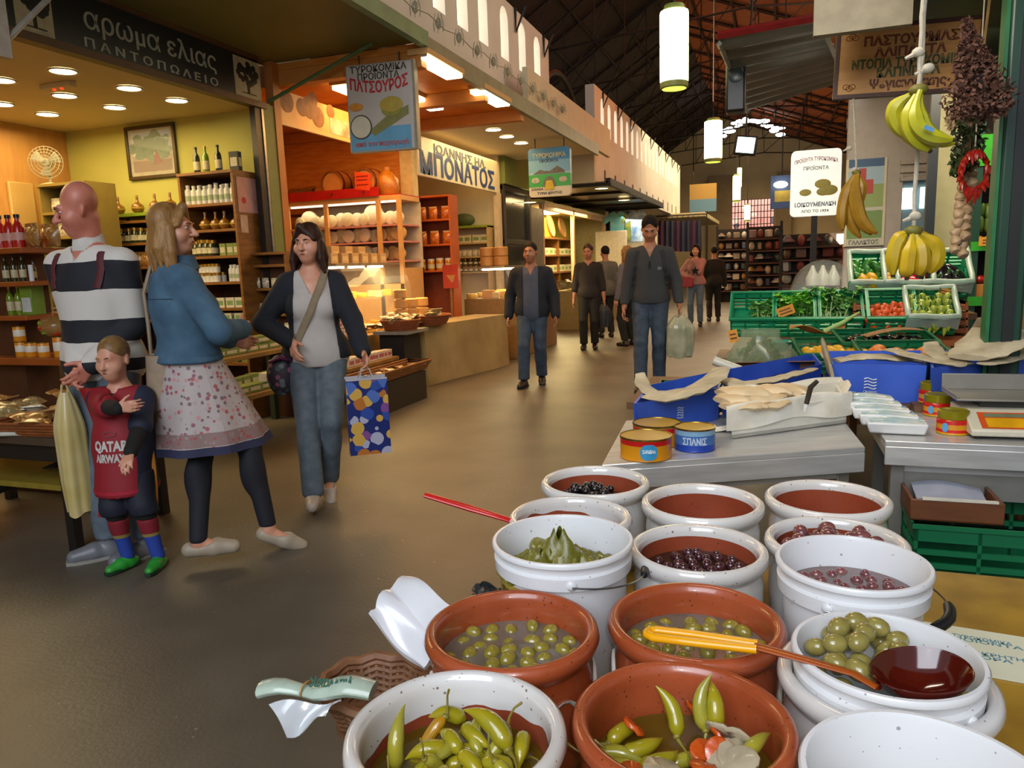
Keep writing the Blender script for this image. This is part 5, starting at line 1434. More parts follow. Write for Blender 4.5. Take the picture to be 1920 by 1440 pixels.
# wooden sign
YS=5.0
a=at_y(1575,60,YS);b=at_y(1838,36,YS);c=at_y(1577,187,YS);d=at_y(1838,152,YS)
xc_,zc_=(a.x+b.x)/2,(a.z+b.z+c.z+d.z)/4;w_=b.x-a.x;h_=((a.z-c.z)+(b.z-d.z))/2
t=thing('shop_sign','wooden sign with Greek lettering hanging behind the greenish bananas','sign',(xc_,YS,zc_))
t.rotation_euler=(0,-math.atan2((b.z-a.z),w_)*1.0,0)
part('board',MB().box(-w_/2,w_/2,0,0.03,-h_/2,h_/2),mat('sign_wood','d09c58',0.5,var=0.08,scale=5,color2='bb8644',stretch=(1,1,5)),t)
fr=0.022
mb=MB().box(-w_/2-fr,w_/2+fr,-0.01,0.035,h_/2,h_/2+fr).box(-w_/2-fr,w_/2+fr,-0.01,0.035,-h_/2-fr,-h_/2).box(-w_/2-fr,-w_/2,-0.01,0.035,-h_/2,h_/2).box(w_/2,w_/2+fr,-0.01,0.035,-h_/2,h_/2)
part('frame',mb,mat('sign_frame_dark','4a2416',0.5),t)
FM=lambda x,z,y=-0.001:frame_M((x,y,z),(1,0,0),(0,0,1))
k=w_
sign_lines=[('ΠΑΣΤΟΥΡΜΑΣ',0.02,.30,.68,'7a3a14'),('ΑΛΙΠΑΣΤΑ',0.02,.12,.52,'7a3a14'),('ΝΤΟΠΙΑ ΤΥΡΟΚΟΜΙΚΑ',0.02,-.05,.84,'4f5a24'),('ΚΑΠΝΙΣΤΑ',0.02,-.20,.46,'4f5a24'),('Ψεγιαννάκης',0.02,-.37,.56,'6a3414')]
for s,xo,zo,wd,col in sign_lines:
 part('lettering',MB().text(s,h_*0.19,FM(xo*k,zo*h_),0.001,0.003,width=wd*w_),mat('sign_ink_'+col,col,0.5),t)
mb=MB()
for sx in(-1,1):
 for sz in(-1,1):
  for q in range(3):
   mb.tube([(sx*(w_*.41+0.018*math.cos(x_/8*2*PI)+0.016*(q-1)),-0.001,sz*(h_*.38+0.014*math.sin(x_/8*2*PI)+0.010*(q==1)))for x_ in range(9)],0.002,5)
part('scroll_ornament',mb,mat('sign_ink_7a3a14','7a3a14',0.5),t)
# canopy over the greengrocer and cream panel above the sign
struct('ceiling_stall_green',MB().box(0.62,3.0,2.2,7.0,2.76,2.80),mat('dark_green_canvas','223022',0.7,var=0.1))
struct('trim_28',MB().box(0.17,0.62,4.3,4.36,2.47,3.4),mat('shaded_panel','9f957c',.7))
struct('trim_35',MB().bar((-.1,2.25,2.75),(1.0,2.25,2.75),.02).bar((-.1,2.3,2.75),(1.0,2.3,2.75),.02),m_iron)
struct('trim_29',MB().box(0.58,0.62,2.2,6.9,2.70,2.80),mat('pale_green_beam','7f8f5c',0.5))
struct('trim_30',MB().box(0.50,0.57,2.2,4.3,2.72,2.80),mat('tan_beam','8f6430',0.5))
# metal awning
m_corr=mat('corrugated_awning','7c8078',0.4,0.4,var=0.12,scale=3)
A=[at_y(1345,78,7.0),at_y(1545,42,7.0),at_y(1590,150,10.2),at_y(1398,208,10.2)]
def awn(u,v):
 p=A[0]*(1-u)*(1-v)+A[1]*u*(1-v)+A[2]*u*v+A[3]*(1-u)*v
 return p+Vector((0,0,0.03*math.cos(v*9*2*PI)))
t=thing('metal_awning','grey corrugated metal awning with a red front edge','awning',(0,0,0))
part('sheet',MB().sheet(awn,4,112,0.004),m_corr,t,smooth=60)
part('edge_beam',MB().tube([A[0]+Vector((0,0,.05)),A[1]+Vector((0,0,.05))],0.035,4),mat('red_edge','8a1c1c',0.5),t,label='red front edge')
for u in(0.02,0.98):
 part('rafter',MB().tube([awn(u,0)-Vector((0,0,.05)),awn(u,1)-Vector((0,0,.05))],0.025,4),mat('grey_rafter','6f7268',0.5),t)
part('strut',MB().bar(awn(0.9,.2),awn(0.9,.2)+Vector((0.5,.6,1.2)),0.02),m_iron,t)
# black loudspeaker under it
p=at_y(1380,165,8.0)
t=thing('loudspeaker','black loudspeaker hanging under the metal awning','speaker',p)
part('cabinet',MB().box(-0.095,0.095,-0.10,0.12,-0.24,0.22),mat('black_cabinet','15171a',0.4),t,bevel=0.025)
part('cone',MB().lathe([(0.07,0),(0.06,0.006),(0.0,0.004)],24,T(0,-0.102,0.10,0,PI/2),cap0=False),mat('speaker_grey','2c3c40',0.3),t)
part('bracket',MB().bar((0,0.1,0.2),(0.1,0.3,0.62),0.018),m_iron,t)
# ================================================================== goods used on many shelves
def bottle_proto(name,prof,capz,m_body,m_cap,cat='bottle',cap_r=None,label_m=None,lab=None):
 def build():
  t=thing(name,'',cat)
  part('body',MB().lathe(prof,14),m_body,t,smooth=60)
  r=cap_r or prof[-2][0]*1.2
  part('cap',MB().lathe([(0,capz),(r,capz),(r,capz+0.022),(0,capz+0.022)],12),m_cap,t)
  if label_m:
   r0,z0,z1=lab
   part('label',MB().lathe([(r0,z0),(r0,z1)],14),label_m,t)
  return t
 return Proto(build)
m_oilglass=mat('dark_oil_glass','2c3016',0.1,coat=0.6)
m_amber=mat('amber_oil_glass','8a5a14',0.1,coat=0.6)
m_white_b=mat('white_cosmetic_bottle','d8d4c4',0.4)
m_cap_w=mat('white_cap','e0dccc',0.4)
m_cap_k=mat('black_cap','1d1b18',0.4)
m_gold=mat('gold_cap','b58a30',0.3,0.8)
m_lab_c=mat('cream_label','cfc49a',0.6,var=0.15,scale=50)
m_lab_o=mat('orange_label','d98a18',0.5,var=0.05)
tall_prof=[(0,0),(0.03,0),(0.032,0.01),(0.032,0.15),(0.026,0.18),(0.012,0.20),(0.012,0.24),(0,0.24)]
oil_b=bottle_proto('oil_bottle',tall_prof,0.235,m_oilglass,m_cap_k,label_m=m_lab_c,lab=(0.0328,0.04,0.12),cap_r=0.014)
oil_g=bottle_proto('oil_bottle',tall_prof,0.235,mat('green_oil_glass','6f8a1e',0.1,coat=0.6),m_gold,label_m=m_lab_c,lab=(0.0328,0.04,0.12),cap_r=0.014)
red_b=bottle_proto('sauce_bottle',[(0,0),(0.036,0),(0.037,0.01),(0.037,0.13),(0.020,0.16),(0.014,0.18),(0.014,0.20),(0,0.20)],0.195,mat('red_sauce','b81c12',0.25,coat=0.5),m_cap_k,label_m=mat('pale_red_label','d8a090',0.5),lab=(0.0375,0.05,0.10),cap_r=0.018)
cos_b=bottle_proto('lotion_bottle',[(0,0),(0.026,0),(0.027,0.006),(0.027,0.11),(0.015,0.125),(0.012,0.135),(0,0.135)],0.13,m_white_b,m_cap_w,cap_r=0.016,label_m=mat('pale_green_label','aab48a',0.6),lab=(0.0275,0.03,0.07))
jar_d=bottle_proto('jar',[(0,0),(0.036,0),(0.038,0.008),(0.038,0.075),(0.030,0.088),(0.030,0.095),(0,0.095)],0.092,m_oilglass,m_gold,'jar',cap_r=0.033,label_m=m_lab_c,lab=(0.0386,0.02,0.06))
flask=bottle_proto('round_flask',[(0,0),(0.03,0),(0.05,0.02),(0.058,0.05),(0.05,0.08),(0.02,0.10),(0.012,0.12),(0.012,0.15),(0,0.15)],0.148,m_amber,mat('cork','a07a4c',0.8),'bottle',cap_r=0.013,label_m=mat('gold_label','b8902c',0.4),lab=(0.0586,0.042,0.058))
hon_j=bottle_proto('honey_jar',[(0,0),(0.034,0),(0.036,0.006),(0.036,0.085),(0.032,0.09),(0,0.09)],0.088,mat('honey_glass','c07c14',0.15,coat=0.6),mat('white_jar_lid','d8d2b8',0.4),'jar',cap_r=0.034,label_m=m_lab_c,lab=(0.0366,0.02,0.06))
wj=bottle_proto('cream_jar',[(0,0),(0.028,0),(0.028,0.05),(0,0.05)],0.05,m_white_b,m_gold,'jar',cap_r=0.029)
def can_proto(h,r,cols,name='can'):
 bm_=band_mat('can_%s'%cols[0][1]+str(h),cols,scale=1/h,rough=0.35)
 def build():
  t=thing(name,'','can')
  part('body',MB().lathe([(r-.002,0),(r,0.003),(r,h-0.003),(r-.002,h)],24,cap=1),bm_,t)
  part('lid',MB().lathe([(0,h-0.002),(r-0.004,h-0.002),(r,h+0.003),(r,h-0.003)],24),m_lid_gold,t)
  return t
 return Proto(build)
can_o=can_proto(0.10,0.037,[(0,'d68a1c'),(0.35,'ddd6c4'),(0.78,'d68a1c')])
can_big=can_proto(0.175,0.055,[(0,'d6901c'),(0.32,'ddd6c4'),(0.75,'cf8018')])
def carton(w,d,h,m,m2=None,name='carton',cat='box'):
 def build():
  t=thing(name,'',cat)
  part('body',MB().box(-w/2,w/2,-d/2,d/2,0,h),m,t,bevel=0.002)
  part('label',MB().box(-w*.36,w*.36,-d/2-0.001,-d/2,h*.25,h*.7).box(d*0+w/2,w/2+0.001,-d*.36,d*.36,h*.25,h*.7),m2 or m_lab_c,t)
  return t
 return Proto(build)
c_green=carton(0.10,0.07,0.10,mat('olive_carton','7d8a44',0.5,var=0.08),None)
c_white=carton(0.11,0.08,0.07,mat('white_carton','d0c8a8',0.5,var=0.05),mat('green_label','7d9a5a',0.5))
c_long=carton(0.17,0.10,0.055,mat('soap_carton_green','6f7f3a',0.5,var=0.1),m_lab_c)
c_pink=carton(0.12,0.09,0.075,mat('white_pink_carton','cdbfa6',0.5,var=0.05),mat('pink_label','b8646a',0.5,var=0.2,scale=40))
c_black=carton(0.09,0.06,0.13,mat('black_carton','1e1c18',0.5),m_lab_c)
def packet_proto(w,h,m,name='packet',cat='packet',lab=None):
 def build():
  t=thing(name,'',cat)
  def f(sg):return lambda u,v:(w*(u-.5)*(1-.12*abs(2*v-1)**3),sg*(0.26*w*math.sin(PI*u)**.6*math.sin(PI*min(1,v*1.02))**.7),h*v)
  part('front',MB().sheet(f(-1),8,8,0.001),m,t,smooth=60)
  part('back',MB().sheet(f(1),8,8,0.001),m,t,smooth=60)
  part('seal',MB().box(-w/2*.9,w/2*.9,-0.003,0.003,h-0.004,h+0.02),lab or m,t)
  return t
 return Proto(build)
pk_brown=packet_proto(0.12,0.13,spot_mat('brown_mixed_packet','9a6c34',['c79a5c','6a4420','b0823c','d0b080'],60,0.3,0.8,coat=0.5))
pk_rusk=packet_proto(0.15,0.18,spot_mat('orange_rusk_packet','b8641c',['d98c34','8a4410','e0a050','c06a20'],45,0.3,0.8,coat=0.5),'rusk_packet','packet',mat('packet_top_clear','d8b080',0.3))
pk_herb=packet_proto(0.13,0.12,spot_mat('herb_packet','8f7f54',['b7a878','5f5a34','a06a30','cabf9a'],70,0.3,0.8,coat=0.5),'herb_packet','packet')
pk_white=packet_proto(0.10,0.10,spot_mat('white_sachet','c9bfa2',['a59a70','d8d0ba','8a7a4a'],50,0.35,0.7,coat=0.4),'sachet','packet')
def row(proto,n,a,b,label,group,rz=0.0,sc=1.0,jit=0.15,wob=0.1):
 a=Vector(a);b=Vector(b)
 for i in range(n):
  p=a.lerp(b,(i+0.5+U(-jit,jit)*0.5)/n)
  proto.put(p,rz+U(-wob,wob),label,group,sc*U(0.94,1.05)if not hasattr(sc,'__len__')else sc)
  # ================================================================== olive shop (first shop on the left)
def downlight(name,p,r,label,m,group=None,st='trim'):
 t=thing(name,label,'ceiling light',p,0,group)
 part('ring',MB().lathe([(r,0.002),(r*1.18,0.0),(r*1.18,-0.012),(r,-0.008)],24),mat('lamp_ring','c9b98a',0.4),t)
 part('diffuser',MB().lathe([(0,-0.005),(r,-0.005),(r,-0.002),(0,-0.002)],24),m,t)
 return t
g_spot=glow('warm_downlight','fff0d0',9.0)
random.seed(12)
for px,py,w in[(118,133,.12),(242,165,.12),(331,188,.12),(121,179,.12),(215,201,.12),(89,214,.12),(2,150,.12),(2,195,.12)]:
 downlight('downlight',at_z(px,py,2.915),w*0.75,'round warm downlight in the cream ceiling of the olive shop',g_spot,'downlights of the olive shop')
p=at_z(108,161,2.90)
t=thing('smoke_detector','small ceiling unit with two red lights between the olive shop downlights','detector',p)
part('housing',MB().box(-0.16,0.16,-0.03,0.03,-0.02,0.018),m_shopceil,t)
for s in(-1,1):part('red_light',MB().ball((s*0.04,0,-0.02),0.014,10,6),glow('red_lamp','ff3010',3.0),t)
# sign board over the shop
xs=XF+0.04
y0s=at_x(20,60,xs).y;y1s=6.10
t=thing('shop_sign','long dark sign board with pale Greek lettering above the olive shop','sign',(xs,0,0))
part('board',MB().box(-0.05,0.0,y0s-1.2,y1s,2.95,3.32),mat('dark_sign_board','161c20',0.3,var=0.05,coat=0.3),t)
part('lower_rail',MB().box(-0.06,0.03,y0s-1.2,y1s+0.05,2.90,2.955),mat('sign_rail_brown','5a3c1c',0.5),t)
part('upper_rail',MB().box(-0.06,0.02,y0s-1.2,y1s,3.32,3.36),mat('sign_rail_brown','5a3c1c',0.5),t)
def sx(px,py):return at_x(px,py,xs).y
ya,yb=sx(157,40),sx(404,115)
part('lettering',MB().text('αρωμα ελιας',0.21,frame_M((0.003,(ya+yb)/2,3.17),(0,1,0),(0,0,1)),0.003,0.0,width=yb-ya),mat('sign_letter_grey','a3a08c',0.5),t)
ya,yb=sx(159,85),sx(408,155)
part('lettering',MB().text('ΠΑΝΤΟΠΩΛΕΙΟ',0.085,frame_M((0.003,(ya+yb)/2,3.005),(0,1,0),(0,0,1)),0.003,0.001,width=yb-ya,space=1.5),mat('sign_letter_grey','a3a08c',0.5),t)
m_treecard=mat('sign_tree_card','b5a984',0.5)
for pxa,pxb in((440,488),(28,100)):
 ya,yb=sx(pxa,150 if pxa>300 else 30),sx(pxb,160 if pxa>300 else 50)
 part('picture_panel',MB().box(0.0,0.004,ya,yb,2.965,3.30),m_treecard,t)
 mb=MB();random.seed(int(pxa));w_=yb-ya
 for q in range(34):
  a=U(0,6.28);r=math.sqrt(random.random())
  mb.ball((0.004,ya+w_*(.5+.36*r*math.cos(a)),3.17+.09*r*math.sin(a)),(0.002,U(.02,.04),U(.02,.035)),8,5)
 mb.box(0.003,0.006,ya+w_*.45,ya+w_*.55,3.0,3.12);mb.box(0.003,0.006,ya+w_*.25,ya+w_*.8,2.995,3.004)
 part('tree_picture',mb,mat('tree_black','1c1a16',0.6),t)
 # white awning arm at the far left
p=at_x(6,60,-3.9)
t=thing('awning_arm','white steel awning arm hanging at the top left corner','awning',p)
a1=at_x(14,74,-3.9)-p;a2=at_x(100,-12,-3.9)-p
part('post',MB().box(-0.03,0.02,-0.06,0.02,at_x(6,108,-3.9).z-p.z,3.36-p.z),mat('white_enamel','a8a498',0.4),t)
part('brace',MB().bar(a1,a2,0.016,8),mat('white_enamel','a8a498',0.4),t)
part('bolt',MB().ball(a1,0.02,8,6),m_steel_d,t)
# framed picture of a tree on the side wall
YW=6.155
a=at_y(235,240,YW);b=at_y(338,331,YW)
wv,hv=b.x-a.x,a.z-b.z
t=thing('framed_picture','framed painting of a green tree on the yellow-green shop wall','picture',((a.x+b.x)/2,YW,(a.z+b.z)/2))
f_=0.035
mb=MB().box(-wv/2,wv/2,-0.03,0,hv/2-f_,hv/2).box(-wv/2,wv/2,-0.03,0,-hv/2,-hv/2+f_).box(-wv/2,-wv/2+f_,-0.03,0,-hv/2+f_,hv/2-f_).box(wv/2-f_,wv/2,-0.03,0,-hv/2+f_,hv/2-f_)
part('frame',mb,mat('dark_gilt_frame','4a3a1c',0.4,0.3),t,bevel=0.006)
part('mount',MB().box(-wv/2+f_,wv/2-f_,-0.012,-0.002,-hv/2+f_,hv/2-f_),mat('picture_mount','a89a70',0.6),t)
part('canvas',MB().box(-wv/2+.07,wv/2-.07,-0.014,-0.012,-hv/2+.075,hv/2-.06),band_mat('painted_landscape',[(0,'7a5c3a'),(0.30,'9a8462'),(0.42,'b9b09a'),(0.62,'98a6ae')],offset=hv/2-.075,scale=1/(hv-.135),noise=0.02),t)
mb=MB();random.seed(2)
for q in range(46):
 a_=U(0,6.28);r=math.sqrt(random.random())
 mb.ball((wv*.38*r*math.cos(a_)-0.0,-0.0145,.05+hv*.26*r*math.sin(a_)),(U(.04,.075),.002,U(.03,.05)),8,5)
part('painted_foliage',mb,mat('painted_green','56704a',0.7,var=0.25,scale=25,color2='6f7f5a'),t)
part('painted_trunk',MB().prism([(-.02,-.12),(.10,-.12),(.06,-.03),(.03,.02),(.01,-.03)],0.002,T(0.03,-0.0165,0)),mat('painted_trunk','8a4a2a',0.7),t)
part('glass',MB().box(-wv/2+f_,wv/2-f_,-0.020,-0.018,-hv/2+f_,hv/2-f_),mat('picture_glass','ffffff',0.04,alpha=0.08,spec=0.8),t)
# tall bookcase with cosmetics and jars
m_case=mat('brown_bookcase_wood','8a5a22',0.5,var=0.10,scale=5,color2='6c4214',stretch=(1,1,5))
m_case_d=mat('bookcase_inside','4f2c14',0.6,var=0.08)
def case(name,label,x0,x1,y0,y1,z0,z1,shelves,cat='shelf',inside=m_case_d,wood=m_case,th=0.025):
 t=thing(name,label,cat,(x0,y0,0))
 w,d=x1-x0,y1-y0
 part('side',MB().box(0,th,0,d,z0,z1),wood,t);part('side',MB().box(w-th,w,0,d,z0,z1),wood,t)
 part('top',MB().box(0,w,-0.01,d,z1,z1+th),wood,t)
 part('back',MB().box(th,w-th,d-0.015,d,z0,z1),inside,t)
 for z in shelves:part('shelf',MB().box(th,w-th,0,d-0.015,z-th,z),wood,t)
 return t
YB=5.72
xa=at_y(344,450,YB).x;xb=at_y(447,450,YB).x
zs=[at_y(395,py,YB).z for py in(381,430,480,529,578,630,680)]
ztop=at_y(395,326,YB).z
case('bookcase','tall brown bookcase of bottles and jars against the yellow-green wall',xa,xb,YB,6.15,0.0,ztop,zs+[0.12])
S1=lambda z,dy=0.08:((xa+.03,YB+dy,z),(xb-.03,YB+dy,z))
row(cos_b,9,*S1(zs[0],.06),'white lotion bottle on the top shelf of the tall bookcase','lotion bottles on the top shelf',sc=1.15)
row(cos_b,6,*S1(zs[0],.20),'white lotion bottle on the top shelf of the tall bookcase','lotion bottles on the top shelf',sc=1.3)
row(flask,4,(xa+.15,YB+.09,zs[1]),(xb-.03,YB+.09,zs[1]),'round amber flask on the second shelf of the tall bookcase','amber flasks on the second shelf',sc=0.95)
row(jar_d,4,(xa+.05,YB+.08,zs[2]),(xa+.30,YB+.08,zs[2]),'dark jar with cream label on the third shelf of the tall bookcase','dark jars on the third shelf',sc=1.3)
row(c_green,3,(xb-.26,YB+.07,zs[2]),(xb-.03,YB+.07,zs[2]),'olive-green carton on the third shelf of the tall bookcase','green cartons on the third shelf',sc=(.7,.8,1.1))
for k in range(2):row(wj,5,(xa+.10,YB+.07+.07*k,zs[3]+0.0),(xa+.32,YB+.07+.07*k,zs[3]),'small white jar on the fourth shelf of the tall bookcase','white jars on the fourth shelf',sc=1.2)
row(wj,5,(xa+.10,YB+.07,zs[3]+.087),(xa+.32,YB+.07,zs[3]+.087),'small white jar stacked on the fourth shelf of the tall bookcase','stacked white jars on the fourth shelf',sc=1.15,jit=0)
row(cos_b,4,(xb-.20,YB+.08,zs[3]),(xb-.03,YB+.08,zs[3]),'dark-labelled bottle at the right of the fourth shelf','bottles on the fourth shelf',sc=1.0)
row(c_white,4,(xa+.14,YB+.08,zs[4]),(xb-.03,YB+.08,zs[4]),'white carton on the fifth shelf of the tall bookcase','white cartons on the fifth shelf',sc=(.8,.9,1.35))
for k in range(3):row(c_white,3,(xa+.18,YB+.06,zs[5]+.072*k),(xb-.02,YB+.06,zs[5]+.072*k),'white and green carton piled on the sixth shelf of the tall bookcase','cartons piled on the sixth shelf',sc=(1.05,.9,1.0))
for k in range(3):row(c_green,4,(xa+.03,YB+.10,zs[6]+.102*k*.9),(xb-.03,YB+.10,zs[6]+.102*k*.9),'olive-green carton piled low in the tall bookcase','green cartons low in the bookcase',sc=(.95,.9,.9))
for px,pr,lb in((371,oil_b,'first dark oil bottle on top of the tall bookcase'),(388,oil_g,'yellow-green oil bottle on top of the tall bookcase'),(412,oil_b,'dark oil bottle in the middle of the top of the tall bookcase')):
 pr.put((at_y(px,326,YB+.15).x,YB+.15,ztop+.026),0,lb,None,0.98)
c_black.put((at_y(447,326,YB+.15).x-.02,YB+.15,ztop+.026),0.1,'dark carton on the right of the top of the tall bookcase',None,(1.05,1,1.35))
# posters pinned on the side of the bookcase
t=thing('poster','pink paper poster with a red dot on the side of the tall bookcase','poster',(xb+0.002,YB+.19,at_x(470,367,xb).z))
part('paper',MB().box(0,0.002,-0.15,0.15,-.16,.16),mat('pink_paper','c9948a',0.6,var=0.08,scale=8),t)
part('red_dot',MB().lathe([(0,0),(0.03,0),(0.03,0.001),(0,0.001)],20,T(0.002,-.07,-.05,0,0,PI/2)),mat('red_dot','c01818',0.5),t)
single('card',MB().box(0,0.002,-0.05,0.05,-.08,.08),mat('pale_card','c4a58c',0.6),'small pale card below the pink poster on the bookcase side','card',(xb+0.002,YB+.10,at_x(463,420,xb).z))
# oil flasks on the green wall shelf
a=at_y(195,405,6.0);b=at_y(345,402,6.0)
t=thing('wall_shelf','bright green wall shelf with round flasks below the painting','shelf',(a.x,5.92,a.z))
part('board',MB().box(0,b.x-a.x,0,0.24,-0.03,0),mat('lime_board','7f9a1e',0.5),t)
for x in(0.15,(b.x-a.x)-.2):part('bracket',MB().tube([(x,0.235,-0.15),(x,0.23,-0.03),(x,0.05,-0.03)],0.012,5),m_iron,t)
for i,px in enumerate((224,260,293,322)):
 flask.put((at_y(px,403,6.0).x,6.0,a.z+0.001),0,'round amber oil flask on the green wall shelf under the painting','flasks on the green wall shelf',1.05)
 # lower shelving under the wall shelf
xa2=at_y(196,480,5.85).x;xb2=xa-0.01
zl=[at_y(260,py,5.85).z for py in(455,500,545,600,660)]
case('low_shelf','dim brown shelving below the green wall shelf',xa2,xb2,5.85,6.15,0,at_y(260,418,5.85).z,zl)
row(jar_d,12,(xa2+.05,5.93,zl[0]),(xb2-.05,5.93,zl[0]),'dark jar on the upper board of the dim brown shelving','jars on the dim shelving',sc=1.3)
row(pk_brown,9,(xa2+.05,5.93,zl[1]),(xb2-.05,5.93,zl[1]),'brown packet on the second board of the dim brown shelving','packets on the dim shelving')
row(c_long,6,(xa2+.05,5.95,zl[2]),(xb2-.05,5.95,zl[2]),'olive soap carton on the third board of the dim brown shelving','soap cartons on the dim shelving',sc=1.3)
# cabinet with fan
YC=5.35
xa3=at_y(76,400,YC).x;xb3=at_y(166,400,YC).x
zt3=at_y(120,347,YC).z
z3=[at_y(120,py,YC).z for py in(396,443,492,545)]
case('cabinet','green-sided cabinet with packets, carrying the fan',xa3,xb3,YC,YC+.34,0.0,zt3,z3,'cabinet',wood=mat('dull_olive_wood','8a7434',0.5,var=0.06))
row(pk_white,5,(xa3+.04,YC+.1,z3[0]),(xb3-.04,YC+.1,z3[0]),'white sachet on the top shelf of the fan cabinet','sachets on the top shelf of the fan cabinet',sc=1.2)
row(pk_white,5,(xa3+.04,YC+.1,z3[1]),(xb3-.04,YC+.1,z3[1]),'white sachet on the second shelf of the fan cabinet','sachets on the second shelf of the fan cabinet',sc=1.2)
row(c_green,5,(xa3+.05,YC+.1,z3[2]),(xb3-.05,YC+.1,z3[2]),'green carton on the third shelf of the fan cabinet','cartons on the third shelf of the fan cabinet')
fp=at_y(90,305,YC+.2)
t=thing('fan','grey desk fan on top of the cabinet in the olive shop','fan',(fp.x,YC+.2,zt3+.026))
h=fp.z-zt3-.026
m_fan=mat('fan_plastic','9a9478',0.4)
part('base',MB().lathe([(0,0),(0.11,0),(0.10,0.02),(0.03,0.04),(0,0.04)],24),mat('fan_base_pale','b8b08c',0.4),t)
part('neck',MB().bar((0,0,0.03),(0,0.02,h),0.014),m_fan,t)
M=T(0.0,-0.02,h,math.radians(35))@Matrix.Rotation(PI/2,4,'X')
mb=MB()
for r in(0.03,0.06,0.09,0.12,0.15):
 mb.tube([M@Vector((r*math.cos(k*PI/16),r*math.sin(k*PI/16),0.05-0.04*(r/.15)**2))for k in range(33)],0.003,4)
for k in range(24):
 a_=k*PI/12;mb.tube([M@Vector((0.02*math.cos(a_),0.02*math.sin(a_),.05)),M@Vector((0.15*math.cos(a_),0.15*math.sin(a_),0.01)),M@Vector((0.15*math.cos(a_),0.15*math.sin(a_),-0.03))],0.0022,4)
part('cage',mb,m_fan,t)
for k in range(3):
 part('blade',MB().sheet(lambda u,v:M@Vector(((0.02+.11*u)*math.cos(k*2.09+.9*v),(0.02+.11*u)*math.sin(k*2.09+.9*v),0.012*v)),6,6,0.002),mat('fan_blade','a8a488',0.3,alpha=0.8),t)
part('motor',MB().lathe([(0,-0.10),(0.035,-0.10),(0.045,-0.05),(0.03,0.0),(0,0.0)],20,M),m_fan,t)
# lit beige door and shelf in the back left
a=at_x(0,250,-7.08);b=at_x(72,440,-7.08)
struct('door_1',MB().box(-7.1,-7.06,a.y,b.y,0.9,2.35),mat('beige_panel_door','c9a05a',0.5,var=0.06,scale=3),bevel=0.01)
# ------------------------------------------------------------------ tiered display at the left edge
YD=3.35
def dz(py,y=YD):return at_y(60,py,y).z
def dx(px,y=YD):return at_y(px,560,y).x
t=thing('display_stand','tiered wooden display stand of bottles and tins at the left edge','stand',(0,YD,0))
m_tier=mat('reddish_shelf_wood','9a4f1c',0.4,var=0.08,scale=5)
tiers=[(112,672,0.045),(44,592,0.03),(64,527,0.03),(52,462,0.035)]
for px,py,th in tiers:
 part('shelf',MB().box(dx(-70),dx(px),0,0.42,dz(py)-th,dz(py)),m_tier,t,bevel=0.004)
part('column',MB().box(dx(-65),dx(-5),0.12,0.36,0.0,dz(440)),m_case_d,t)
part('base',MB().box(dx(-70),dx(95),0.05,0.42,0,0.10),m_case_d,t)
part('upright',MB().box(dx(28),dx(34),0.36,0.40,0.1,dz(462)),m_tier,t)
z0=dz(672)
can_big.put((dx(76),YD+.09,z0),0,'large white and orange can at the right end of the bottom tier',None,0.72)
for px,lb in((22,'left of the pair of small orange cans on the bottom tier'),(46,'right of the pair of small orange cans on the bottom tier')):can_o.put((dx(px),YD+.08,z0),0,lb,None,0.9)
can_o.put((dx(4),YD+.08,z0),0,'lower small can of the stack at the photo edge',None,0.95);can_o.put((dx(4),YD+.08,z0+.099),0,'upper small can of the stack at the photo edge',None,0.95)
t=thing('sweets_net','round net bag of red and green sweets on top of the large can','sweets',(dx(70),YD+.09,z0+.128))
random.seed(9)
part('bag',MB().ball((0,0,0.065),(0.10,0.085,0.066),20,12),mat('net_film','b58a4c',0.2,alpha=0.55,coat=0.4),t)
mm=[mat('sweet_red','c82418',0.3),mat('sweet_green','7fae2c',0.3),mat('sweet_brown','9a6a34',0.3)]
for q in range(26):
 a=U(0,6.28);b=U(-.9,.9);c=math.sqrt(1-b*b)
 part('sweet',MB().ball((.094*c*math.cos(a),.08*c*math.sin(a),.065+.06*b),(.016,.014,.010),8,5),mm[q%3],t)
part('twist',MB().bar((0,0,.13),(0.01,0,.27),0.006),mat('net_film','b58a4c',0.2),t)
z1=dz(592)
for px,lb in((-10,'first'),(6,'second'),(20,'third')):oil_g.put((dx(px),YD+.10,z1),0,'%s green oil bottle from the photo edge on the second tier'%lb,None,0.72)
t=thing('carton','green boxed oil set with a white label on the second tier','box',(dx(30),YD+.10,z1))
part('body',MB().box(-.045,.055,-.04,.05,0,.19),mat('green_box','6f8f2e',0.4,var=0.1),t,bevel=.003)
part('label',MB().box(-.03,.045,-.043,-.04,.02,.11),mat('white_box_label','c9cdc4',0.5),t)
z2=dz(527)
for i,px in enumerate((-8,8,24)):oil_b.put((dx(px),YD+.09,z2),0,'%s small dark oil bottle from the photo edge on the third tier'%('first','second','third')[i],None,0.62)
oil_b.put((dx(36),YD+.12,z2),0,'dark bottle beside the white tube on the third tier',None,0.5)
single('tube',MB().lathe([(0,0),(0.014,0),(0.014,0.10),(0,0.10)],16),mat('white_tube','d8dcdc',0.3),'glossy white tube at the right end of the third tier','tube',(dx(48),YD+.06,z2),0)
z3_=dz(462)
for i,px in enumerate((-8,9,26)):red_b.put((dx(px),YD+.09,z3_),0,'%s red sauce bottle from the photo edge on the top tier'%('first','second','third')[i],None,0.95)
for i in range(4):pk_brown.put((dx(44+8*(i%2)),YD+.10+.12*(i//2),z3_+0.005),U(-.3,.3),'brown packet at the right of the top tier beside the red bottles','brown packets on the top tier',.95)
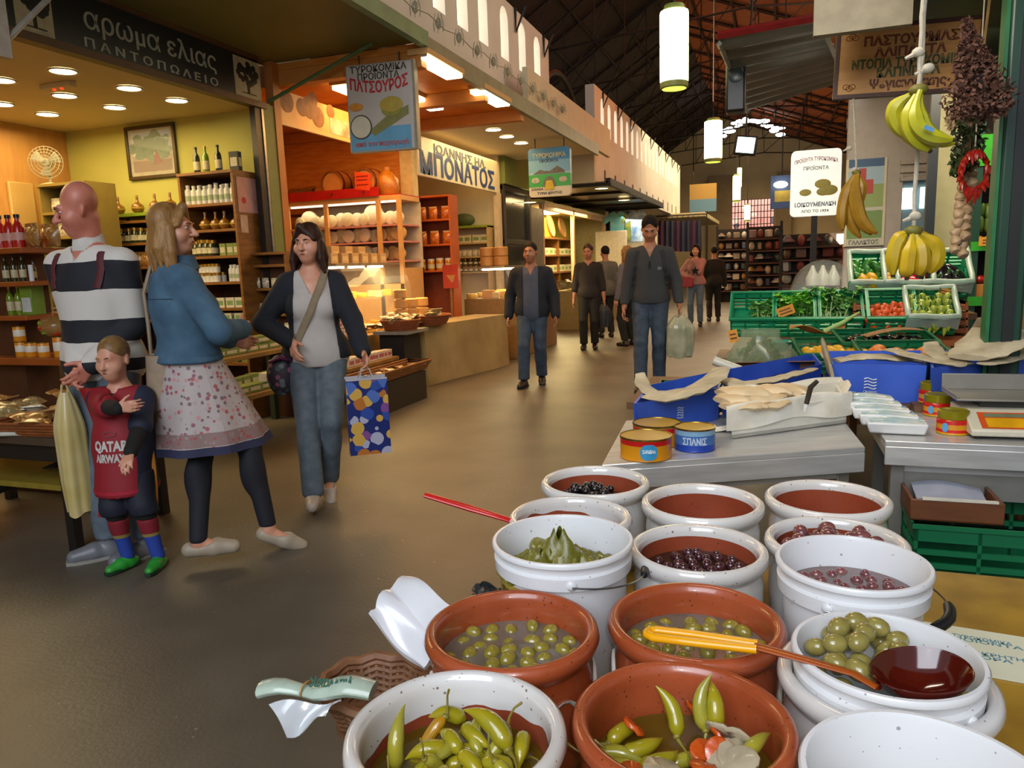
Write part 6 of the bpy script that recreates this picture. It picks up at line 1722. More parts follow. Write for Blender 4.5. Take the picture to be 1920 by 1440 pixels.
# green display board and grey counter behind the tiers
a=at_y(30,448,4.1);b=at_y(117,572,4.1)
single('display_board',MB().box(a.x-.3,b.x,4.1,4.13,b.z-.02,a.z),mat('olive_lime_board','7c7f1a',0.5,var=0.15,scale=2,color2='5a5c14'),'olive-lime display board behind the tiered stand','board')
single('counter',MB().box(a.x-.3,b.x+.12,4.08,4.5,0,b.z-.025),mat('grey_counter','6c675a',0.5),'grey shop counter behind the tiered stand','counter')
# ------------------------------------------------------------------ table of packets at the lower left
TL=0.60
a=at_z(128,818,TL)
tx1=a.x
t=thing('sales_table','black-legged table of herb packets at the lower left edge','table',(tx1,a.y,0))
part('tabletop',MB().box(-1.35,0,-0.06,0.62,TL-.04,TL),mat('dark_table_top','4a3a28',0.6),t)
m_blackleg=mat('black_table_leg','1c1712',0.5)
for x in(-1.3,-.06):
 for y in(-.03,.55):part('leg',MB().box(x,x+.05,y,y+.05,0,TL-.04),m_blackleg,t)
part('brace',MB().bar((-1.2,.0,.05),(-.04,.5,.52),0.025,6),m_blackleg,t)
part('rail',MB().box(-1.3,0,-.03,.02,TL-.13,TL-.04),m_blackleg,t)
part('lower_shelf',MB().box(-1.28,-.05,.02,.54,.30,.33),mat('yellow_shelf_board','8f7a28',0.5),t,label='yellowish lower shelf')
random.seed(14)
for i in range(34):
 p=Vector((tx1-.06-1.1*random.random(),a.y+.14+.42*random.random(),TL+.02+U(0,.05)))
 o=(pk_herb,pk_herb,pk_white,pk_brown)[i%4].put(p,U(0,6.28),'cellophane packet in the heap on the black-legged table','cellophane packets on the black-legged table',U(.9,1.25),rx=1.35+U(-.2,.15))
mb=MB().box(-.22,.22,-.13,.13,0,.012)
for j in range(4):mb.tube([((.22+.008*j)*sx_,(.13+.006*j)*sy_,.015+.016*j)for sx_,sy_ in((-1,-1),(1,-1),(1,1),(-1,1),(-1,-1))],.009,6)
single('wicker_tray',mb,mat('orange_wicker','8a4a1c',0.6,var=0.15,scale=40),'orange-brown wicker tray at the near corner of the black-legged table','tray',(tx1-.24,a.y+.08,TL+.001),.1)
for i in range(8):pk_brown.put((tx1-.36+.04*i,a.y+.08+U(-.05,.05),TL+.045),U(0,6),'brown packet in the orange-brown wicker tray','packets in the wicker tray',1.0,rx=1.3)
b=at_z(40,800,TL+.03)
single('foam_board',MB().box(-.30,.16,-.10,.14,0,.022),mat('white_foam_board','c9c6b4',0.6),'white board lying on the front of the black-legged table','board',(b.x-.04,b.y-.02,TL+.002),.35,bevel=.008)
single('sack',MB().ball((0,0,.20),(.17,.15,.21),24,14),mat('grey_sack','6e674c',0.8,var=0.1,scale=10,bump=.3),'grey-green sack under the white board at the left edge','sack',(tx1-.62,a.y-.34,0))
# ------------------------------------------------------------------ bench of soap boxes between the shops
BX=-3.78
y_a,y_b=4.45,7.65
m_bench=mat('bench_wood','8f6a2c',0.5,var=0.1,scale=4,color2='74521c')
for y0_,L_,lb in((y_a,1.45,'low stepped wooden bench of olive soap boxes, nearest the olive shop'),(6.06,1.0,'low stepped wooden bench of white and pink cartons before the cheese shop')):
 t=thing('bench',lb,'bench',(BX,y0_,0))
 part('plank',MB().box(-.42,0,0,L_,.41,.45),m_bench,t,bevel=.004)
 part('upper_plank',MB().box(-.72,-.40,0,L_,.66,.70),m_bench,t,bevel=.004)
 for y in(.1,L_-.15):
  part('leg',MB().box(-.06,-.01,y,y+.06,0,.41),mat('dark_green_leg','26301c',0.6),t)
  part('leg',MB().box(-.70,-.65,y,y+.06,0,.66),mat('dark_green_leg','26301c',0.6),t)
row(c_long,9,(BX-.12,y_a+.1,.451),(BX-.12,y_a+1.4,.451),'olive soap carton on the low front plank of the bench','soap cartons on the front plank',rz=PI/2,sc=1.1)
row(c_green,12,(BX-.30,y_a+.1,.451),(BX-.30,y_a+1.4,.451),'green carton at the back of the low plank of the bench','green cartons on the low plank',rz=PI/2)
for k in range(2):row(c_long,9,(BX-.56,y_a+.1,.701+.062*k),(BX-.56,y_a+1.4,.701+.062*k),'olive soap carton stacked on the upper plank of the bench','soap cartons on the upper plank',rz=PI/2,sc=1.1,jit=0)
c_pink.put((BX-.08,y_a+.5,.512),1.4,'pink and blue carton lying on the soap cartons',None,.9)
single('soap_packet',MB().box(-.07,.07,-.05,.05,0,.035),mat('teal_packet','2c8a86',0.4),'teal packet on the front of the low plank','packet',(BX-.07,y_a+.75,.452),1.2,bevel=.004)
row(c_pink,9,(BX-.10,6.15,.451),(BX-.10,7.0,.451),'white and pink carton on the low plank near the glass counter','white and pink cartons on the low plank',rz=PI/2,sc=1.1)
for k in range(3):row(c_pink,7,(BX-.52,6.15,.701+.078*k),(BX-.52,7.0,.701+.078*k),'white and pink carton stacked on the upper plank near the glass counter','stacked white and pink cartons',rz=PI/2,sc=1.0,jit=0)
mb=MB()
for j in range(5):mb.tube([((.10+.012*j)*sx_,(.62+.012*j)*sy_,.012+.022*j)for sx_,sy_ in((-1,-1),(1,-1),(1,1),(-1,1),(-1,-1))],.012,6)
mb.box(-.10,.10,-.62,.62,0,.01)
single('wicker_tray',mb,mat('tan_wicker','8f5a24',0.6,var=0.15,scale=40),'long tan wicker tray on the floor rail before the white and pink cartons','tray',(BX+.18,6.5,.30),0)
single('tray_support',MB().box(-.13,.13,-.55,.55,0,.298),mat('dark_box_wood','2c2416',0.6),'dark box that carries the long tan wicker tray','box',(BX+.18,6.5,0))
for i in range(14):pk_brown.put((BX+.18+U(-.04,.04),5.98+.08*i,.34),U(0,6),'brown packet in the long tan wicker tray','packets in the long wicker tray',.9,rx=1.3)
# narrow stand by the post
xa4=at_y(468,560,5.92).x;xb4=at_y(545,560,5.92).x
z4=[at_y(500,py,5.92).z for py in(540,588,625,660)]
zt4=at_y(500,478,5.92).z
case('narrow_stand','narrow brown stand of gift packets beside the steel post',xa4,xb4,5.90,6.03,0.75,zt4,z4+[at_y(500,492,5.92).z-.02])
case_legs=thing('trestle','dark low trestle under the narrow stand of gift packets','stand',((xa4+xb4)/2,5.96,0))
part('box',MB().box(-(xb4-xa4)/2,(xb4-xa4)/2,-.06,.08,0,.748),m_case_d,case_legs)
for k,z in enumerate(z4):row(pk_white,4,(xa4+.03,5.95,z),(xb4-.03,5.95,z),'white gift packet on the %s board of the narrow stand'%('first','second','third','fourth')[k],'gift packets on the %s board'%('first','second','third','fourth')[k],sc=.8)
# ================================================================== cheese shop
m_beige_frame=mat('beige_fridge_frame','c99e62',0.45,var=0.04)
YF=8.62
fx0=at_y(536,420,YF).x;fx1=at_y(714,420,YF).x;fx2=at_y(757,420,8.7).x
fzt=at_y(640,372,YF).z
t=thing('cheese_fridge','beige wall fridge of cheese wheels under a red top','fridge',(fx0,YF,0))
W_=fx2-fx0;D_=0.60
rows_z=[at_y(640,py,YF).z for py in(425,456,492)]
part('back',MB().box(0,W_,D_-.03,D_,.1,fzt),mat('pale_fridge_back','c9c2a8',0.5),t)
part('base',MB().box(0,W_,0,D_,0,rows_z[2]-.30),m_beige_frame,t)
part('top',MB().box(0,W_,0,D_,fzt-.06,fzt),m_beige_frame,t)
part('red_top_panel',MB().box(-.01,fx1-fx0,-.03,.0,fzt-.005,fzt+.11).box(-.01,W_,0,D_,fzt,fzt+.012),mat('red_panel','b5181a',0.4),t,label='red top board')
for x in(0,.60,fx1-fx0-.06,W_-.05):part('post',MB().box(x,x+.055,0,.04,.1,fzt-.06),m_beige_frame,t)
part('side',MB().box(W_-.02,W_,.04,D_,rows_z[2]-.3,rows_z[2]-.1),m_beige_frame,t)
for z in rows_z:part('shelf',MB().box(.02,W_-.02,.02,D_-.03,z-.022,z),mat('pink_shelf_edge','c98a84',0.4),t)
part('strip_lamp',MB().box(.06,W_-.06,.05,.08,fzt-.085,fzt-.062),glow('fridge_strip','fff4dc',1.3),t)
area('fridge_light',((fx0+fx2)/2,YF+.1,fzt-.1),((fx0+fx2)/2,YF+.3,0),W_-.2,2.5,'fff0d0',.1)
wheel_cols=[mat('cheese_rind_pale','c9bf92',0.5,var=0.06),mat('cheese_rind_cream','d8c9a4',0.5,var=0.06),mat('cheese_rind_tan','bf9a5c',0.5,var=0.08)]
def wheel_proto(m):
 def build():return single('whole_cheese',MB().lathe([(0,-.04),(.10,-.04),(.115,-.03),(.12,0),(.115,.03),(.10,.04),(0,.04)],28,Matrix.Rotation(PI/2,4,'X')),m,'','cheese')
 return Proto(build)
wheels=[wheel_proto(m)for m in wheel_cols]
random.seed(31)
for k,z in enumerate(rows_z):
 n=13
 for i in range(n):
  x=fx0+.12+(W_-.24)*i/(n-1);s=U(.78,1.0)*(1.18 if(k==0 and i in(1,9))else.88)
  wheels[(i+k)%2 if i<10 else(2 if k else 1)].put((x,YF+.16+.04*(i%2),z+.12*s),U(-.25,.25),'cheese wheel standing on the %s shelf of the beige fridge'%('top','second','lowest')[k],'cheese wheels on the %s fridge shelf'%('top','second','lowest')[k],s,rx=-.1)
  # barrels on the fridge
def barrel(px,py,r,L,label,m_head,extra=None):
 p=at_y(px,py,YF-.02)
 t=thing('barrel',label,'barrel',(p.x,YF-.02,fzt+.014+r*1.06))
 M=Matrix.Rotation(-PI/2,4,'X')
 part('staves',MB().lathe([(r*.93,0),(r,0),(r*1.06,L/2),(r,L),(0,L)],32,M),mat('barrel_stave','9a5a24',0.4,var=0.12,scale=6,stretch=(6,1,6),coat=.3),t,smooth=60)
 part('head',MB().lathe([(0,.02),(r*.93,.02)],32,M),m_head,t)
 part('hoop',MB().lathe([(r*1.005,.0),(r*1.03,.0),(r*1.035,.045),(r*1.01,.045)],32,M),mat('barrel_hoop','5a1c10',0.4,.3),t)
 part('hoop',MB().lathe([(r*1.05,L*.35),(r*1.075,L*.35),(r*1.08,L*.42),(r*1.05,L*.42)],32,M),mat('barrel_hoop','5a1c10',0.4,.3),t)
 part('tap',MB().bar((0,-.03,-r*.8),(0,.03,-r*.8),.012).bar((0,-.03,-r*.8),(0,-.03,-r*.95),.01),mat('barrel_hoop','5a1c10',0.4,.3),t)
 return t
barrel(622,336,.165,.5,'left small wooden barrel lying on the red-topped fridge',mat('barrel_head','c4864a',0.4,var=.06))
tb=barrel(682,336,.165,.5,'right small wooden barrel with an orange paper notice, lying on the red-topped fridge',mat('barrel_head','c4864a',0.4,var=.06))
part('notice',MB().prism([(-.13,-.09),(.08,-.12),(.115,-.02),(.09,.0),(.12,.08),(-.12,.13)],.004,T(0,-.012,0)),mat('orange_notice','d8481c',0.5,var=.05),tb,label='orange paper notice')
part('notice_writing',MB().box(-.10,.07,-.014,-.012,.055,.07).box(-.10,.06,-.014,-.012,.01,.025).box(-.10,.07,-.014,-.012,-.05,-.035),mat('notice_ink','8a1c10',0.5),tb)
p=at_y(722,338,YF+.15)
single('wicker_jar',MB().lathe([(0,0),(.12,0),(.15,.08),(.15,.20),(.08,.29),(.045,.32),(.045,.36),(0,.36)],28),mat('amber_wicker_jar','b0701c',0.35,var=.12,scale=40,coat=.3),'amber wicker-covered jar right of the barrels','jar',(p.x-.01,YF+.22,fzt+.014))
p=at_y(552,350,YF)
t=thing('basket_bread','loaf-like plaited wicker bundle at the left end of the red-topped fridge','basket',(p.x,YF+.12,fzt+.014))
for k in range(4):part('strand',MB().tube([(-.20+.1*i,.02*k,.05+.035*k+.03*math.sin(i+k))for i in range(5)],[.02,.045,.05,.045,.02],9),mat('plaited_straw','8a5420',0.6,var=.15,scale=30),t)
# frieze with cheese-making picture
a=at_x(528,140,XF+.02);b=at_x(660,190,XF+.02)
fy0,fy1=6.40,8.1
zt_,zb_=3.15,at_x(540,228,XF+.02).z
t=thing('picture_frieze','long sepia picture panel over the opening of the cheese shop','picture',(XF,fy0,0))
part('panel',MB().box(-.02,0,0,fy1-fy0,zb_,zt_),mat('sepia_picture','d8ab68',0.5,var=.12,scale=2.4,color2='b8803c'),t)
part('rim',MB().box(-.025,.012,0,fy1-fy0,zb_-.04,zb_),m_beige_frame,t)
mb=MB();random.seed(77)
for c,r in(((.55,.17),.13),((.62,.26),.09),((.42,.15),.10),((.95,.2),.08),((.16,.16),.12),((.7,.1),.12)):
 mb.ball((.002,c[0],zb_+.04+c[1]),(.002,r,r*.9),14,8)
part('picture_figures',mb,mat('sepia_figures','8a5626',0.6,var=.2,scale=12),t)
part('poster',MB().box(0,.004,.92,1.35,zb_+.01,zt_-.12),mat('red_white_poster','d8522c',0.5,var=.25,scale=4,color2='dcc8b4'),t,label='red and white poster')
# hanging dairy sign
YH=6.27
a=at_y(646,125,YH);b=at_y(772,118,YH);c=at_y(650,290,YH)
w_=b.x-a.x-.03;h_=a.z-c.z
t=thing('hanging_sign','hanging sign with red arched lettering and a picture of cheeses','sign',((a.x+b.x)/2,YH,(a.z+c.z)/2),.10)
part('panel',MB().box(-w_/2,w_/2,0,.08,-h_/2,h_/2),mat('sign_grey_white','b4aea4',0.5,var=.02),t,bevel=.02)
part('rim',MB().box(w_/2-.002,w_/2+.02,-.004,.084,-h_/2,h_/2),mat('sign_rim_grey','8f8872',0.5),t)
FS=lambda x,z:frame_M((x,-.001,z),(1,0,0),(0,0,1))
part('lettering',MB().text('ΤΥΡΟΚΟΜΙΚΑ',.08,FS(0,h_*.43),.002,.001,width=w_*.84),mat('sign_black_ink','2a2a2c',.5),t)
part('lettering',MB().text('ΠΡΟΪΟΝΤΑ',.08,FS(0,h_*.345),.002,.001,width=w_*.62),mat('sign_black_ink','2a2a2c',.5),t)
mb=MB().text('ΠΑΤΣΟΥΡΟΣ',.13,FS(0,h_*.235),.003,.004,width=w_*.86)
mb.v=[(x,y,z+.045*((x/(w_*.43))**2)-.012)for x,y,z in mb.v]
part('lettering',mb,mat('sign_red_ink','b81c28',.5),t)
part('blue_field',MB().box(-w_*.47,w_*.44,-.002,0,-h_*.48,-h_*.22),mat('sign_blue_field','5f9fc4',.5,var=.1,scale=4),t)
part('plank',MB().prism([(-w_*.1,-h_*.32),(w_*.42,-h_*.10),(w_*.42,h_*.0),(w_*.1,-h_*.1),(-w_*.18,-h_*.26)],.002,T(0,-.004,0)),mat('sign_olive_cloth','7f7f44',.6,var=.1),t)
def disc(x,z,r,m,name,sq=1.0,y=-.006):part(name,MB().lathe([(0,0),(r,0),(r*.97,.003),(0,.003)],28,T(x,y,z,0,PI/2)@Matrix.Diagonal((1,sq,1,1))),m,t)
m_sc1,m_sc2,m_sc3=mat('sign_cheese_white','c9c4ae',.5,var=.05),mat('sign_cheese_yellow','b09a38',.5,var=.1),mat('sign_cheese_orange','c98a2c',.5)
disc(-w_*.30,-h_*.21,w_*.165,mat('sign_rind','4a4434',.5),'cheese_rind')
disc(-w_*.30,-h_*.21,w_*.15,m_sc1,'cheese_face',y=-.008)
disc(w_*.17,h_*.02,w_*.17,m_sc2,'cheese_top',.62)
disc(w_*.17,-h_*.04,w_*.15,mat('sign_cheese_side','8a8a34',.5),'cheese_side',.6,-.004)
disc(-w_*.36,h_*.02,w_*.11,m_sc3,'cup',.5)
part('lettering',MB().text('από τον παραγωγό',.06,FS(0,-h_*.41),.006,.0012,width=w_*.8),mat('sign_salmon_ink','b8584c',.5),t)
for x in(-w_*.3,w_*.3):part('chain',MB().bar((x,.04,h_/2),(x,.04,3.30-t.location.z),.006,5),m_iron,t)
# green stay rod of the canopy
a=at_y(505,190,6.2);b=at_y(700,96,6.2)
single('stay_rod',MB().bar(a,Vector((b.x,6.2,3.36)),.018,8),mat('green_rod','4f6a3c',.5),'green stay rod running up under the canopy edge','rod')
# fluorescent fittings
g_tube=glow('warm_tube_diffuser','ffe9bc',7.0)
for n_,pa,pb in(('uppermost and nearest',(780,113),(858,148)),('half hidden behind the hanging sign on its left',(622,126),(652,138)),('right of the hanging sign, lower one',(770,186),(818,208)),('rightmost, near the gutter',(890,175),(948,200))):
 A_=at_z(*pa,3.22);B_=at_z(*pb,3.22)
 if pa[0]==622:A_=at_y(634,131,7.0);A_.z=3.22;B_=A_+Vector((0,.3,0))
 y_=sorted((A_.y,B_.y));xm=(A_.x+B_.x)/2
 t=thing('ceiling_light','bright ceiling light of the cheese shop, '+n_,'ceiling light',(xm,(y_[0]+y_[1])/2,3.22))
 L_=max(.3,(y_[1]-y_[0]))/2
 part('housing',MB().box(-.10,.10,-L_-.03,L_+.03,.04,.09),m_beige_frame,t)
 part('diffuser',MB().box(-.09,.09,-L_,L_,0,.04),g_tube,t,bevel=.01)
 # glass cheese counter
m_glass=mat('counter_glass','e8ecea',0.03,alpha=0.14,spec=1.0,coat=1.0)
YG0,YG1=7.10,8.56
gx0,gx1=-5.02,-4.30
zg1=at_x(700,498,-4.75).z;zg0=at_x(780,612,-4.3).z
t=thing('glass_counter','curved glass counter of yellow cheeses in the cheese shop','counter',(gx0,YG0,0))
W_=gx1-gx0
part('body',MB().box(0,W_-.04,0,YG1-YG0,0,zg0),mat('counter_body','8a6a3a',.5,var=.08),t,bevel=.01)
part('top',MB().box(0,W_*.72,-.01,YG1-YG0,zg1,zg1+.03),mat('counter_top_steel','b0a68c',.3,.6),t)
prof=[(W_*.70,zg1)]+[(W_*.70+(W_*.28)*math.sin(k*PI/2/8),zg0+(zg1-zg0)*math.cos(k*PI/2/8))for k in range(1,9)]
mb=MB()
for k in range(len(prof)-1):
 (xa_,za_),(xb_,zb__)=prof[k],prof[k+1]
 mb.add([(xa_,0,za_),(xb_,0,zb__),(xb_,YG1-YG0,zb__),(xa_,YG1-YG0,za_)],[(0,1,2,3)])
part('curved_glass',mb,m_glass,t)
part('end_glass',MB().add([(.02,.0,zg0),(W_*.98,.0,zg0)]+[(x,0,z)for x,z in reversed(prof)]+[(.02,0,zg1)],[tuple(range(len(prof)+3))]),m_glass,t)
part('shelf',MB().box(.03,W_*.7,.03,YG1-YG0-.03,(zg0+zg1)/2,(zg0+zg1)/2+.008),m_glass,t)
for k in range(3):part('lamp',MB().box(W_*.4,W_*.55,.15+.45*k,.35+.45*k,zg1-.025,zg1-.004),glow('counter_lamp','fff0c8',14),t)
area('glass_counter_light',(gx0+W_*.45,YG0+.7,zg1-.03),(gx0+W_*.5,YG0+.7,0),W_*.5,40,'ffd890',2.0)
m_ych=[mat('yellow_cheese','d8a82c',.4,var=.08,scale=10,coat=.2),mat('golden_cheese','c98a1c',.4,var=.08,scale=10),mat('pale_cheese','dcc688',.4,var=.06)]
def block(m,w,d,h):
 def build():
  def f():pass
  return single('cheese_block',MB().add([(0,0,0),(w,d*.3,0),(0,d,0),(0,0,h),(w,d*.3,h),(0,d,h)],[(2,1,0),(3,4,5),(0,1,4,3),(1,2,5,4),(2,0,3,5)]),m,'','cheese',bevel=.006)
 return Proto(build)
blocks=[block(m_ych[0],.16,.14,.10),block(m_ych[1],.20,.16,.12),block(m_ych[2],.14,.12,.09)]
rnd=Proto(lambda:single('cheese_round',MB().lathe([(0,0),(.075,0),(.085,.015),(.085,.06),(.075,.075),(0,.075)],24),m_ych[0],'','cheese'))
random.seed(5)
for i in range(20):
 x=gx0+.05+(W_-.30)*(i%5)/5+U(0,.05);y=YG0+.06+.36*(i//5)+U(0,.05)
 (blocks[i%3]if i%4 else rnd).put((x+.06,y+.04,zg0+.001),U(-.8,.8),'yellow cheese piece on the floor of the curved glass counter','cheeses low in the glass counter',U(.9,1.1))
for i in range(10):
 (blocks[(i+1)%3]if i%3 else rnd).put((gx0+.06+.085*(i%5),YG0+.25+.19*(i%5)+.5*(i//5),(zg0+zg1)/2+.009),U(-.8,.8),'yellow cheese piece on the glass shelf of the counter','cheeses on the glass counter shelf',.85)
m_pbox=mat('cream_kraft_box','b99a68',.6,var=.08,scale=8)
cream_box=carton(.15,.12,.115,m_pbox,mat('kraft_label','d0b888',.5))
for i in range(6):cream_box.put((gx0+.38,YG0+.10+.22*i,zg1+.031),1.57,'cream box in the row on top of the glass counter','cream boxes on the glass counter',(.95,.95,1.0))
for i in range(4):cream_box.put((gx0+.14,YG0+.2+.3*i,zg1+.031+.0),1.57,'tall kraft box in the back row on top of the glass counter','kraft boxes behind the cream boxes',(1.1,1,1.8))
# orange rack of rusks
YR=9.46
rx0=at_y(771,440,YR).x;rx1=at_y(846,440,YR).x
rz=[at_y(808,py,YR).z for py in(411,458,507)]
t=case('rusk_rack','orange wooden rack of rusk packets between the two cheese counters',rx0,rx1,YR,YR+.26,0.0,at_y(808,370,YR).z,rz,inside=mat('rack_inside','8a3a10',.6),wood=mat('orange_rack_wood','b8561a',.45,var=.08,scale=5))
for k,z in enumerate(rz[:2]):row(pk_rusk,3,(rx0+.03,YR+.12,z),(rx1-.03,YR+.12,z),'packet of orange rusks on the %s shelf of the orange rack'%('top','second')[k],'rusk packets on the %s rack shelf'%('top','second')[k],sc=.92)
row(hon_j,4,(rx0+.04,YR+.10,rz[2]),(rx1-.04,YR+.10,rz[2]),'jar of honey on the lowest visible shelf of the orange rack','honey jars on the orange rack',sc=1.5)
# red noticeboard and tray pieces below the rack
p=at_y(843,520,9.4)
t=thing('notice_stand','red notice board with a map-like picture below the orange rack','board',(p.x,9.4,p.z-.35))
part('board',MB().box(-.10,.12,0,.02,.20,.52),mat('red_board','a8301a',.5),t)
part('picture',MB().prism([(-.05,.38),(.08,.38),(.06,.30),(.03,.27),(0,.32)],.003,T(0,-.003,0)),mat('tan_map','b08048',.5),t)
part('stand',MB().bar((0,.03,-(p.z-.35)),(0,.03,.3),.02),m_case,t)
# cloth table with baskets of packets
q0=at_z(800,724,0);q1=at_z(952,684,0)
t=thing('cloth_table','table under a long olive-beige cloth reaching the floor','table',((q0.x+q1.x)/2,(q0.y+q1.y)/2,0),math.atan2(-(q1.x-q0.x),q1.y-q0.y))
Lc=(q1-q0).length;Hc=.70
def cl(u,v):
# skirt running round three sides, u along, v down
 P_=[(-.5,-Lc/2),(0,-Lc/2),(0,Lc/2),(-.5,Lc/2)]
 s=u*3;k=min(2,int(s));f=s-k
 x=P_[k][0]+(P_[k+1][0]-P_[k][0])*f;y=P_[k][1]+(P_[k+1][1]-P_[k][1])*f
 n_=[(0,-1),(1,0),(0,1)][k];w_=(.012*math.sin(25*u)+.012*math.sin(11*u+1))*v+.04*v
 return(x+n_[0]*w_,y+n_[1]*w_,Hc*(1-v)+.004)
m_cloth=mat('olive_beige_cloth','a08c5c',.85,var=.08,scale=3,color2='8a764a')
part('skirt',MB().sheet(cl,60,10,.004),m_cloth,t,smooth=60)
part('top',MB().box(-.5,0,-Lc/2,Lc/2,Hc-.03,Hc+.004),m_cloth,t)
ct=t
RM=Euler((0,0,t.rotation_euler[2])).to_matrix()
def onc(x,y,z=0.005):return Vector(t.location)+RM@Vector((x,y,Hc+z))
m_wk2=mat('reddish_wicker','8f4a20',.6,var=.15,scale=40)
def round_basket(label,loc,r,h=.10):
 t=thing('round_basket',label,'basket',loc)
 mb=MB()
 for j in range(6):
  rr=r*(.78+.22*j/5);mb.tube([(rr*math.cos(k*PI/12),rr*math.sin(k*PI/12),.012+h*j/5)for k in range(25)],.011,6)
 part('woven_side',mb,m_wk2,t)
 part('base',MB().lathe([(0,0),(r*.8,0),(r*.8,.02),(0,.02)],24),m_wk2,t)
 return t
bk1=onc(-.08,-Lc/2+.22,.006);round_basket('reddish round basket of packets at the near end of the cloth table',bk1,.26)
bk2=Vector((at_y(752,622,7.35).x,7.35,.70));round_basket('reddish round basket of packets on the ledge before the glass counter',bk2+Vector((0,0,.001)),.22)
t=thing('side_table','small table over a painted dark void that carries the round basket before the glass counter','table',bk2+Vector((0,0,-.70)))
part('tabletop',MB().box(-.24,.18,-.2,.32,.665,.70),mat('pale_slab','8a8478',.5),t)
part('painted_void',MB().box(-.22,.08,-.1,.30,0,.665),mat('void_shade_black','1a1510',.6),t)  # near-black box paints the shade of the empty space under the slab
random.seed(41)
for bk,lb,g in((bk1,'cellophane packet in the basket at the near end of the cloth table','packets in the cloth-table basket'),(bk2,'cellophane packet in the basket before the glass counter','packets in the counter basket')):
 for i in range(16):
  r=.17*math.sqrt((i+.5)/16);a=i*2.4
  pk_herb.put(bk+Vector((r*math.cos(a),r*math.sin(a),.085+.02*(i%3))),U(0,6),lb,g,U(.9,1.1),rx=1.2+U(-.2,.2))
for i in range(26):
 (pk_herb,pk_brown,pk_rusk)[i%3].put(onc(-.08-.34*random.random(),-Lc/2+.55+(Lc-1.0)*random.random(),.03),U(0,6),'cellophane packet laid out on the cloth table','packets on the cloth table',U(.7,.95),rx=1.35)
tall_rnd=Proto(lambda:single('cheese_cylinder',MB().lathe([(0,0),(.075,0),(.085,.01),(.085,.10),(.075,.11),(0,.11)],24),mat('tan_cheese_rind','c08a48',.5,var=.08,scale=12),'','cheese'))
for j,(x,n)in enumerate(((.28,4),(.50,3),(.72,3))):
 for k in range(n):tall_rnd.put(onc(-.14,Lc/2-1.0+x*.9,.006+.112*k),0,'tan cheese in the %s stack on the far end of the cloth table'%('tallest','middle','farthest')[j],'cheeses in the %s stack'%('tallest','middle','farthest')[j],.9 if k else 1.0)
 # ================================================================== third shop, with the white and blue sign
t=thing('shop_sign','cream sign board with big blue Greek lettering','sign',(XF+.03,0,0))
ya,yb=9.40,12.62
za,zb=3.16,2.62
part('board',MB().box(-.05,0,ya,yb,zb,za),mat('cream_sign_board','d8cfb4',.3,var=.03,coat=.4),t,bevel=.01)
fy=lambda px,py:at_x(px,py,XF+.03).y
y1_,y2_=fy(788,300),fy(926,340)
part('lettering_outline',MB().text('ΜΠΟΝΑΤΟΣ',.40,frame_M((.001,(y1_+y2_)/2,2.79),(0,1,0),(0,0,1)),.002,.016,width=(y2_-y1_)*1.02),mat('light_blue_outline','86b4cc',.5),t)
part('lettering',MB().text('ΜΠΟΝΑΤΟΣ',.39,frame_M((.006,(y1_+y2_)/2,2.79),(0,1,0),(0,0,1)),.003,.008,width=(y2_-y1_)),mat('navy_letter','2a3c7c',.5),t)
y1_,y2_=fy(812,255),fy(910,295)
part('lettering',MB().text('ΙΩΑΝΝΗΣ ΗΛ.',.17,frame_M((.004,(y1_+y2_)/2,3.03),(0,1,0),(0,0,1)),.003,.004,width=(y2_-y1_)),mat('slate_letter','5a6a8a',.5),t)
for i,(px,py)in enumerate(((898,231),(925,243),(950,256),(977,268))):
 downlight('downlight',at_z(px,py,3.275),.11,'round warm downlight in the white soffit of the shop with the blue-lettered sign',g_spot,'downlights in the white soffit')
 # interior shelves facing us
YI=12.25
ix0=at_y(848,450,YI).x;ix1=at_y(915,450,YI).x
izs=[at_y(880,py,YI).z for py in(425,455,481,510)]
t=case('wall_shelving','cream shelving with a green top board in the third shop',ix0-.5,ix1,YI,YI+.3,0,at_y(880,424,YI).z-.03,izs[1:],inside=m_cream,wood=mat('cream_shelf','b8a06c',.5))
part('green_top',MB().box(0,ix1-ix0+.5,-.02,.3,izs[0]-.02,izs[0]+.02),mat('apple_green_board','8aa02c',.5),t)
row(c_white,5,(ix0-.1,YI+.1,izs[1]),(ix1-.03,YI+.1,izs[1]),'white carton on the upper shelf of the third shop','white cartons in the third shop',sc=(1.3,1,1.9))
row(pk_white,7,(ix0-.1,YI+.1,izs[2]),(ix1-.03,YI+.1,izs[2]),'white packet on the middle shelf of the third shop','white packets in the third shop')
for k in range(2):row(jar_d,7,(ix0-.05,YI+.08,izs[3]+.118*k),(ix1-.03,YI+.08,izs[3]+.118*k),'dark jar on the lower shelf of the third shop','dark jars in the third shop',sc=1.0,jit=0)
p=at_y(868,412,YI+.1)
single('green_bag',MB().ball((0,0,.10),(.22,.12,.12),18,10),mat('dark_green_bag','4a5a34',.6),'dark green bag on the green top board of the third shop','bag',(p.x,YI+.12,izs[0]+.021))
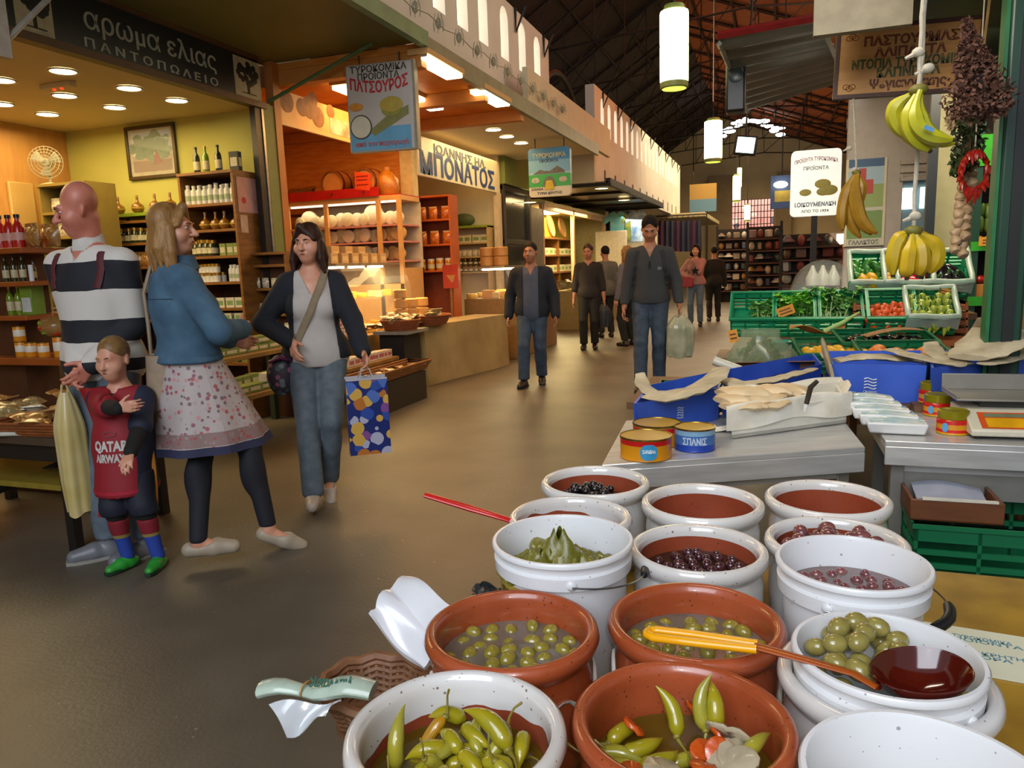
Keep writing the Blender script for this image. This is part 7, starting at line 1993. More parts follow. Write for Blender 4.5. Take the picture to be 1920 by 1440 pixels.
# white pillar and second glass counter
struct('trim_31',MB().box(XF-.04,XF+.06,12.45,12.58,0,2.62),mat('pinkish_post','c9b89a',.5))
YK0=10.2;kx0=at_y(868,520,YK0).x;kx1=at_y(968,560,YK0).x
kz1=at_y(920,503,YK0).z;kz0=at_y(920,560,YK0).z
t=thing('glass_counter','glass display counter of cheeses below the blue-lettered sign','counter',(kx0,YK0,0))
part('body',MB().box(0,kx1-kx0,0,2.1,0,kz0),mat('counter_body','7a5a30',.5),t,bevel=.01)
part('top',MB().box(0,(kx1-kx0)*.8,0,2.1,kz1,kz1+.03),mat('counter_top_steel','b0a68c',.3,.6),t)
part('front_glass',MB().add([((kx1-kx0)*.8,0,kz1),(kx1-kx0,0,kz0),(kx1-kx0,2.1,kz0),((kx1-kx0)*.8,2.1,kz1)],[(0,1,2,3)]),m_glass,t)
part('end_glass',MB().add([(0,0,kz0),(kx1-kx0,0,kz0),((kx1-kx0)*.8,0,kz1),(0,0,kz1)],[(0,1,2,3)]),m_glass,t)
for k in range(3):part('lamp',MB().box(.25,.55,.15+.6*k,.35+.6*k,kz1-.03,kz1-.004),glow('counter_lamp','fff0c8',14),t)
area('third_counter_light',(kx0+.4,YK0+.9,kz1-.04),(kx0+.45,YK0+.9,0),.4,22,'ffe0a0',1.6)
for i in range(18):(blocks[i%3]if i%4 else rnd).put((kx0+.10+.16*(i%4),YK0+.08+.38*(i//4),kz0+.001),U(-.8,.8),'pale cheese piece in the glass counter below the blue-lettered sign','cheeses in the second glass counter')
for j,px in enumerate((914,940)):
 for k in range(2):tall_rnd.put((at_y(px,500,YK0+.3).x,YK0+.3,kz1+.031+.14*k),0,'%s cheese of the %s pair on top of the second glass counter'%(('lower','upper')[k],('left','right')[j]),None,1.25)
 # blue and green hanging sign
YQ=11.3
a=at_y(990,280,YQ);b=at_y(1068,277,YQ);c=at_y(990,371,YQ)
w_=b.x-a.x;h_=a.z-c.z
t=thing('hanging_sign','hanging sign with mountains, green meadow and a yellow cheese','sign',((a.x+b.x)/2,YQ,(a.z+c.z)/2))
def rrect(w,h,r,n=5):
 out=[]
 for cx_,cz_,a0 in((w/2-r,h/2-r,0),(-w/2+r,h/2-r,90),(-w/2+r,-h/2+r,180),(w/2-r,-h/2+r,270)):
  for k in range(n+1):
   a=math.radians(a0+90*k/n);out.append((cx_+r*math.cos(a),cz_+r*math.sin(a)))
 return out
part('panel',MB().prism(rrect(w_,h_,.05),.10),band_mat('meadow_sign',[(0,'c4bda6'),(.20,'2f9a4c'),(.46,'8fb4c0'),(.50,'6fa2bc'),(.75,'3f7fa8')],offset=h_/2,scale=1/h_,rough=.4),t)
part('mountains',MB().prism([(-w_*.40,-h_*.03),(-w_*.22,h_*.06),(-w_*.10,h_*.03),(w_*.02,h_*.02),(w_*.20,h_*.12),(w_*.36,h_*.03),(w_*.38,-h_*.03)],.004,T(0,-.004,0)),mat('sign_rock','6f6a60',.6,var=.2,scale=30),t)
for x in(-.33,.33):part('painted_sheep',MB().ball((x*w_,-.004,-h_*.16),(w_*.10,.003,h_*.06),14,8),mat('sheep_white','bdb8a4',.6,var=.2,scale=40),t)
part('arch',MB().prism([(.16*w_*math.cos(k*PI/10),-h_*.30+.20*w_*1.2*math.sin(k*PI/10))for k in range(11)],.004,T(0,-.005,0)),mat('sign_arch','6a6a5a',.6),t)
part('cheese',MB().prism([(-w_*.12,-h_*.36),(w_*.12,-h_*.36),(w_*.07,-h_*.17),(-w_*.07,-h_*.17)],.004,T(0,-.009,0)),mat('sign_cheese','c9b02c',.5),t)
FQ=lambda x,z:frame_M((x,-.001,z),(1,0,0),(0,0,1))
part('lettering',MB().text('ΤΥΡΟΚΟΜΙΚΑ',.09,FQ(0,h_*.34),.003,.001,width=w_*.8),mat('pale_yellow_ink','d0c890',.5),t)
part('lettering',MB().text('ΠΡΟΪΟΝΤΑ',.06,FQ(0,h_*.23),.003,.001,width=w_*.45),mat('navy_ink','2c3c60',.5),t)
part('lettering',MB().text('ΧΑΝΙΑ',.05,FQ(-w_*.3,-h_*.34),.003,.001,width=w_*.3),mat('sign_black_ink','2a2a2c',.5),t)
part('lettering',MB().text('ΤΥΡΙΑ ΚΡΗΤΗΣ',.05,FQ(0,-h_*.43),.003,.001,width=w_*.6),mat('sign_black_ink','2a2a2c',.5),t)
for x in(-w_*.35,w_*.35):part('hanger',MB().bar((x,.05,h_/2),(x,.05,3.28-t.location.z),.008,5),m_iron,t)
# garland of light sockets along the gutter
random.seed(6)
g0_,g1_=Vector((-2.90,3.0,3.55)),Vector((-2.90,11.0,3.55))
t=thing('light_garland','garland of dusty caged bulbs strung along the gutter','garland',(0,0,0))
part('cable',MB().tube([g0_.lerp(g1_,i/24)+Vector((0,0,.02*math.cos(i*PI/1)))for i in range(25)],.004,5),mat('grey_cable','8a846c',.6),t)
for i in range(17):
 p=g0_.lerp(g1_,(i+.5)/17)
 mb=MB()
 for k in range(6):
  a_=k*PI/3;mb.tube([p+Vector((.045*math.cos(a_),.045*math.sin(a_),-.07)),p+Vector((.05*math.cos(a_),.05*math.sin(a_),0)),p+Vector((.03*math.cos(a_),.03*math.sin(a_),.08))],.0028,4)
 part('cage',mb,mat('rusty_cage','a09878',.7),t)
 part('bulb',MB().ball(p,(.03,.03,.05),10,7),mat('dusty_bulb','a8a080',.2,alpha=.7),t)
 # ================================================================== people: smooth-blended body and clothing surfaces
V3=lambda*a:np.array(a,float)
class SD:
 """scalar field on a grid; limbs are blended in as tapered capsules and ellipsoids, then the zero surface is meshed"""
 def __init__(s,lo,hi,h):
  s.lo=np.array(lo,float);s.h=h
  n=np.ceil((np.array(hi)-s.lo)/h).astype(int)+1
  s.ax=[(s.lo[i]+h*np.arange(n[i])).astype(np.float32)for i in range(3)]
  s.F=np.full(n,0.2,np.float32)
 def win(s,lo,hi):
  sl=[]
  for i in range(3):
   a=max(0,int((lo[i]-s.lo[i])/s.h));b=min(len(s.ax[i]),int((hi[i]-s.lo[i])/s.h)+2)
   if b<=a:return None
   sl.append(slice(a,b))
  return tuple(sl)
 def put(s,sl,d,k,sub):
  f=s.F[sl]
  if sub:f=-f
  h=np.clip(k-np.abs(f-d),0,None)/k
  f=np.minimum(f,d)-h*h*k*0.25
  s.F[sl]=-f if sub else f
 def cap(s,a,b,r0,r1=None,k=0.02,sub=False):
  a,b=np.array(a,float),np.array(b,float);r1=r0 if r1 is None else r1;m=max(r0,r1)+k+2*s.h
  sl=s.win(np.minimum(a,b)-m,np.maximum(a,b)+m)
  if sl is None:return
  X,Y,Z=np.ix_(*[s.ax[i][sl[i]]for i in range(3)])
  v=b-a;L=max(v@v,1e-9)
  t=np.clip(((X-a[0])*v[0]+(Y-a[1])*v[1]+(Z-a[2])*v[2])/L,0,1)
  d=np.sqrt((X-a[0]-t*v[0])**2+(Y-a[1]-t*v[1])**2+(Z-a[2]-t*v[2])**2)-(r0+(r1-r0)*t)
  s.put(sl,d.astype(np.float32),k,sub)
 def ell(s,c,r,k=0.02,R=None,sub=False):
  c=np.array(c,float);r=np.array(r,float);m=r.max()+k+2*s.h
  sl=s.win(c-m,c+m)
  if sl is None:return
  X,Y,Z=np.ix_(*[s.ax[i][sl[i]]-c[i]for i in range(3)])
  if R is not None:
   X,Y,Z=[R[0,i]*X+R[1,i]*Y+R[2,i]*Z for i in range(3)]
  k0=np.sqrt((X/r[0])**2+(Y/r[1])**2+(Z/r[2])**2);k1=np.sqrt((X/r[0]**2)**2+(Y/r[1]**2)**2+(Z/r[2]**2)**2)+1e-6
  s.put(sl,(k0*(k0-1)/k1).astype(np.float32),k,sub)
 def cut(s,fn):
  """keep only where fn(X,Y,Z) < 0"""
  X,Y,Z=np.ix_(*s.ax);s.F=np.maximum(s.F,np.asarray(fn(X,Y,Z),np.float32))
 def surf_y(s,x,z,front=True):
  i=int(round((x-s.lo[0])/s.h));k=int(round((z-s.lo[2])/s.h))
  if not(0<=i<s.F.shape[0]and 0<=k<s.F.shape[2]):return 0.0
  idx=np.where(s.F[i,:,k]<0)[0]
  if not len(idx):return 0.0
  j=idx[-1]if front else idx[0];q=j+(1 if front else-1);q=min(max(q,0),s.F.shape[1]-1)
  f0,f1=s.F[i,j,k],s.F[i,q,k];t=f0/(f0-f1)if f1>0 else 0
  return s.lo[1]+s.h*(j+t*(q-j))
 def mesh(s,name,m):
  F=s.F;n=np.array(F.shape);b=(F<0)
  b[0]=b[-1]=False;b[:,0]=b[:,-1]=False;b[:,:,0]=b[:,:,-1]=False
  cnt=np.zeros(n-1,np.uint8)
  for dx in(0,1):
   for dy in(0,1):
    for dz_ in(0,1):cnt+=b[dx:n[0]-1+dx,dy:n[1]-1+dy,dz_:n[2]-1+dz_]
  C=np.argwhere((cnt>0)&(cnt<8));idx=np.full(n-1,-1,np.int32);idx[tuple(C.T)]=np.arange(len(C))
  P=np.zeros((len(C),3));W=np.zeros(len(C))
  cs=[(i,j,k)for i in(0,1)for j in(0,1)for k in(0,1)]
  for a in cs:
   for ax in range(3):
    if a[ax]:continue
    e=list(a);e[ax]=1
    fa=F[tuple((C+a).T)].astype(float);fb=F[tuple((C+e).T)].astype(float);ok=(fa<0)!=(fb<0)
    t=np.where(ok,fa/np.where(ok,fa-fb,1),0);q=np.tile(np.array(a,float),(len(C),1));q[:,ax]+=t
    P+=q*ok[:,None];W+=ok
  V=s.lo+s.h*(C+P/np.maximum(W,1)[:,None])
  Q=[]
  for ax in range(3):
   u,v=[(1,2),(2,0),(0,1)][ax]
   sl0=[slice(None)]*3;sl1=[slice(None)]*3;sl0[ax]=slice(0,-1);sl1[ax]=slice(1,None)
   E=np.argwhere(b[tuple(sl0)]!=b[tuple(sl1)])
   E=E[(E[:,u]>0)&(E[:,v]>0)]
   du=np.zeros(3,int);du[u]=1;dv=np.zeros(3,int);dv[v]=1
   q=np.stack([idx[tuple((E-du-dv).T)],idx[tuple((E-dv).T)],idx[tuple(E.T)],idx[tuple((E-du).T)]],1)
   fl=~b[tuple(E.T)];q[fl]=q[fl][:,::-1];Q.append(q)
  Q=np.concatenate(Q);Q=Q[(Q>=0).all(1)]
  me=bpy.data.meshes.new(name);me.vertices.add(len(V));me.vertices.foreach_set('co',V.astype(np.float32).ravel())
  me.loops.add(4*len(Q));me.loops.foreach_set('vertex_index',Q.astype(np.int32).ravel())
  me.polygons.add(len(Q));me.polygons.foreach_set('loop_start',np.arange(0,4*len(Q),4,dtype=np.int32))
  me.polygons.foreach_set('use_smooth',np.ones(len(Q),bool));me.update(calc_edges=True);me.validate()
  if m:me.materials.append(m)
  return me
def ik(a,b,l1,l2,hint):
 a,b,hint=(np.array(q,float)for q in(a,b,hint));v=b-a;d=np.linalg.norm(v)
 if d>(l1+l2)*.995:b=a+v/d*(l1+l2)*.995;v=b-a;d=np.linalg.norm(v)
 u=v/d;x=(l1*l1-l2*l2+d*d)/(2*d);hgt=math.sqrt(max(l1*l1-x*x,0));p=hint-u*(hint@u)
 return a+u*x+p/(np.linalg.norm(p)+1e-9)*hgt,b
def unit(v):v=np.array(v,float);return v/(np.linalg.norm(v)+1e-9)
def hand(sd,w,d,nrm,thumb,curl,s):
 """palm, four jointed fingers and a thumb; nrm points out of the palm, thumb = side of the hand it grows from"""
 d=unit(d);nrm=unit(nrm-d*(np.array(nrm)@d));side=np.cross(d,nrm);side=side if side@np.array(thumb)>0 else-side
 for i,(o,L,f)in enumerate(((.030,.088,.068),(.010,.092,.078),(-.010,.088,.072),(-.029,.080,.056))):
  kn=w+(d*L+side*o)*s;sd.cap(w+(d*.02+side*o*.5)*s,kn,.014*s,.0115*s,.012*s)
  p=kn;an=curl*(.5+.1*i)
  for q,fr in enumerate((.45,.32,.23)):
   dr=d*math.cos(an)+nrm*math.sin(an);e=p+dr*f*fr*s
   sd.cap(p,e,(.0092-.0008*q)*s,(.0086-.0008*q)*s,.003*s);p=e;an+=curl*.75
 p=w+(d*.025+side*.028+nrm*.004)*s;dr=unit(d*.7+side*.7+nrm*.35);e=p+dr*.042*s
 sd.cap(w+d*.012*s,p,.015*s,.013*s,.012*s);sd.cap(p,e,.0125*s,.010*s,.008*s);sd.cap(e,e+unit(dr+d*.6+nrm*curl*.5)*.030*s,.0098*s,.008*s,.004*s)
m_skins={k:mat('skin_'+k,c,.45,var=.05,scale=12,color2=c2,sss=.08)for k,c,c2 in(('fair','d09a7e','c4866a'),('pink','c9806a','b86c56'),('tan','aa7454','966248'))}
m_eye=mat('eye_white','c9c2b8',.2);m_iris=mat('dark_iris','2a2018',.2);m_lip={k:mat('lip_'+k,c,.4)for k,c in(('fair','9a4e44'),('pink','94443a'),('tan','7a4036'))}
def R_of(yaw,pitch):
 return np.array((Euler((0,0,yaw)).to_matrix()@Euler((-pitch,0,0)).to_matrix()))
class Person:
 def __init__(s,label,loc,rz,H,skin='fair',female=False,hy=0,hp=0,wl=None,wr=None,al=None,ar=None,tl=None,tr=None,hl=None,hr=None,curl=.5,h=.009,lean=0.0,child=False,wide=1.0,el_hint=(-.4,-1,.1),er_hint=(.4,-1,.1),handk=1.0):
  s.h=h;k=s.k=H/1.75;s.loc=Vector(loc);s.rz=rz;s.skin=skin;s.lab=label
  s.t=thing('person',label,'person',loc,rz)
  hk=s.hk=k*(1.28 if child else 1.0)
  sw=(.145 if female else.166)*(.95 if child else 1)*wide;z=lambda v:v*k
  s.hc=V3(0,(.015+lean),H-.125*hk);s.neck=V3(0,-.012+lean*.7,z(1.43)if not child else s.hc[2]-.19*hk)
  shz=z(1.372)if not child else s.hc[2]-.24*hk
  s.sl,s.sr=V3(-sw*k,-.01+lean*.6,shz),V3(sw*k,-.01+lean*.6,shz)
  f=lambda p,dflt:np.array(dflt,float)*k if p is None else np.array(p,float)
  wl,wr=f(wl,(-.25,.03,.84)),f(wr,(.25,.03,.84))
  s.el,s.wl=ik(s.sl,wl,z(.285),z(.255),el_hint);s.er,s.wr=ik(s.sr,wr,z(.285),z(.255),er_hint)
  hw=.092 if female else.085
  s.pl,s.pr=V3(-hw*k,0,z(.91)),V3(hw*k,0,z(.91))
  al,ar=f(al,(-.10,-.02,.085)),f(ar,(.10,-.02,.085))
  s.kl,s.al=ik(s.pl,al,z(.43),z(.42),(-.03,1,0));s.kr,s.ar=ik(s.pr,ar,z(.43),z(.42),(.03,1,0))
  s.tl,s.tr=unit((-.1,1,0)if tl is None else tl),unit((.1,1,0)if tr is None else tr)
  s.Rh=R_of(hy,hp);s.female=female;s.child=child;s.wide=wide;s.lean=lean;s.H=H
  B=SD((-.62*max(k,.7),-.55,-.02),(.62*max(k,.7),.6,H+.05),h);s.torso(B,0);s.arms(B,0);s.legs(B,0)
  for a,t_ in((s.al,s.tl),(s.ar,s.tr)):B.cap(a-V3(0,0,.03*k),a+t_*.13*k-V3(0,0,.05*k),.034*k,.026*k)
  g=handk*k*(1.1 if child else 1)
  s.hands=[]
  for w,e,o,sx_ in((s.wl,s.el,hl,-1),(s.wr,s.er,hr,1)):
   d=unit(w-e)if o is None or o[0]is None else unit(o[0]);nr=V3(-sx_,0.15,0)if o is None else np.array(o[1],float);th=V3(0,1,.2)if o is None else np.array(o[2],float)
   hand(B,w,d,nr,th,curl,g);s.hands.append(w+d*.085*g+unit(nr)*.025*g)
   # head
  q=lambda x,y,z_:s.hc+s.Rh@V3(x,y,z_)*hk
  s.q=q;R=s.Rh.T
  B.cap(s.neck,q(0,-.015,-.05),.057*k*(.88 if female else 1),.052*k*(.88 if female else 1),.04)
  B.ell(q(0,-.012,.035),V3(.076,.098,.086)*hk,.02,R);B.ell(q(0,.022,-.03),V3(.062,.072,.088)*hk,.03,R);B.ell(q(0,.050,-.092),V3(.032,.030,.026)*hk,.035,R)
  B.cap(q(-.034,.080,.020),q(.034,.080,.020),.012*hk,None,.02);B.cap(q(0,.088,.008),q(0,.113,-.032),.008*hk,.0135*hk,.012)
  for sx_ in(-1,1):
   B.ell(q(sx_*.031,.100,.0),V3(.016,.012,.007)*hk,.010,R,sub=True);B.cap(q(sx_*.010,.100,-.034),q(sx_*.014,.096,-.034),.008*hk,None,.008)
   B.ell(q(sx_*.078,-.010,-.012),V3(.009,.020,.032)*hk,.010,R);B.ell(q(sx_*.045,.055,-.035),V3(.026,.026,.026)*hk,.03,R)
  B.cap(q(-.020,.086,-.060),q(.020,.086,-.060),.0085*hk,None,.01);B.cap(q(-.016,.083,-.070),q(.016,.083,-.070),.0085*hk,None,.01)
  s.B=B;link('body',B.mesh('body',m_skins[skin]),s.t)
  for sx_ in(-1,1):
   e=part('eye',MB().ball(q(sx_*.031,.0745,.0),(.0115*hk,.0115*hk,.0075*hk),10,8),m_eye,s.t);part('iris',MB().ball(q(sx_*.031,.0815,.0),(.0055*hk,.0055*hk,.006*hk),8,6),m_iris,e)
  part('mouth',MB().tube([q(-.022,.088,-.064),q(-.01,.0955,-.063),q(0,.0965,-.064),q(.01,.0955,-.063),q(.022,.088,-.064)],[.002*hk,.0045*hk,.005*hk,.0045*hk,.002*hk],6),m_lip[skin],s.t)
 def brows(s,m):
  for sx_ in(-1,1):part('eyebrow',MB().tube([s.q(sx_*.014,.096,.020),s.q(sx_*.032,.094,.025),s.q(sx_*.048,.082,.019)],[.004*s.hk,.0045*s.hk,.002*s.hk],6),m,s.t)
 def torso(s,B,g,lo=0,belly=1.0):
  k=s.k;w=s.wide*(.9 if s.female else 1)*(.92 if s.child else 1);shz=s.sl[2];L=s.lean
  nb=s.neck-V3(0,0,.015*k);B.cap(s.neck-V3(0,0,.02*k),(s.sl+s.sr)/2,.055*k+g*.4,.075*k+g,.05)
  for q_ in(s.sl,s.sr):B.cap(nb*V3(0,1,1)+q_*V3(.22,0,0),q_*V3(.9,1,1),.048*k+g*.6,.044*k+g,.05)
  B.ell(((s.sl+s.sr)/2)*V3(1,.8,1)-V3(0,0,.12*k),V3(.165*w*k+g,.108*k+g,.17*k+g),.06)
  B.ell(V3(0,.008+L*.3,k*1.06),V3(.135*w*k+g,.10*belly*k+g,.17*k+g),.07);B.ell(V3(0,-.01,k*.93),V3((.165 if s.female else.155)*k*(.95 if s.child else 1)*(1+(s.wide-1)*.6)+g,.112*k+g,.12*k+g),.06)
  if s.female and not s.child:
   for sx_ in(-1,1):B.ell(V3(sx_*.072,.075+L*.5,k*1.235),V3(.062,.055,.062)*k+g,.04)
 def arms(s,B,g,upto=1.0,side=0):
  k=s.k;c=.85 if s.female else 1.0
  for sh,e,w,sd_ in((s.sl,s.el,s.wl,-1),(s.sr,s.er,s.wr,1)):
   if side and sd_!=side:continue
   B.cap(sh,e,.048*k*c+g,.039*k*c+g,.03);w2=e+(w-e)*upto
   B.cap(e,w2,.039*k*c+g,(.039-.012*upto)*k*c+g,.015)
 def legs(s,B,g,taper=0.0):
  k=s.k
  for p,kn,a in((s.pl,s.kl,s.al),(s.pr,s.kr,s.ar)):
   B.cap(p,kn,.086*k+g,.052*k+g,.03);B.cap(kn,a,.050*k+g,.035*k+g+taper,.02);c=kn+(a-kn)*.3-V3(0,.018*k,0);B.ell(c,V3(.048,.050,.11)*k+g,.03)
 def grid(s,z0,z1,h=None):
  w=.62*max(s.k,.7);return SD((-w,-.55,z0),(w,.6,z1),h or max(s.h,.009))
 def top(s,name,m,g=.014,hem=.86,sleeve=1.0,vneck=None,belly=1.0,openw=None,extra=None,under=False,hood=0):
  """shirt / jacket; hem as fraction of 1.75 m, vneck = depth of the neckline in m"""
  k=s.k;B=s.grid(hem*k-.02,s.neck[2]+.10*k);s.torso(B,g,belly=belly)
  B.ell(V3(0,-.01,k*.93),V3((.165 if s.female else.155)*k*(.95 if s.child else 1)*(1+(s.wide-1)*.6)+g+.016,.112*k+g+.016,.15*k+g),.06);s.arms(B,g+.003,sleeve)
  zn=s.neck[2]+.005*k
  B.cut(lambda X,Y,Z:hem*k-Z)
  vd=.03 if vneck is None else vneck
  B.cut(lambda X,Y,Z:np.minimum(Z-(zn+.025*k),.3)+0*X+0*Y)
  B.cap(s.neck+V3(0,.02,.0),s.neck+V3(0,.03,.2),.060*k,.07*k,.01,sub=True)
  if vneck:B.cut(lambda X,Y,Z:np.minimum(np.minimum((Z-(zn-vd))*.45-np.abs(X),Y-.02*k),.2))
  if openw:B.cut(lambda X,Y,Z:np.minimum(openw(Z)-np.abs(X),Y-.01))
  if extra:extra(B)
  o=link(name,B.mesh(name,m),s.t);s.last=B;return o
 def trousers(s,m,g=.016,waist=.93,ankle=.10,name='trousers',taper=.012,only=None):
  k=s.k;B=s.grid(0,waist*k+.05)
  B.ell(V3(0,-.01,k*.93),V3((.165 if s.female else.155)*k*(1+(s.wide-1)*.6)+g,.112*k+g,.12*k+g),.06);s.legs(B,g,taper)
  B.cut(lambda X,Y,Z:np.maximum(Z-waist*k,ankle*k-Z)+0*X+0*Y)
  o=link(name,B.mesh(name,m),s.t);s.lastT=B;return o
 def shoes(s,m,L=.155,hgt=.055,g=.0,m2=None,low=False):
  k=s.k
  for a,t_ in((s.al,s.tl),(s.ar,s.tr)):
   c=a-V3(0,0,.085*k);B=SD(c-.28*k,c+.28*k,.006 if s.h<.009 else.008)
   u=unit(t_);sl=V3(u[0],u[1],u[2]);up=V3(0,0,1)-sl*sl[2];up=unit(up)
   hl_=c-sl*.045*k+up*.036*k;toe=c+sl*L*k+up*.030*k;mid=c+sl*.07*k+up*.038*k
   B.cap(hl_,mid,.037*k,.042*k,.02);B.cap(mid,toe,.044*k,.034*k,.02)
   if not low:B.cap(c+up*.03*k,a+up*.0,.042*k,.042*k,.02)
   else:B.cap(c+up*.075*k,c+sl*.05*k+up*.075*k,.035*k,.03*k,.012,sub=True)
   B.cut(lambda X,Y,Z:-((X-c[0])*up[0]+(Y-c[1])*up[1]+(Z-c[2])*up[2])+.001)
   o=link('shoe',B.mesh('shoe',m),s.t)
   if m2:
    w_=np.cross(sl,up);mb=MB()
    for q,(f0,ww)in enumerate(((-.08,.036),(.02,.040),(.09,.044),(.16,.036),(.192,.02))):
     for sg in(-1,1):mb.v+=[tuple(c+sl*f0*k+w_*ww*k*sg+up*z_)for z_ in(0,.016)]
    mb.f=[f for q in range(4)for f in((4*q,4*q+1,4*q+5,4*q+4),(4*q+2,4*q+6,4*q+7,4*q+3),(4*q+1,4*q+3,4*q+7,4*q+5),(4*q,4*q+4,4*q+6,4*q+2))]+[(0,2,3,1),(16,17,19,18)]
    part('sole',mb,m2,o)
 def hair(s,m,kind='short',length=.0,fringe=.0):
  hk=s.hk;R=s.Rh.T;B=SD(s.hc-V3(.2,.24,.16*hk+length+.08),s.hc+V3(.2,.2,.18),.007 if s.h<.009 else.010)
  B.ell(s.q(0,-.018,.038),V3(.082,.103,.090)*hk,.02,R)
  if kind=='long':
   random.seed(5)
   for i in range(15):
    x=.080*math.sin((i-7)*.24);y=-.087*math.cos((i-7)*.24)+.005
    p=s.q(x,y,.0);e=p+V3(x*.35+U(-.012,.012),-abs(y)*.15+U(-.012,.012),-length*U(.82,1.05));m_=(p+e)/2+V3(U(-.014,.014),U(-.016,.008),0)
    B.cap(p,m_,.024*hk,.022*hk,.008);B.cap(m_,e,.022*hk,.010*hk,.006)
  B.ell(s.q(0,.122,-.050+(.016 if kind=='long' else 0)-fringe),V3(.060 if kind=='long' else.074,.064,.122)*hk,.012,R,sub=True)
  if kind=='long':
   for e_ in((-.068,.058,.022),(.072,.050,.012)):B.cap(s.q(.014,.066,.100),s.q(*e_),.020*hk,.013*hk,.015)
  if kind=='short':
   Rm=s.Rh;c0=s.hc
   B.cut(lambda X,Y,Z:np.minimum(-(Rm[0,2]*(X-c0[0])+Rm[1,2]*(Y-c0[1])+Rm[2,2]*(Z-c0[2]))-.035*hk,1)+0*X)
   for sx_ in(-1,1):B.ell(s.q(sx_*.086,.0,-.02),V3(.02,.028,.045)*hk,.008,R,sub=True)
  return link('hair',B.mesh('hair',m),s.t)
 def W(s,p):return Vector((s.loc.x,s.loc.y,s.loc.z))+Euler((0,0,s.rz)).to_matrix()@Vector(p)
 def Lp(s_loc,rz,w):return np.array(Euler((0,0,-rz)).to_matrix()@(Vector(w)-Vector(s_loc)))
 def strap(s,B,pts,w,m,name='strap',off=.006,front=True):
  P_=[]
  for i in range(len(pts)-1):
   for q in range(6):
    u=q/6;x=pts[i][0]+(pts[i+1][0]-pts[i][0])*u;z=pts[i][1]+(pts[i+1][1]-pts[i][1])*u;P_.append((x,s_y(B,x,z,front)+(off if front else-off),z))
  x,z=pts[-1];P_.append((x,s_y(B,x,z,front)+(off if front else-off),z))
  vs=[(x,y+d,z)for x,y,z in P_ for d in(0,)]
  return part(name,MB().tube(P_,w,8,flat=.25),m,s.t)
def s_y(B,x,z,front):return B.surf_y(x,z,front)
def LOC(loc,rz,px,py,y):return np.array(Euler((0,0,-rz)).to_matrix()@(at_y(px,py,y)-Vector(loc)))
def LOZ(loc,rz,px,py,z):return np.array(Euler((0,0,-rz)).to_matrix()@(at_z(px,py,z)-Vector(loc)))
rad=math.radians
m_jean=mat('grey_blue_jeans','5f6b74',.8,var=.10,scale=18,color2='4c5862',bump=.1);m_jean2=mat('blue_jeans','3c4c60',.8,var=.15,scale=14,color2='2a3848',bump=.1)
m_navyk=mat('navy_knit','171c26',.85,var=.1,scale=30);m_blackc=mat('black_cloth','14130f',.85,var=.1,scale=25);m_shoe_d=mat('dark_shoe','1e1a18',.4)
m_hair_d=mat('dark_brown_hair','3c241a',.5,var=.2,scale=30,bump=.3,stretch=(1,1,.15),spec=.25);m_hair_b=mat('blond_hair','a07840',.5,var=.2,scale=28,bump=.4,color2='7a5226',stretch=(1,1,.15));m_hair_k=mat('black_hair','171210',.7,var=.2,scale=30,spec=.2)
# bald man in the striped rugby shirt
lo=at_z(236,1022);rz=rad(183)
p=Person('bald man in a black and white striped rugby shirt, looking left',lo,rz,1.84,'pink',hy=rad(-44),hp=rad(14),h=.0065,lean=.015,wide=1.08,wr=LOC(lo,rz,145,690,2.64),wl=LOC(lo,rz,174,682,2.64),al=LOZ(lo,rz,272,1010,.085),ar=LOZ(lo,rz,208,1012,.085),tl=(.2,1,0),tr=(.9,1,0),hr=(None,(-.5,-.2,0),(-.5,1,0)),hl=(None,(.5,-.2,0),(.5,1,0)),curl=.7)
m_rug=band_mat('rugby_stripes',[(0,'20202a'),(.985,'c9c4ba'),(1.065,'1a1b22'),(1.175,'c9c4ba'),(1.315,'1a1b22'),(1.445,'cdc8be')],rough=.8,scale=.5,noise=.02)if False else None
def zband(name,st,rough=.8,H=2.0):return band_mat(name,[(a/H,c)for a,c in st],scale=1/H,rough=rough,noise=.03)
p.top('shirt',zband('rugby_stripes',[(0,'c9c4ba'),(.93,'1c1d24'),(1.0,'c9c4ba'),(1.085,'1a1b22'),(1.19,'c9c4ba'),(1.33,'1a1b22'),(1.465,'cdc8be')]),.022,.84,1.0,.06)
SB=p.last
part('collar',MB().lathe([(.072,1.45),(.078,1.455),(.066,1.535),(.060,1.53)],28,T(0,-.003,.055)),mat('white_collar','cfcac0',.8),p.t)
p.strap(SB,[(-.13,1.50),(-.145,1.42),(-.13,1.33)],.018,mat('maroon_strap','5a1c20',.7));p.strap(SB,[(.13,1.50),(.145,1.42),(.13,1.33)],.018,mat('maroon_strap','5a1c20',.7))
p.trousers(m_jean,.018);p.shoes(mat('grey_trainer','74767a',.4,var=.1),m2=mat('pale_sole','9a968c',.5));p.brows(mat('pale_brow','8a5c44',.6))
part('wristband',MB().lathe([(.033,-.010),(.036,-.008),(.036,.008),(.033,.010)],20,Matrix.Translation(Vector(p.wl))@Vector(p.wl-p.el).to_track_quat('Z','Y').to_matrix().to_4x4()),mat('lime_band','9aa838',.5),p.t,label='lime wristband')
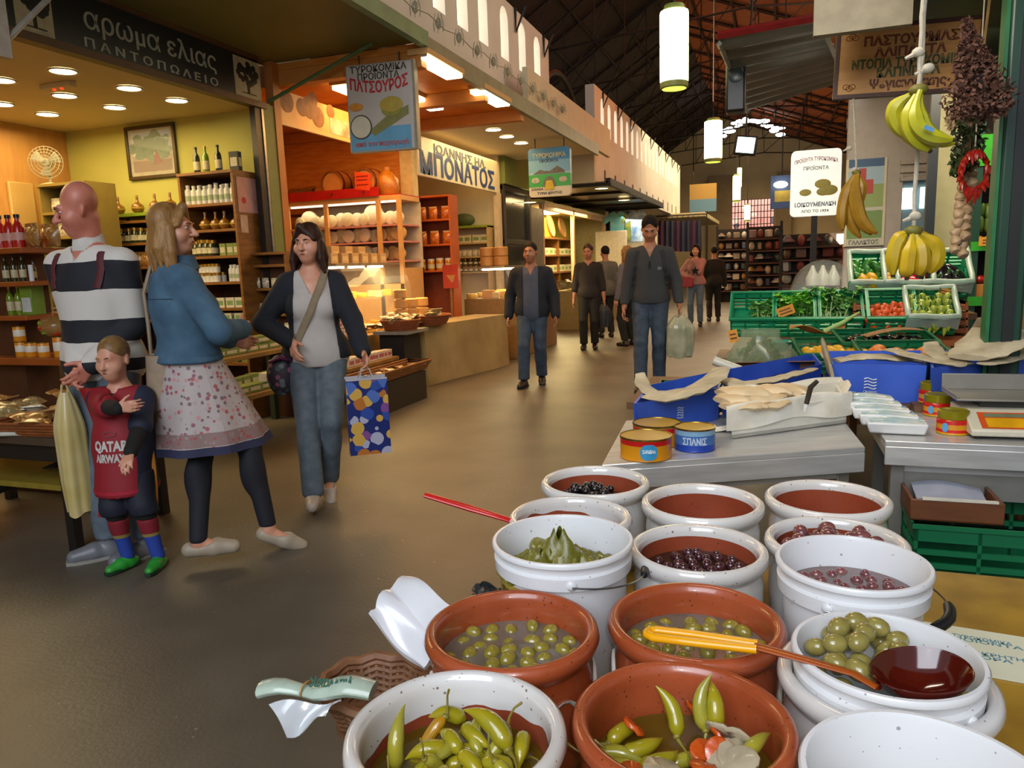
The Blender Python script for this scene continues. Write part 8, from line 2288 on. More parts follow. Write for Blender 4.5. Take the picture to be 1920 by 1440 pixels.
# his bags
def sag_bag(name,label,top,w,d,hgt,m,folds=5,phase=0,rz=0,tip=.12):
 def f(u,v):
  a=2*PI*u;e=(.32+.68*min(1,(v/.28)**.8))*(1-tip*max(0,v-.75)/.25);q=1+.09*math.sin(folds*a+phase+2*v)+.04*math.sin((folds+4)*a)
  return(w/2*e*q*math.cos(a),d/2*e*q*math.sin(a),-hgt*v-.012*math.sin(3*a)*v)
 mb=MB().sheet(f,44,16,.0015);n=44;c=[f(i/n,1.0)for i in range(n)];mb.add(c+[(0,0,-hgt*1.01)],[(i,(i+1)%n,n)for i in range(n)])
 t=thing(name,label,'bag',top,rz);part('sack',mb,m,t,smooth=70)
 for s_ in(-1,1):part('handle',MB().tube([(s_*.02,0,-.02),(s_*.012,0,.03),(0,0,.05)],.006,6),m,t)
 return t
hd=p.W(p.hands[1])
sag_bag('carrier_bag','tall pale yellow plastic carrier bag held by the bald man',at_y(122,735,hd.y-.02),.125,.12,.60,mat('yellow_carrier_film','d8c892',.35,var=.1,scale=5,color2='c8b26c',alpha=.93,coat=.3),4,rz=.4)
def redf(u,v):return(-.05+.10*u+.03*math.sin(4*v)+.04*v,.02*math.sin(5*u+3*v),-.62*v)
q=at_y(170,728,hd.y-.05)
single('red_cloth',MB().sheet(redf,10,20,.006),mat('red_cloth','9a1414',.8,var=.1,scale=6),'long red cloth hanging from the bald man hand behind the yellow bag','cloth',q,.6,smooth=60)
# woman in the denim jacket
lo=at_z(394,1026);rz=rad(-30)
p=Person('woman seen from behind in a denim jacket, flowered tunic and leggings',lo,rz,1.72,'fair',True,hy=rad(-34),h=.0065,lean=-.04,wl=(-.13,.24,1.04),wr=(.06,.24,1.10),al=LOZ(lo,rz,374,1040,.075),ar=LOZ(lo,rz,503,988,.12),tl=(.5,1,0),tr=(.5,1,-.5),el_hint=(-.8,-1,0),er_hint=(.9,-.8,0))
m_denim=mat('denim_jacket','4a6a80',.85,var=.12,scale=9,color2='36546a',bump=.15,bscale=90)
p.top('denim_jacket',m_denim,.026,.98,1.0,None,openw=lambda Z:.05+0*Z);JB=p.last
part('hem_band',MB().sheet(lambda u,v:((.188*math.cos(2*PI*u))*1.02,.145*math.sin(2*PI*u)-.005,.965+.035*v),40,2,.008),m_denim,p.t)
part('back_seam',MB().tube([(x,JB.surf_y(x,1.27,False)-.001,1.27)for x in np.linspace(-.15,.15,9)],.002,5),mat('denim_seam','2c4456',.8),p.t)
part('collar',MB().lathe([(.075,1.40),(.095,1.395),(.075,1.46),(.068,1.455)],28,T(0,-.01,.01)),m_denim,p.t)
def skf(u,v):
 a=2*PI*u;r=1+.035*math.sin(9*a+2*v)*v
 return((.170+.085*v)*r*math.cos(a),(.130+.15*v)*r*math.sin(a)+.06*v,.98-.43*v)
p_m=spot_mat('flowered_tunic','b3a8a4',['a8585c','8a5a66','c08c8c','7a6468','b09a98'],42,dens=.7)
part('tunic',MB().sheet(skf,60,16,.004),p_m,p.t,smooth=60)
part('tunic_border',MB().sheet(lambda u,v:tuple(Vector(skf(u,.80+.15*v))*1.0+Vector((.003*math.cos(2*PI*u),.003*math.sin(2*PI*u),0))),60,4,.002),spot_mat('tunic_border','8a706c',['a8484c','9a8480'],60,dens=.5),p.t,smooth=60)
part('tunic_hem',MB().sheet(lambda u,v:tuple(Vector(skf(u,.96+.09*v))+Vector((.002*math.cos(2*PI*u),.002*math.sin(2*PI*u),0))),60,4,.003),mat('navy_hem','2c2e4c',.8),p.t,smooth=60)
p.trousers(mat('navy_leggings','14151f',.8,var=.08),.006,.9,.13,'leggings',0);p.shoes(mat('beige_ballerina','a89a84',.5),m2=None,low=True)
p.hair(m_hair_b,'long',.22);p.brows(m_hair_b)
# her bag
bp=at_y(312,742,lo.y-.10)
t=thing('shoulder_bag','beige fabric shoulder bag of the woman in the denim jacket','bag',bp,rz+.5)
m_bg=mat('beige_canvas','a08c74',.85,var=.08,scale=20)
part('bag_body',MB().sheet(lambda u,v:((.085+.02*v)*math.cos(2*PI*u)*(1-.25*max(0,v-.8)/.2),.07*math.sin(2*PI*u)*(.7+.5*v)*(1-.4*max(0,v-.8)/.2),.20-.40*v),32,14,.004),m_bg,t,smooth=70)
part('dark_panel',MB().sheet(lambda u,v:((.112)*math.cos(2*PI*u),.086*math.sin(2*PI*u),-.06-.10*v),32,4,.003),mat('brown_canvas','6f5a40',.85,var=.1),t,smooth=70)
Ri=Euler((0,0,-(rz+.5))).to_matrix();sp_=[Ri@(p.W((x,JB.surf_y(x,z,False)-.02,z))-bp)for x,z in((-.06,1.42),(-.075,1.30),(-.09,1.15),(-.11,1.0))]
part('strap',MB().tube([Ri@(p.W((-.055,-.03,1.46))-bp)]+sp_+[Vector((0,0,.19))],[.016]*6,8,flat=.6),m_bg,t)
# boy in the football kit
lo=at_z(262,1056);rz=rad(-160)
p=Person('small boy in a red and navy football kit and green boots',lo,rz,1.11,'fair',hy=rad(-8),hp=rad(8),h=.006,child=True,wr=LOC(lo,rz,226,768,2.40),wl=LOC(lo,rz,243,858,2.40),al=LOZ(lo,rz,297,1042,.06),ar=LOZ(lo,rz,240,1042,.06),tl=(0,1,0),tr=(.5,1,0),hr=((-.8,.1,.1),(0,-1,0),(0,0,1)),hl=(None,(0,-1,.2),(.6,.2,0)),er_hint=(1,-.3,-.6),el_hint=(-1,-.4,0))
k=p.k
m_kit=band_mat('kit_stripes',[(0,'1c2236'),(.40,'8a1420'),(.62,'1c2236')],'X',.7,1.0,offset=.5)
p.top('undershirt',m_blackc,.010,.90,1.0)
p.top('football_shirt',m_kit,.022,.62,.0,.03,extra=lambda B:B.cap((0,.01,.62),(0,.025,.40),.120,.140,.05));SB=p.last
mb=MB().text('QATAR',.062,Matrix.Identity(4),.0004,.0028,width=.155);mb2=MB().text('AIRWAYS',.05,T(0,-.056,0),.0004,.0026,width=.155);mb.add(mb2.v,mb2.f)
mb.v=[(-x,SB.surf_y(-x,.615+y)+.002+z,.615+y)for x,y,z in mb.v]
part('lettering',mb,mat('white_print_cloth','c9c4bc',.7),p.t)
cr_=MB();cr_.tube([(.03*math.cos(a*PI/8),SB.surf_y(.03*math.cos(a*PI/8),.665+.012*math.sin(a*PI/8))+.002,.672+.011*math.sin(a*PI/8))for a in range(17)],.0015,5)
part('crest',cr_,mat('dim_crest','7a5a54',.7),p.t)
part('shirt_hem',MB().sheet(lambda u,v:(.142*math.cos(2*PI*u),.142*math.sin(2*PI*u)+.025,.392+.016*v),36,2,.004),mat('red_trim','b01c34',.7),p.t)
p.trousers(mat('navy_shorts','181c2c',.75),.024,.76,.44,'shorts',.02);p.trousers(m_blackc,.010,.55,.40,'leggings',0)
p.trousers(zband('red_blue_socks',[(0,'22409a'),(.175,'8a7a3a'),(.19,'7a1420')]),.009,.405,.08,'socks',0)
part('side_stripe',MB().tube([(-.125,.02,.58),(-.131,.03,.50),(-.131,.035,.40),(-.128,.045,.29)],[.016]*4,8,flat=.5),mat('orange_stripe','c07a14',.7),p.t)
p.shoes(mat('green_boot','2c9a34',.4,var=.08),m2=mat('dark_boot_sole','1c3a22',.5));p.hair(mat('fair_boy_hair','8a6a3a',.5,var=.2,scale=30,color2='6a4a24'),'short');p.brows(m_hair_b)
# woman in the white top
lo=at_z(614,926);rz=rad(-147)
p=Person('woman in a white top, navy cardigan and grey jeans walking towards us',lo,rz,1.66,'fair',True,hy=rad(-24),hp=rad(4),h=.0065,wr=LOC(lo,rz,547,640,3.62),wl=LOC(lo,rz,684,668,3.70),ar=LOZ(lo,rz,588,930,.08),al=LOZ(lo,rz,617,890,.13),tr=(.05,1,0),tl=(0,1,-.6),er_hint=(1,-.6,0),el_hint=(-.6,-1,0),hr=((-.1,.5,-.6),(-.6,-.4,0),(0,.6,.5)),curl=.6)
p.top('white_top',mat('white_cotton_top','b9b3ae',.8,var=.05,scale=8,bump=.25,bscale=14),.016,.855,.0,.13);SB=p.last
p.top('cardigan',m_navyk,.026,.90,.96,None,openw=lambda Z:np.clip(.10+.08*(1.30-Z),.09,.14))
p.trousers(m_jean,.015,.93,.085,taper=.016);p.shoes(mat('white_sandal','b0a294',.5),low=True)
p.hair(m_hair_d,'long',.19);p.brows(m_hair_d)
p.strap(SB,[(-.085,1.38),(-.04,1.27),(.03,1.12),(.10,.98),(.13,.93)],.022,mat('sand_strap','8a7a60',.8),off=.014)
part('bracelet',MB().lathe([(.026,-.012),(.031,-.01),(.031,.01),(.026,.012)],18,Matrix.Translation(Vector(p.wl+(p.el-p.wl)*.12))@Vector(p.wl-p.el).to_track_quat('Z','Y').to_matrix().to_4x4()),mat('white_bracelet','c9c4bc',.4),p.t)
q=p.W((.21,.05,.80))
t=thing('handbag','multicoloured purple and black handbag at the hip of the woman in white','bag',q,rz)
part('bag_body',MB().ball((0,0,-.03),(.085,.06,.125),24,14),spot_mat('purple_patchwork','2c2430',['7a2c5a','3c4c54','8a4a6a','1c1c24','5a6a6a'],26,dens=.85),t)
part('flap',MB().tube([(-.06,.045,.06),(0,.06,.08),(.06,.045,.06)],.02,8,flat=.5),mat('plum_leather','5a1c44',.5),t)
part('strap',MB().tube([(-.05,0,.08),(-.07,.02,.14),(-.06,.04,.18)],.010,7),mat('sand_strap','8a7a60',.8),t)
hd=p.W(p.hands[0]);q0=hd+Vector((.02,-.01,-.03))
t=thing('gift_bag','blue patterned paper bag carried by the woman in white','bag',q0,rad(36)*1.0)
bw,bd,bh=.115,.045,.43
m_gb=spot_mat('blue_patterned_paper','1c2a6a',['b06a2c','4c6ab0','a8a8c0','7a4a8a','2c4a9a','c9a04a'],16,rough=.3,dens=.7,coat=.3,th=.62)
part('paper_body',MB().add([(sx_*bw*f,sy_*bd*f,z_)for z_,f in((-.06,1),(-.06-bh,1.0))for sx_,sy_ in((-1,-1),(1,-1),(1,1),(-1,1))],[(0,1,5,4),(1,2,6,5),(2,3,7,6),(3,0,4,7),(4,5,6,7)]),m_gb,t,smooth=0)
part('white_lip',MB().box(-bw,bw,-bd,-bd+.002,-.062,-.05).box(-bw,bw,bd-.002,bd,-.062,-.045),mat('white_paper_lip','b8b8c0',.5),t)
for s_ in(-1,1):part('handle',MB().tube([(-.04,s_*bd,-.055),(-.02,s_*.02,.0),(0,0,.015),(.02,s_*.02,.0),(.04,s_*bd,-.055)],.003,6),mat('white_cord','b8b4ac',.7),t)
# seller seen from behind
sx0=at_y(548,470,6.62);lo=Vector((sx0.x-.05,6.62,0))
p=Person('dark-haired shop woman half hidden behind the woman in white',lo,rad(20),1.66,'fair',True,h=.012)
p.top('beige_top',mat('beige_knit','8f7a58',.85,var=.1),.018,.86);p.trousers(m_blackc);p.shoes(m_shoe_d);p.hair(m_hair_d,'long',.04);p.brows(m_hair_d)
# man in the navy jacket
lo=at_z(1002,722);rz=rad(-168)
p=Person('man in an open navy jacket over a grey-blue shirt, walking along the shops',lo,rz,1.62,'tan',hy=rad(-12),h=.009,wide=1.12,ar=(.10,.15,.085),al=(-.08,-.12,.10),tr=(.25,1,0),tl=(-.1,1,-.25),wl=(-.27,.06,.80),wr=(.27,.0,.80))
p.top('shirt',mat('slate_shirt','484e5e',.8,var=.06),.018,.80,.0,.08,belly=1.22);p.top('jacket',m_navyk,.026,.80,.97,None,belly=1.2,openw=lambda Z:np.clip(.085+0*Z,.05,.1))
p.trousers(m_jean2,.020);p.shoes(m_shoe_d,m2=m_blackc);p.hair(m_hair_k,'short');p.brows(m_hair_k)
part('buttons',MB().ball((0,p.last.surf_y(0,1.1)*0+.155,1.12),.006,6,4),m_iris,p.t)
# man in black with rolled sleeve
lo=at_z(1106,655);rz=rad(-170)
p=Person('man in a black shirt with a rolled sleeve, farther down the aisle',lo,rz,1.66,'tan',h=.010,hp=rad(10),hy=rad(-15),ar=(.09,.03,.085),al=(-.08,-.05,.085))
p.top('shirt',mat('dark_brown_shirt','1c1410',.8),.018,.86,.35,.05);p.trousers(m_blackc,.018);p.shoes(m_shoe_d);p.hair(m_hair_d,'short');p.brows(m_hair_k)
sag_bag('shopping_bag','dark bag carried by the man in the black shirt',p.W(p.hands[0])+Vector((0,0,.0)),.22,.10,.36,mat('dark_bag_film','141820',.5),4)
# man with bowed head
lo=at_z(1220,728);rz=rad(-173)
p=Person('tall man in a charcoal henley looking down, carrying a white carrier bag',lo,rz,1.83,'tan',hp=rad(30),lean=.05,h=.009,wide=1.06,ar=(.10,.16,.085),al=(-.09,-.06,.09),tr=(.15,1,0),tl=(0,1,0),wl=(-.30,.08,.90),wr=(.27,.06,.88),curl=.8)
p.top('henley_shirt',mat('charcoal_jersey','34373a',.85,var=.06,scale=12),.018,.88,1.0,.10);SB=p.last
part('placket',MB().tube([(0,SB.surf_y(0,z)+.003,z)for z in(1.36,1.32,1.28)],.012,6,flat=.3),m_blackc,p.t)
part('print',MB().box(-.12,-.06,0,.003,1.27,1.30,T(0,SB.surf_y(-.09,1.285),0)),mat('pale_print','6f7274',.8),p.t)
for sx_ in(-1,1):p.strap(SB,[(sx_*.125,1.47),(sx_*.14,1.38),(sx_*.15,1.25),(sx_*.165,1.12)],.020,mat('black_strap','17181a',.7))
p.trousers(m_jean2,.020);p.shoes(mat('brown_shoe','3c2a20',.4),m2=m_blackc);p.hair(m_hair_k,'short');p.brows(m_hair_k)
sag_bag('carrier_bag','white plastic carrier bag carried by the man looking down',p.W(p.hands[0])+Vector((.02,0,-.02)),.27,.20,.44,mat('white_carrier_film','b8bca4',.3,var=.12,scale=6,color2='8f967e',alpha=.85,coat=.3),5)
# woman in pink
lo=at_z(1304,612);rz=rad(178)
p=Person('woman in a pink sweatshirt with a black star, holding a hand to her chin',lo,rz,1.66,'fair',True,h=.011,wl=(.02,.20,1.32),wr=(.12,.16,1.02),el_hint=(-.6,-.4,-1),er_hint=(.8,-.5,0))
p.top('sweatshirt',mat('pink_sweatshirt','a87872',.85,var=.05),.026,.90,1.0);SB=p.last
st=[((.09 if i%2==0 else.038)*math.sin(i*PI/5),(.09 if i%2==0 else.038)*math.cos(i*PI/5))for i in range(10)]
part('black_star',MB().prism(st,.004,T(-.02,.235,1.13,0)),m_blackc,p.t);p.trousers(mat('pale_jeans','5f7080',.8),.012);p.shoes(m_shoe_d);p.hair(m_hair_k,'long',.16);p.brows(m_hair_k)
q=p.W((.15,.22,.92));single('handbag',MB().box(-.13,.13,-.04,.04,-.11,.09),mat('red_leather','9a1418',.4),'red handbag of the woman in the pink sweatshirt','bag',q,rz,bevel=.015)
# others
def extra(px,py,H,rz,label,top,bot,hair_m,kind='short',L=.15,female=False,skin='tan',**k):
 lo=at_z(px,py);p=Person(label,lo,rz,H,skin,female,h=.013,**k)
 p.top('coat',top,.022,.80);p.trousers(bot);p.shoes(m_shoe_d);p.hair(hair_m,kind,L);p.brows(hair_m)
extra(1338,602,1.62,rad(10),'person in a long black coat walking away behind the woman in pink',m_blackc,m_blackc,m_hair_k)
extra(1137,632,1.66,rad(30),'man in a grey shirt seen from behind, beyond the man in black',mat('grey_green_shirt','5f6058',.85),m_blackc,m_hair_k)
extra(1178,648,1.62,rad(60),'blonde woman in a grey cardigan half hidden by the tall man',mat('grey_lilac_cardigan','6a6470',.85,var=.1),m_blackc,m_hair_b,'long',.2,True,'fair')
# ================================================================== hanging lamps and the far end of the hall
g_lamp=glow('lampshade_glow','f4ffb8',5.0)
m_lrim=mat('lamp_rim_green','8f9a50',.5)
for i,(px,py0,py1,w,y)in enumerate(((1264,22,155,54,8.0),(1337,228,298,34,14.9),(1381,330,375,15,27.0),(1386,315,350,9,34.0),(1401,385,412,11,29.0))):
 a=at_y(px,py0,y);b=at_y(px,py1,y);r=(at_y(px+w/2,py0,y)-a).length;H_=a.z-b.z
 t=thing('hanging_lamp','%s cylindrical glowing lamp hanging over the aisle'%('nearest and largest','second nearest','third, at the end wall,','thin, high,','low, far')[i],'lamp',b)
 part('shade',MB().lathe([(r*.97,0),(r,.02),(r,H_*.5),(r*.985,H_*.52),(r,H_*.55),(r,H_-.02),(r*.97,H_),(0,H_)],32),g_lamp,t)
 part('bottom_rim',MB().lathe([(r*.85,-.06),(r*.98,-.05),(r*.99,.0),(r*.9,.0)],32),m_lrim,t)
 part('cap',MB().lathe([(r*.55,H_),(r*.8,H_+.01),(r*.7,H_+.06),(0,H_+.06)],24),m_lrim,t)
 part('rod',MB().bar((0,0,H_+.05),(0,0,7.55-b.z),.012,6),m_iron,t)
 # floodlight
p=at_y(1398,272,11.0)
t=thing('floodlight','bluish-white floodlight hanging beyond the metal awning','lamp',p)
part('housing',MB().box(-.15,.15,0,.10,-.13,.13,Matrix.Rotation(.15,4,'Y')),m_iron,t,bevel=.02)
part('lens',MB().box(-.115,.115,-.008,0,-.10,.10,Matrix.Rotation(.15,4,'Y')),glow('flood_lens','d8fff8',8),t)
part('bracket',MB().bar((0,.05,.12),(0.1,.05,3.2),.014),m_iron,t)
# daylight coming through broken roof lights far ahead
mb=MB();random.seed(19)
for i in range(22):
 p=at_y(1358+104*(i%11)/10+U(-4,4),243-18*math.sin(PI*((i%11)/10))+12*(i//11)*abs((i%11)/10-.5)*2+U(-3,3),34.0)
 mb.ball(p,(U(.10,.26),.02,U(.05,.10)),8,5,None)
struct('window_skylight',mb,glow('skylight_glass','f4f8ff',7))
# lit white dairy sign and poster on the right
YL=8.6
a=at_y(1484,284,YL);b=at_y(1575,402,YL);w_=b.x-a.x;h_=a.z-b.z
t=thing('light_box_sign','white lit dairy sign with red arched lettering and yellow cheeses','sign',((a.x+b.x)/2,YL,(a.z+b.z)/2))
part('panel',MB().prism(rrect(w_,h_,.05),.12),glow('lit_sign_face','f0efe2',.75),t)
FL=lambda x,z:frame_M((x,-.001,z),(1,0,0),(0,0,1))
mb=MB().text('ΠΡΟΪΟΝΤΑ ΤΥΡΟΚΟΜΙΚΑ',.055,FL(0,h_*.36),.002,.001,width=w_*.86);mb.v=[(x,y,z-.35*x*x/w_)for x,y,z in mb.v]
part('lettering',mb,mat('lit_red_ink','a83a34',.5),t)
part('lettering',MB().text('ΠΡΟΪΟΝΤΑ',.05,FL(0,h_*.22),.002,.001,width=w_*.5),mat('lit_grey_ink','6a6a64',.5),t)
part('lettering',MB().text('Ι.ΟΙΚΟΥΜΕΝΑΚΗ',.06,FL(0,-h_*.33),.002,.002,width=w_*.82),mat('lit_blue_ink','2c4a6a',.5),t)
part('lettering',MB().text('ΑΠΟ ΤΟ 1934',.04,FL(0,-h_*.43),.002,.001,width=w_*.55),mat('lit_grey_ink','6a6a64',.5),t)
for x,z,r in((.14,-.02,.08),(.26,-.12,.09),(.16,-.14,.07),(-.2,-.14,.06)):part('painted_cheese',MB().ball((x*w_,-.003,z*h_),(r,.003,r*.6),14,8),mat('painted_cheese','b8a83c',.5,var=.1),t)
part('post',MB().box(-.03,.03,.04,.10,-t.location.z,-h_/2),m_iron,t)
YP=7.468;a=at_y(1592,300,YP);b=at_y(1652,460,YP);w_=b.x-a.x;h_=a.z-b.z
t=thing('poster','coloured dairy poster with sky, red letters and green meadow','poster',((a.x+b.x)/2,YP,(a.z+b.z)/2))
part('panel',MB().box(-w_/2,w_/2,0,.03,-h_/2,h_/2),band_mat('poster_bands',[(0,'bdb8a0'),(.10,'6f8a4a'),(.42,'b8b4a0'),(.46,'8a9a5a'),(.72,'9ab0bc'),(.92,'3c5a7c')],offset=h_/2,scale=1/h_,noise=.02),t)
part('frame',MB().box(-w_/2-.02,-w_/2,-.01,.03,-h_/2,h_/2).box(w_/2,w_/2+.02,-.01,.03,-h_/2,h_/2),m_cream,t)
part('red_mark',MB().box(-.06,0,-.006,0,.14,.30).box(0,.06,-.006,0,.08,.2),mat('poster_red','b02a20',.5),t)
part('lettering',MB().text('ΓΑΛΑΚΤΟΣ',.05,frame_M((0,-.001,-h_*.46),(1,0,0),(0,0,1)),.002,.002,width=w_*.85),mat('lit_grey_ink','6a6a64',.5),t)
# pale partition with glazed shop door
xw0,xw1=at_y(1585,400,7.5).x,at_y(1770,400,7.5).x
struct('wall_right_shop',wall_with_holes(MB(),'y',7.5,7.6,xw0,3.0,0,3.3,[(at_y(1690,400,7.5).x,at_y(1738,400,7.5).x,.3,at_y(1700,330,7.5).z)]),mat('pinkish_white_wall','b3a79a',.7,var=.05))
struct('door_2',MB().box(at_y(1690,400,7.5).x,at_y(1738,400,7.5).x,7.54,7.56,.3,at_y(1700,330,7.5).z),mat('shop_door_blue','7a94a4',.3,var=.05))
a=at_y(1688,353,7.5);b=at_y(1736,390,7.5)
for x0_,x1_ in((a.x,(a.x+b.x)/2+.03),((a.x+b.x)/2+.05,b.x)):struct('window_3',MB().box(x0_+.01,x1_,7.525,7.54,b.z,a.z),glow('door_lit_pane','e8fff8',2.2))
for k in range(3):struct('trim_%d'%(32+k),MB().box(at_y(1684,400,7.5).x,at_y(1742,400,7.5).x,7.47,7.5,a.z+.06+.07*k,a.z+.095+.07*k),mat('door_slat','b8a898',.5))
struct('ceiling_right_soffit',MB().box(.75,3.0,6.9,9.5,2.75,2.85),mat('grey_soffit','6a675e',.7))
# ice-cream-like white cones on the stall behind the greens
for i,px in enumerate((1523,1542,1562)):
 q=at_y(px,535,6.6)
 single('wrapped_cone',MB().lathe([(0,0),(.05,0),(.052,.06),(.035,.10),(.02,.13),(.012,.16),(0,.165)],16),mat('white_wrapped','b9bcae',.3,var=.06),'%s of the three white pointed packages behind the greens'%('leftmost','middle','rightmost')[i],'package',q)
q=at_y(1543,540,6.6)
t=thing('glass_case','table with a clear curved cover over three white pointed packages','counter',(q.x,6.6,0))
part('table',MB().box(-.32,.30,-.16,.3,0,q.z-.03),m_brown_wood,t)
part('cover',MB().sheet(lambda u,v:(.25*math.cos(PI*u),.22*math.cos(PI*v),-.03+q.z+.26*math.sin(PI*u)*math.sin(PI*v)),16,12,.003),mat('clear_cover','c9cfcc',.3,alpha=.08),t,smooth=60)
# souvenir stalls at the far right: racks crowded with small goods
random.seed(52)
goods_m=[mat('goods_'+c,c,.5,var=.1)for c in('8a7a64','4c5468','b5a890','6a4a34','2c3044','9a8a8c','c9c0b4','7a3a34','3c4a44','a87c3c')]
gp=[Proto(lambda:single('souvenir',MB().ball((0,0,0),(.10,.08,.12),8,6),goods_m[0],'','souvenir')),Proto(lambda:single('souvenir',MB().box(-.11,.11,-.05,.05,-.10,.10),goods_m[0],'','souvenir',bevel=.02)),Proto(lambda:single('souvenir',MB().lathe([(0,-.02),(.16,-.02),(.13,.02),(.08,.05),(.06,.10),(0,.11)],10),goods_m[0],'','hat'))]
racks=[(1345,1400,430,590,24.0,'left'),(1402,1462,425,575,19.0,'middle'),(1465,1590,440,560,15.0,'right')]
for px0,px1,py0,py1,y,nm in racks:
 a=at_y(px0,py0,y);b=at_y(px1,py1,y);w_=b.x-a.x;H_=a.z
 t=thing('souvenir_rack','%s tall rack of small souvenirs at the far right of the aisle'%nm,'rack',(a.x,y,0))
 part('back',MB().box(0,w_,.35,.38,0,H_),mat('rack_back_dark','2a2420',.8),t)
 nz=6
 for k in range(nz):
  z=.35+(H_-.35)*k/nz;part('shelf',MB().box(0,w_,0,.35,z-.03,z),m_case_d,t)
  n=max(4,int(w_/.21))
  for i in range(n):
   o=gp[(i+k)%2 if random.random()<.75 else 2].put((a.x+w_*(i+.5)/n,y+.15+U(-.05,.08),z+(.115 if H_>1.5 else.10)),U(0,6),'small souvenir on the %s rack at the far right of the aisle'%nm,'souvenirs on the %s rack'%nm,U(.8,1.0),mats=[random.choice(goods_m)])
 for x in(0,w_):part('post',MB().box(x-.03,x+.03,-.02,.03,0,H_+.1),m_iron,t)
 # clothes hanging in the far stalls on the left
def hang_shirt(px,py,y,w,h,m,label):
 q=at_y(px,py,y)
 out=[(-w*.28,-h/2),(w*.28,-h/2),(w*.28,h*.2),(w*.5,h*.08),(w*.55,h*.25),(w*.25,h*.48),(w*.1,h*.5),(0,h*.42),(-w*.1,h*.5),(-w*.25,h*.48),(-w*.55,h*.25),(-w*.5,h*.08),(-w*.28,h*.2)]
 t=thing('hanging_shirt',label,'shirt',q);part('cloth',MB().prism(out,.05),m,t,bevel=.015);part('hanger',MB().tube([(-w*.2,.025,h*.46),(0,.025,h*.52),(w*.2,.025,h*.46)],.01,5).bar((0,.025,h*.5),(0,.025,h*.5+.25),.008,5),m_iron,t)
hang_shirt(1157,425,21.0,.72,.85,mat('turquoise_shirt','4f9aa8',.7,var=.15,scale=4,color2='7fb8b8'),'turquoise shirt hanging in the far clothes stall')
hang_shirt(1177,425,20.8,.30,.75,mat('green_yellow_shirt','2f7a3c',.7,var=.2,scale=5,color2='b0a030'),'green and yellow shirt beside the turquoise one')
hang_shirt(1194,424,20.6,.62,.85,mat('blue_white_shirt','3c6a98',.7,var=.2,scale=5,color2='a8b8c4'),'blue and white shirt hanging above the tall man')
for i in range(8):
 q=at_y(1240+10*i,440,25.5)
 t=thing('hanging_garment','dark purple garment in the row under the cream far awning','garment',q,0,'garments under the far awning')
 part('cloth',MB().sheet(lambda u,v:(.16*(u-.5)*(1+.3*v),.03*math.sin(9*u),.45-1.0*v),10,6,.03),goods_m[4]if i%3 else mat('plum_cloth','4a2440',.8,var=.1),t);part('hook',MB().bar((0,.02,.4),(0,.02,.62),.01,5),m_iron,t)
q=at_y(1275,440,25.5);single('clothes_rail',MB().bar((-.9,.02,.63),(.9,.02,.63),.02,6).bar((-.85,.02,.63),(-.85,.02,-q.z),.02,6).bar((.85,.02,.63),(.85,.02,-q.z),.02,6),m_iron,'dark rail that carries the purple garments','rail',q)
for i,(px,py,w,h_,c)in enumerate(((1145,450,.9,.5,'b0a48c'),(1195,452,1.0,.5,'b8b098'),(1172,470,.5,.9,'2a2c38'),(1150,485,.6,.9,'3c3c48'))):
 q=at_y(px,py,20.7);single('cloth_stack',MB().box(-w/2,w/2,.22*i,.22*i+.2,-q.z,h_/2),mat('cloth_'+c,c,.8,var=.08),('pale folded cloth panel, left one in the far clothes stall','pale folded cloth panel, right one in the far clothes stall','dark hanging cloth behind the blonde woman','dark hanging cloth behind the man in grey')[i],'cloth',q,bevel=.03)
area('clothes_stall_light',(-3.4,20.5,2.45),(-3.6,21,0),.8,30,'fff2d8',1.5)
# yellow shop shelves and counter
ys0=15.6
zsh=[at_x(1060,py,-5.3).z for py in(448,478,508)]
t=thing('shelf_unit','shelves of baskets and plates in the bright yellow shop','shelf',(-5.58,ys0,0))
for z in zsh:part('shelf',MB().box(0,.4,0,4.6,z-.04,z),m_case,t)
for y in(0,1.5,3.0,4.55):part('upright',MB().box(0,.38,y,y+.05,0,zsh[0]),m_case,t)
random.seed(6)
for i in range(4):
 t=thing('plate','round woven plate standing on the top shelf of the yellow shop','plate',(-5.35,ys0+.5+1.1*i,zsh[0]+.29),0,'plates in the yellow shop')
 part('dish',MB().lathe([(0,0),(.22,.0),(.28,.05),(.27,.06),(.2,.02),(0,.02)],24,Matrix.Rotation(PI/2-.2,4,'Y')),mat('woven_plate','a58a5c',.6,var=.1),t);part('rim',MB().tube([Matrix.Rotation(PI/2-.2,4,'Y')@Vector((.28*math.cos(k*PI/12),.28*math.sin(k*PI/12),.05))for k in range(25)],.018,6),m_wk2,t)
for k in(1,2):
 row(c_white,12,(-5.35,ys0+.1,zsh[k]),(-5.35,ys0+4.5,zsh[k]),'white carton on the %s shelf of the yellow shop'%('middle','lower')[k-1],'cartons on the %s yellow shop shelf'%('middle','lower')[k-1],rz=PI/2,sc=2.4)
t=thing('goods_counter','long counter heaped with small goods in front of the yellow shop','counter',(-4.3,14.9,0))
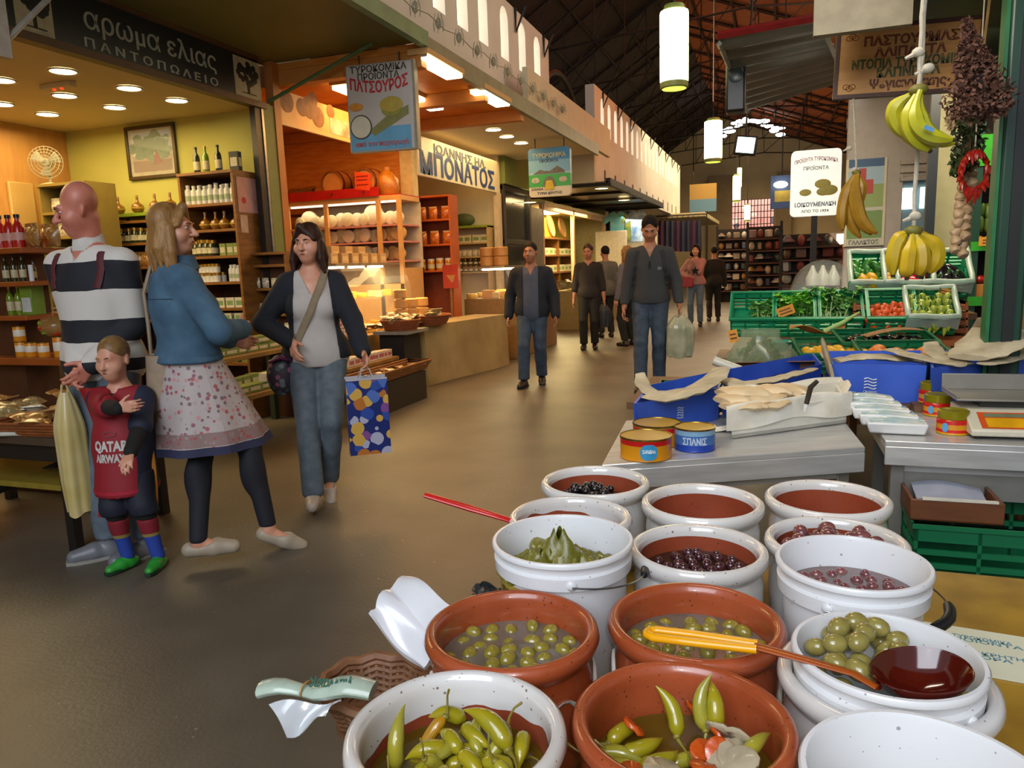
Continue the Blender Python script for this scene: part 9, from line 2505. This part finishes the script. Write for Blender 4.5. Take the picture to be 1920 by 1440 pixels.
part('body',MB().box(0,.75,0,5.6,0,.80),mat('beige_counter_cloth','8f7846',.8,var=.08),t)
for i in range(60):pk_herb.put((-4.2+.6*random.random(),15.0+5.4*random.random(),.83+U(0,.03)),U(0,6),'small packet heaped on the counter before the yellow shop','packets before the yellow shop',U(1.2,1.7),rx=U(.6,1.3))
q=at_x(1032,398,-5.0);t=thing('ceiling_light','big glowing ceiling lamp of the yellow shop','ceiling light',(-4.9,16.7,2.5));part('shade',MB().lathe([(0,0),(.26,0),(.3,.06),(.26,.12),(0,.12)],24),glow('yellow_shop_lamp','ffe9b0',9),t);part('stem',MB().bar((0,0,.1),(0,0,.2),.03),m_iron,t)
area('yellow_shop_lamp_light',(-5.0,17.1,2.45),(-5.0,17.1,0),.8,90,'ffe6a0',.8)
for i,(px,py)in enumerate(((1128,353),(1170,375),(993,379))):
 downlight('downlight',at_z(px,py,cz-.058)if i<2 else at_x(px,py,-4.5),.13,('nearer warm downlight under the dark canopy','farther warm downlight under the dark canopy','warm downlight at the near end of the dark canopy')[i],glow('amber_downlight','ffdf9a',9))
area('canopy_spot',(-3.6,17.5,2.8),(-3.6,17.5,0),.4,40,'ffd090',4)
# cafe sign boards near the end wall
q=at_y(1318,372,33);t=thing('hanging_board','small yellow and blue hanging board near the end wall','sign',q)
part('panel',MB().box(-.55,.55,0,.08,-.55,.6),band_mat('far_board',[(0,'5a8098'),(.45,'a8843c')],offset=.55,scale=1/1.15),t);part('hanger',MB().bar((-.4,.04,.6),(-.4,.04,7.42-q.z),.02,5),m_iron,t)
q=at_y(1466,360,12.0);t=thing('hanging_board','blue board with a yellow square left of the lit white sign','sign',q)
part('panel',MB().box(-.16,.16,0,.05,-.24,.24),mat('blue_board','3c5484',.5),t);part('hanger',MB().bar((0,.02,.24),(0,.02,6.6-q.z),.01,5),m_iron,t);part('yellow_square',MB().box(-.10,.12,-.004,0,-.14,.02),mat('yellow_square','c0a840',.5),t);part('lamp',MB().ball((-.02,-.10,.10),(.10,.06,.05),12,8),glow('board_lamp','fff0d0',7),t)
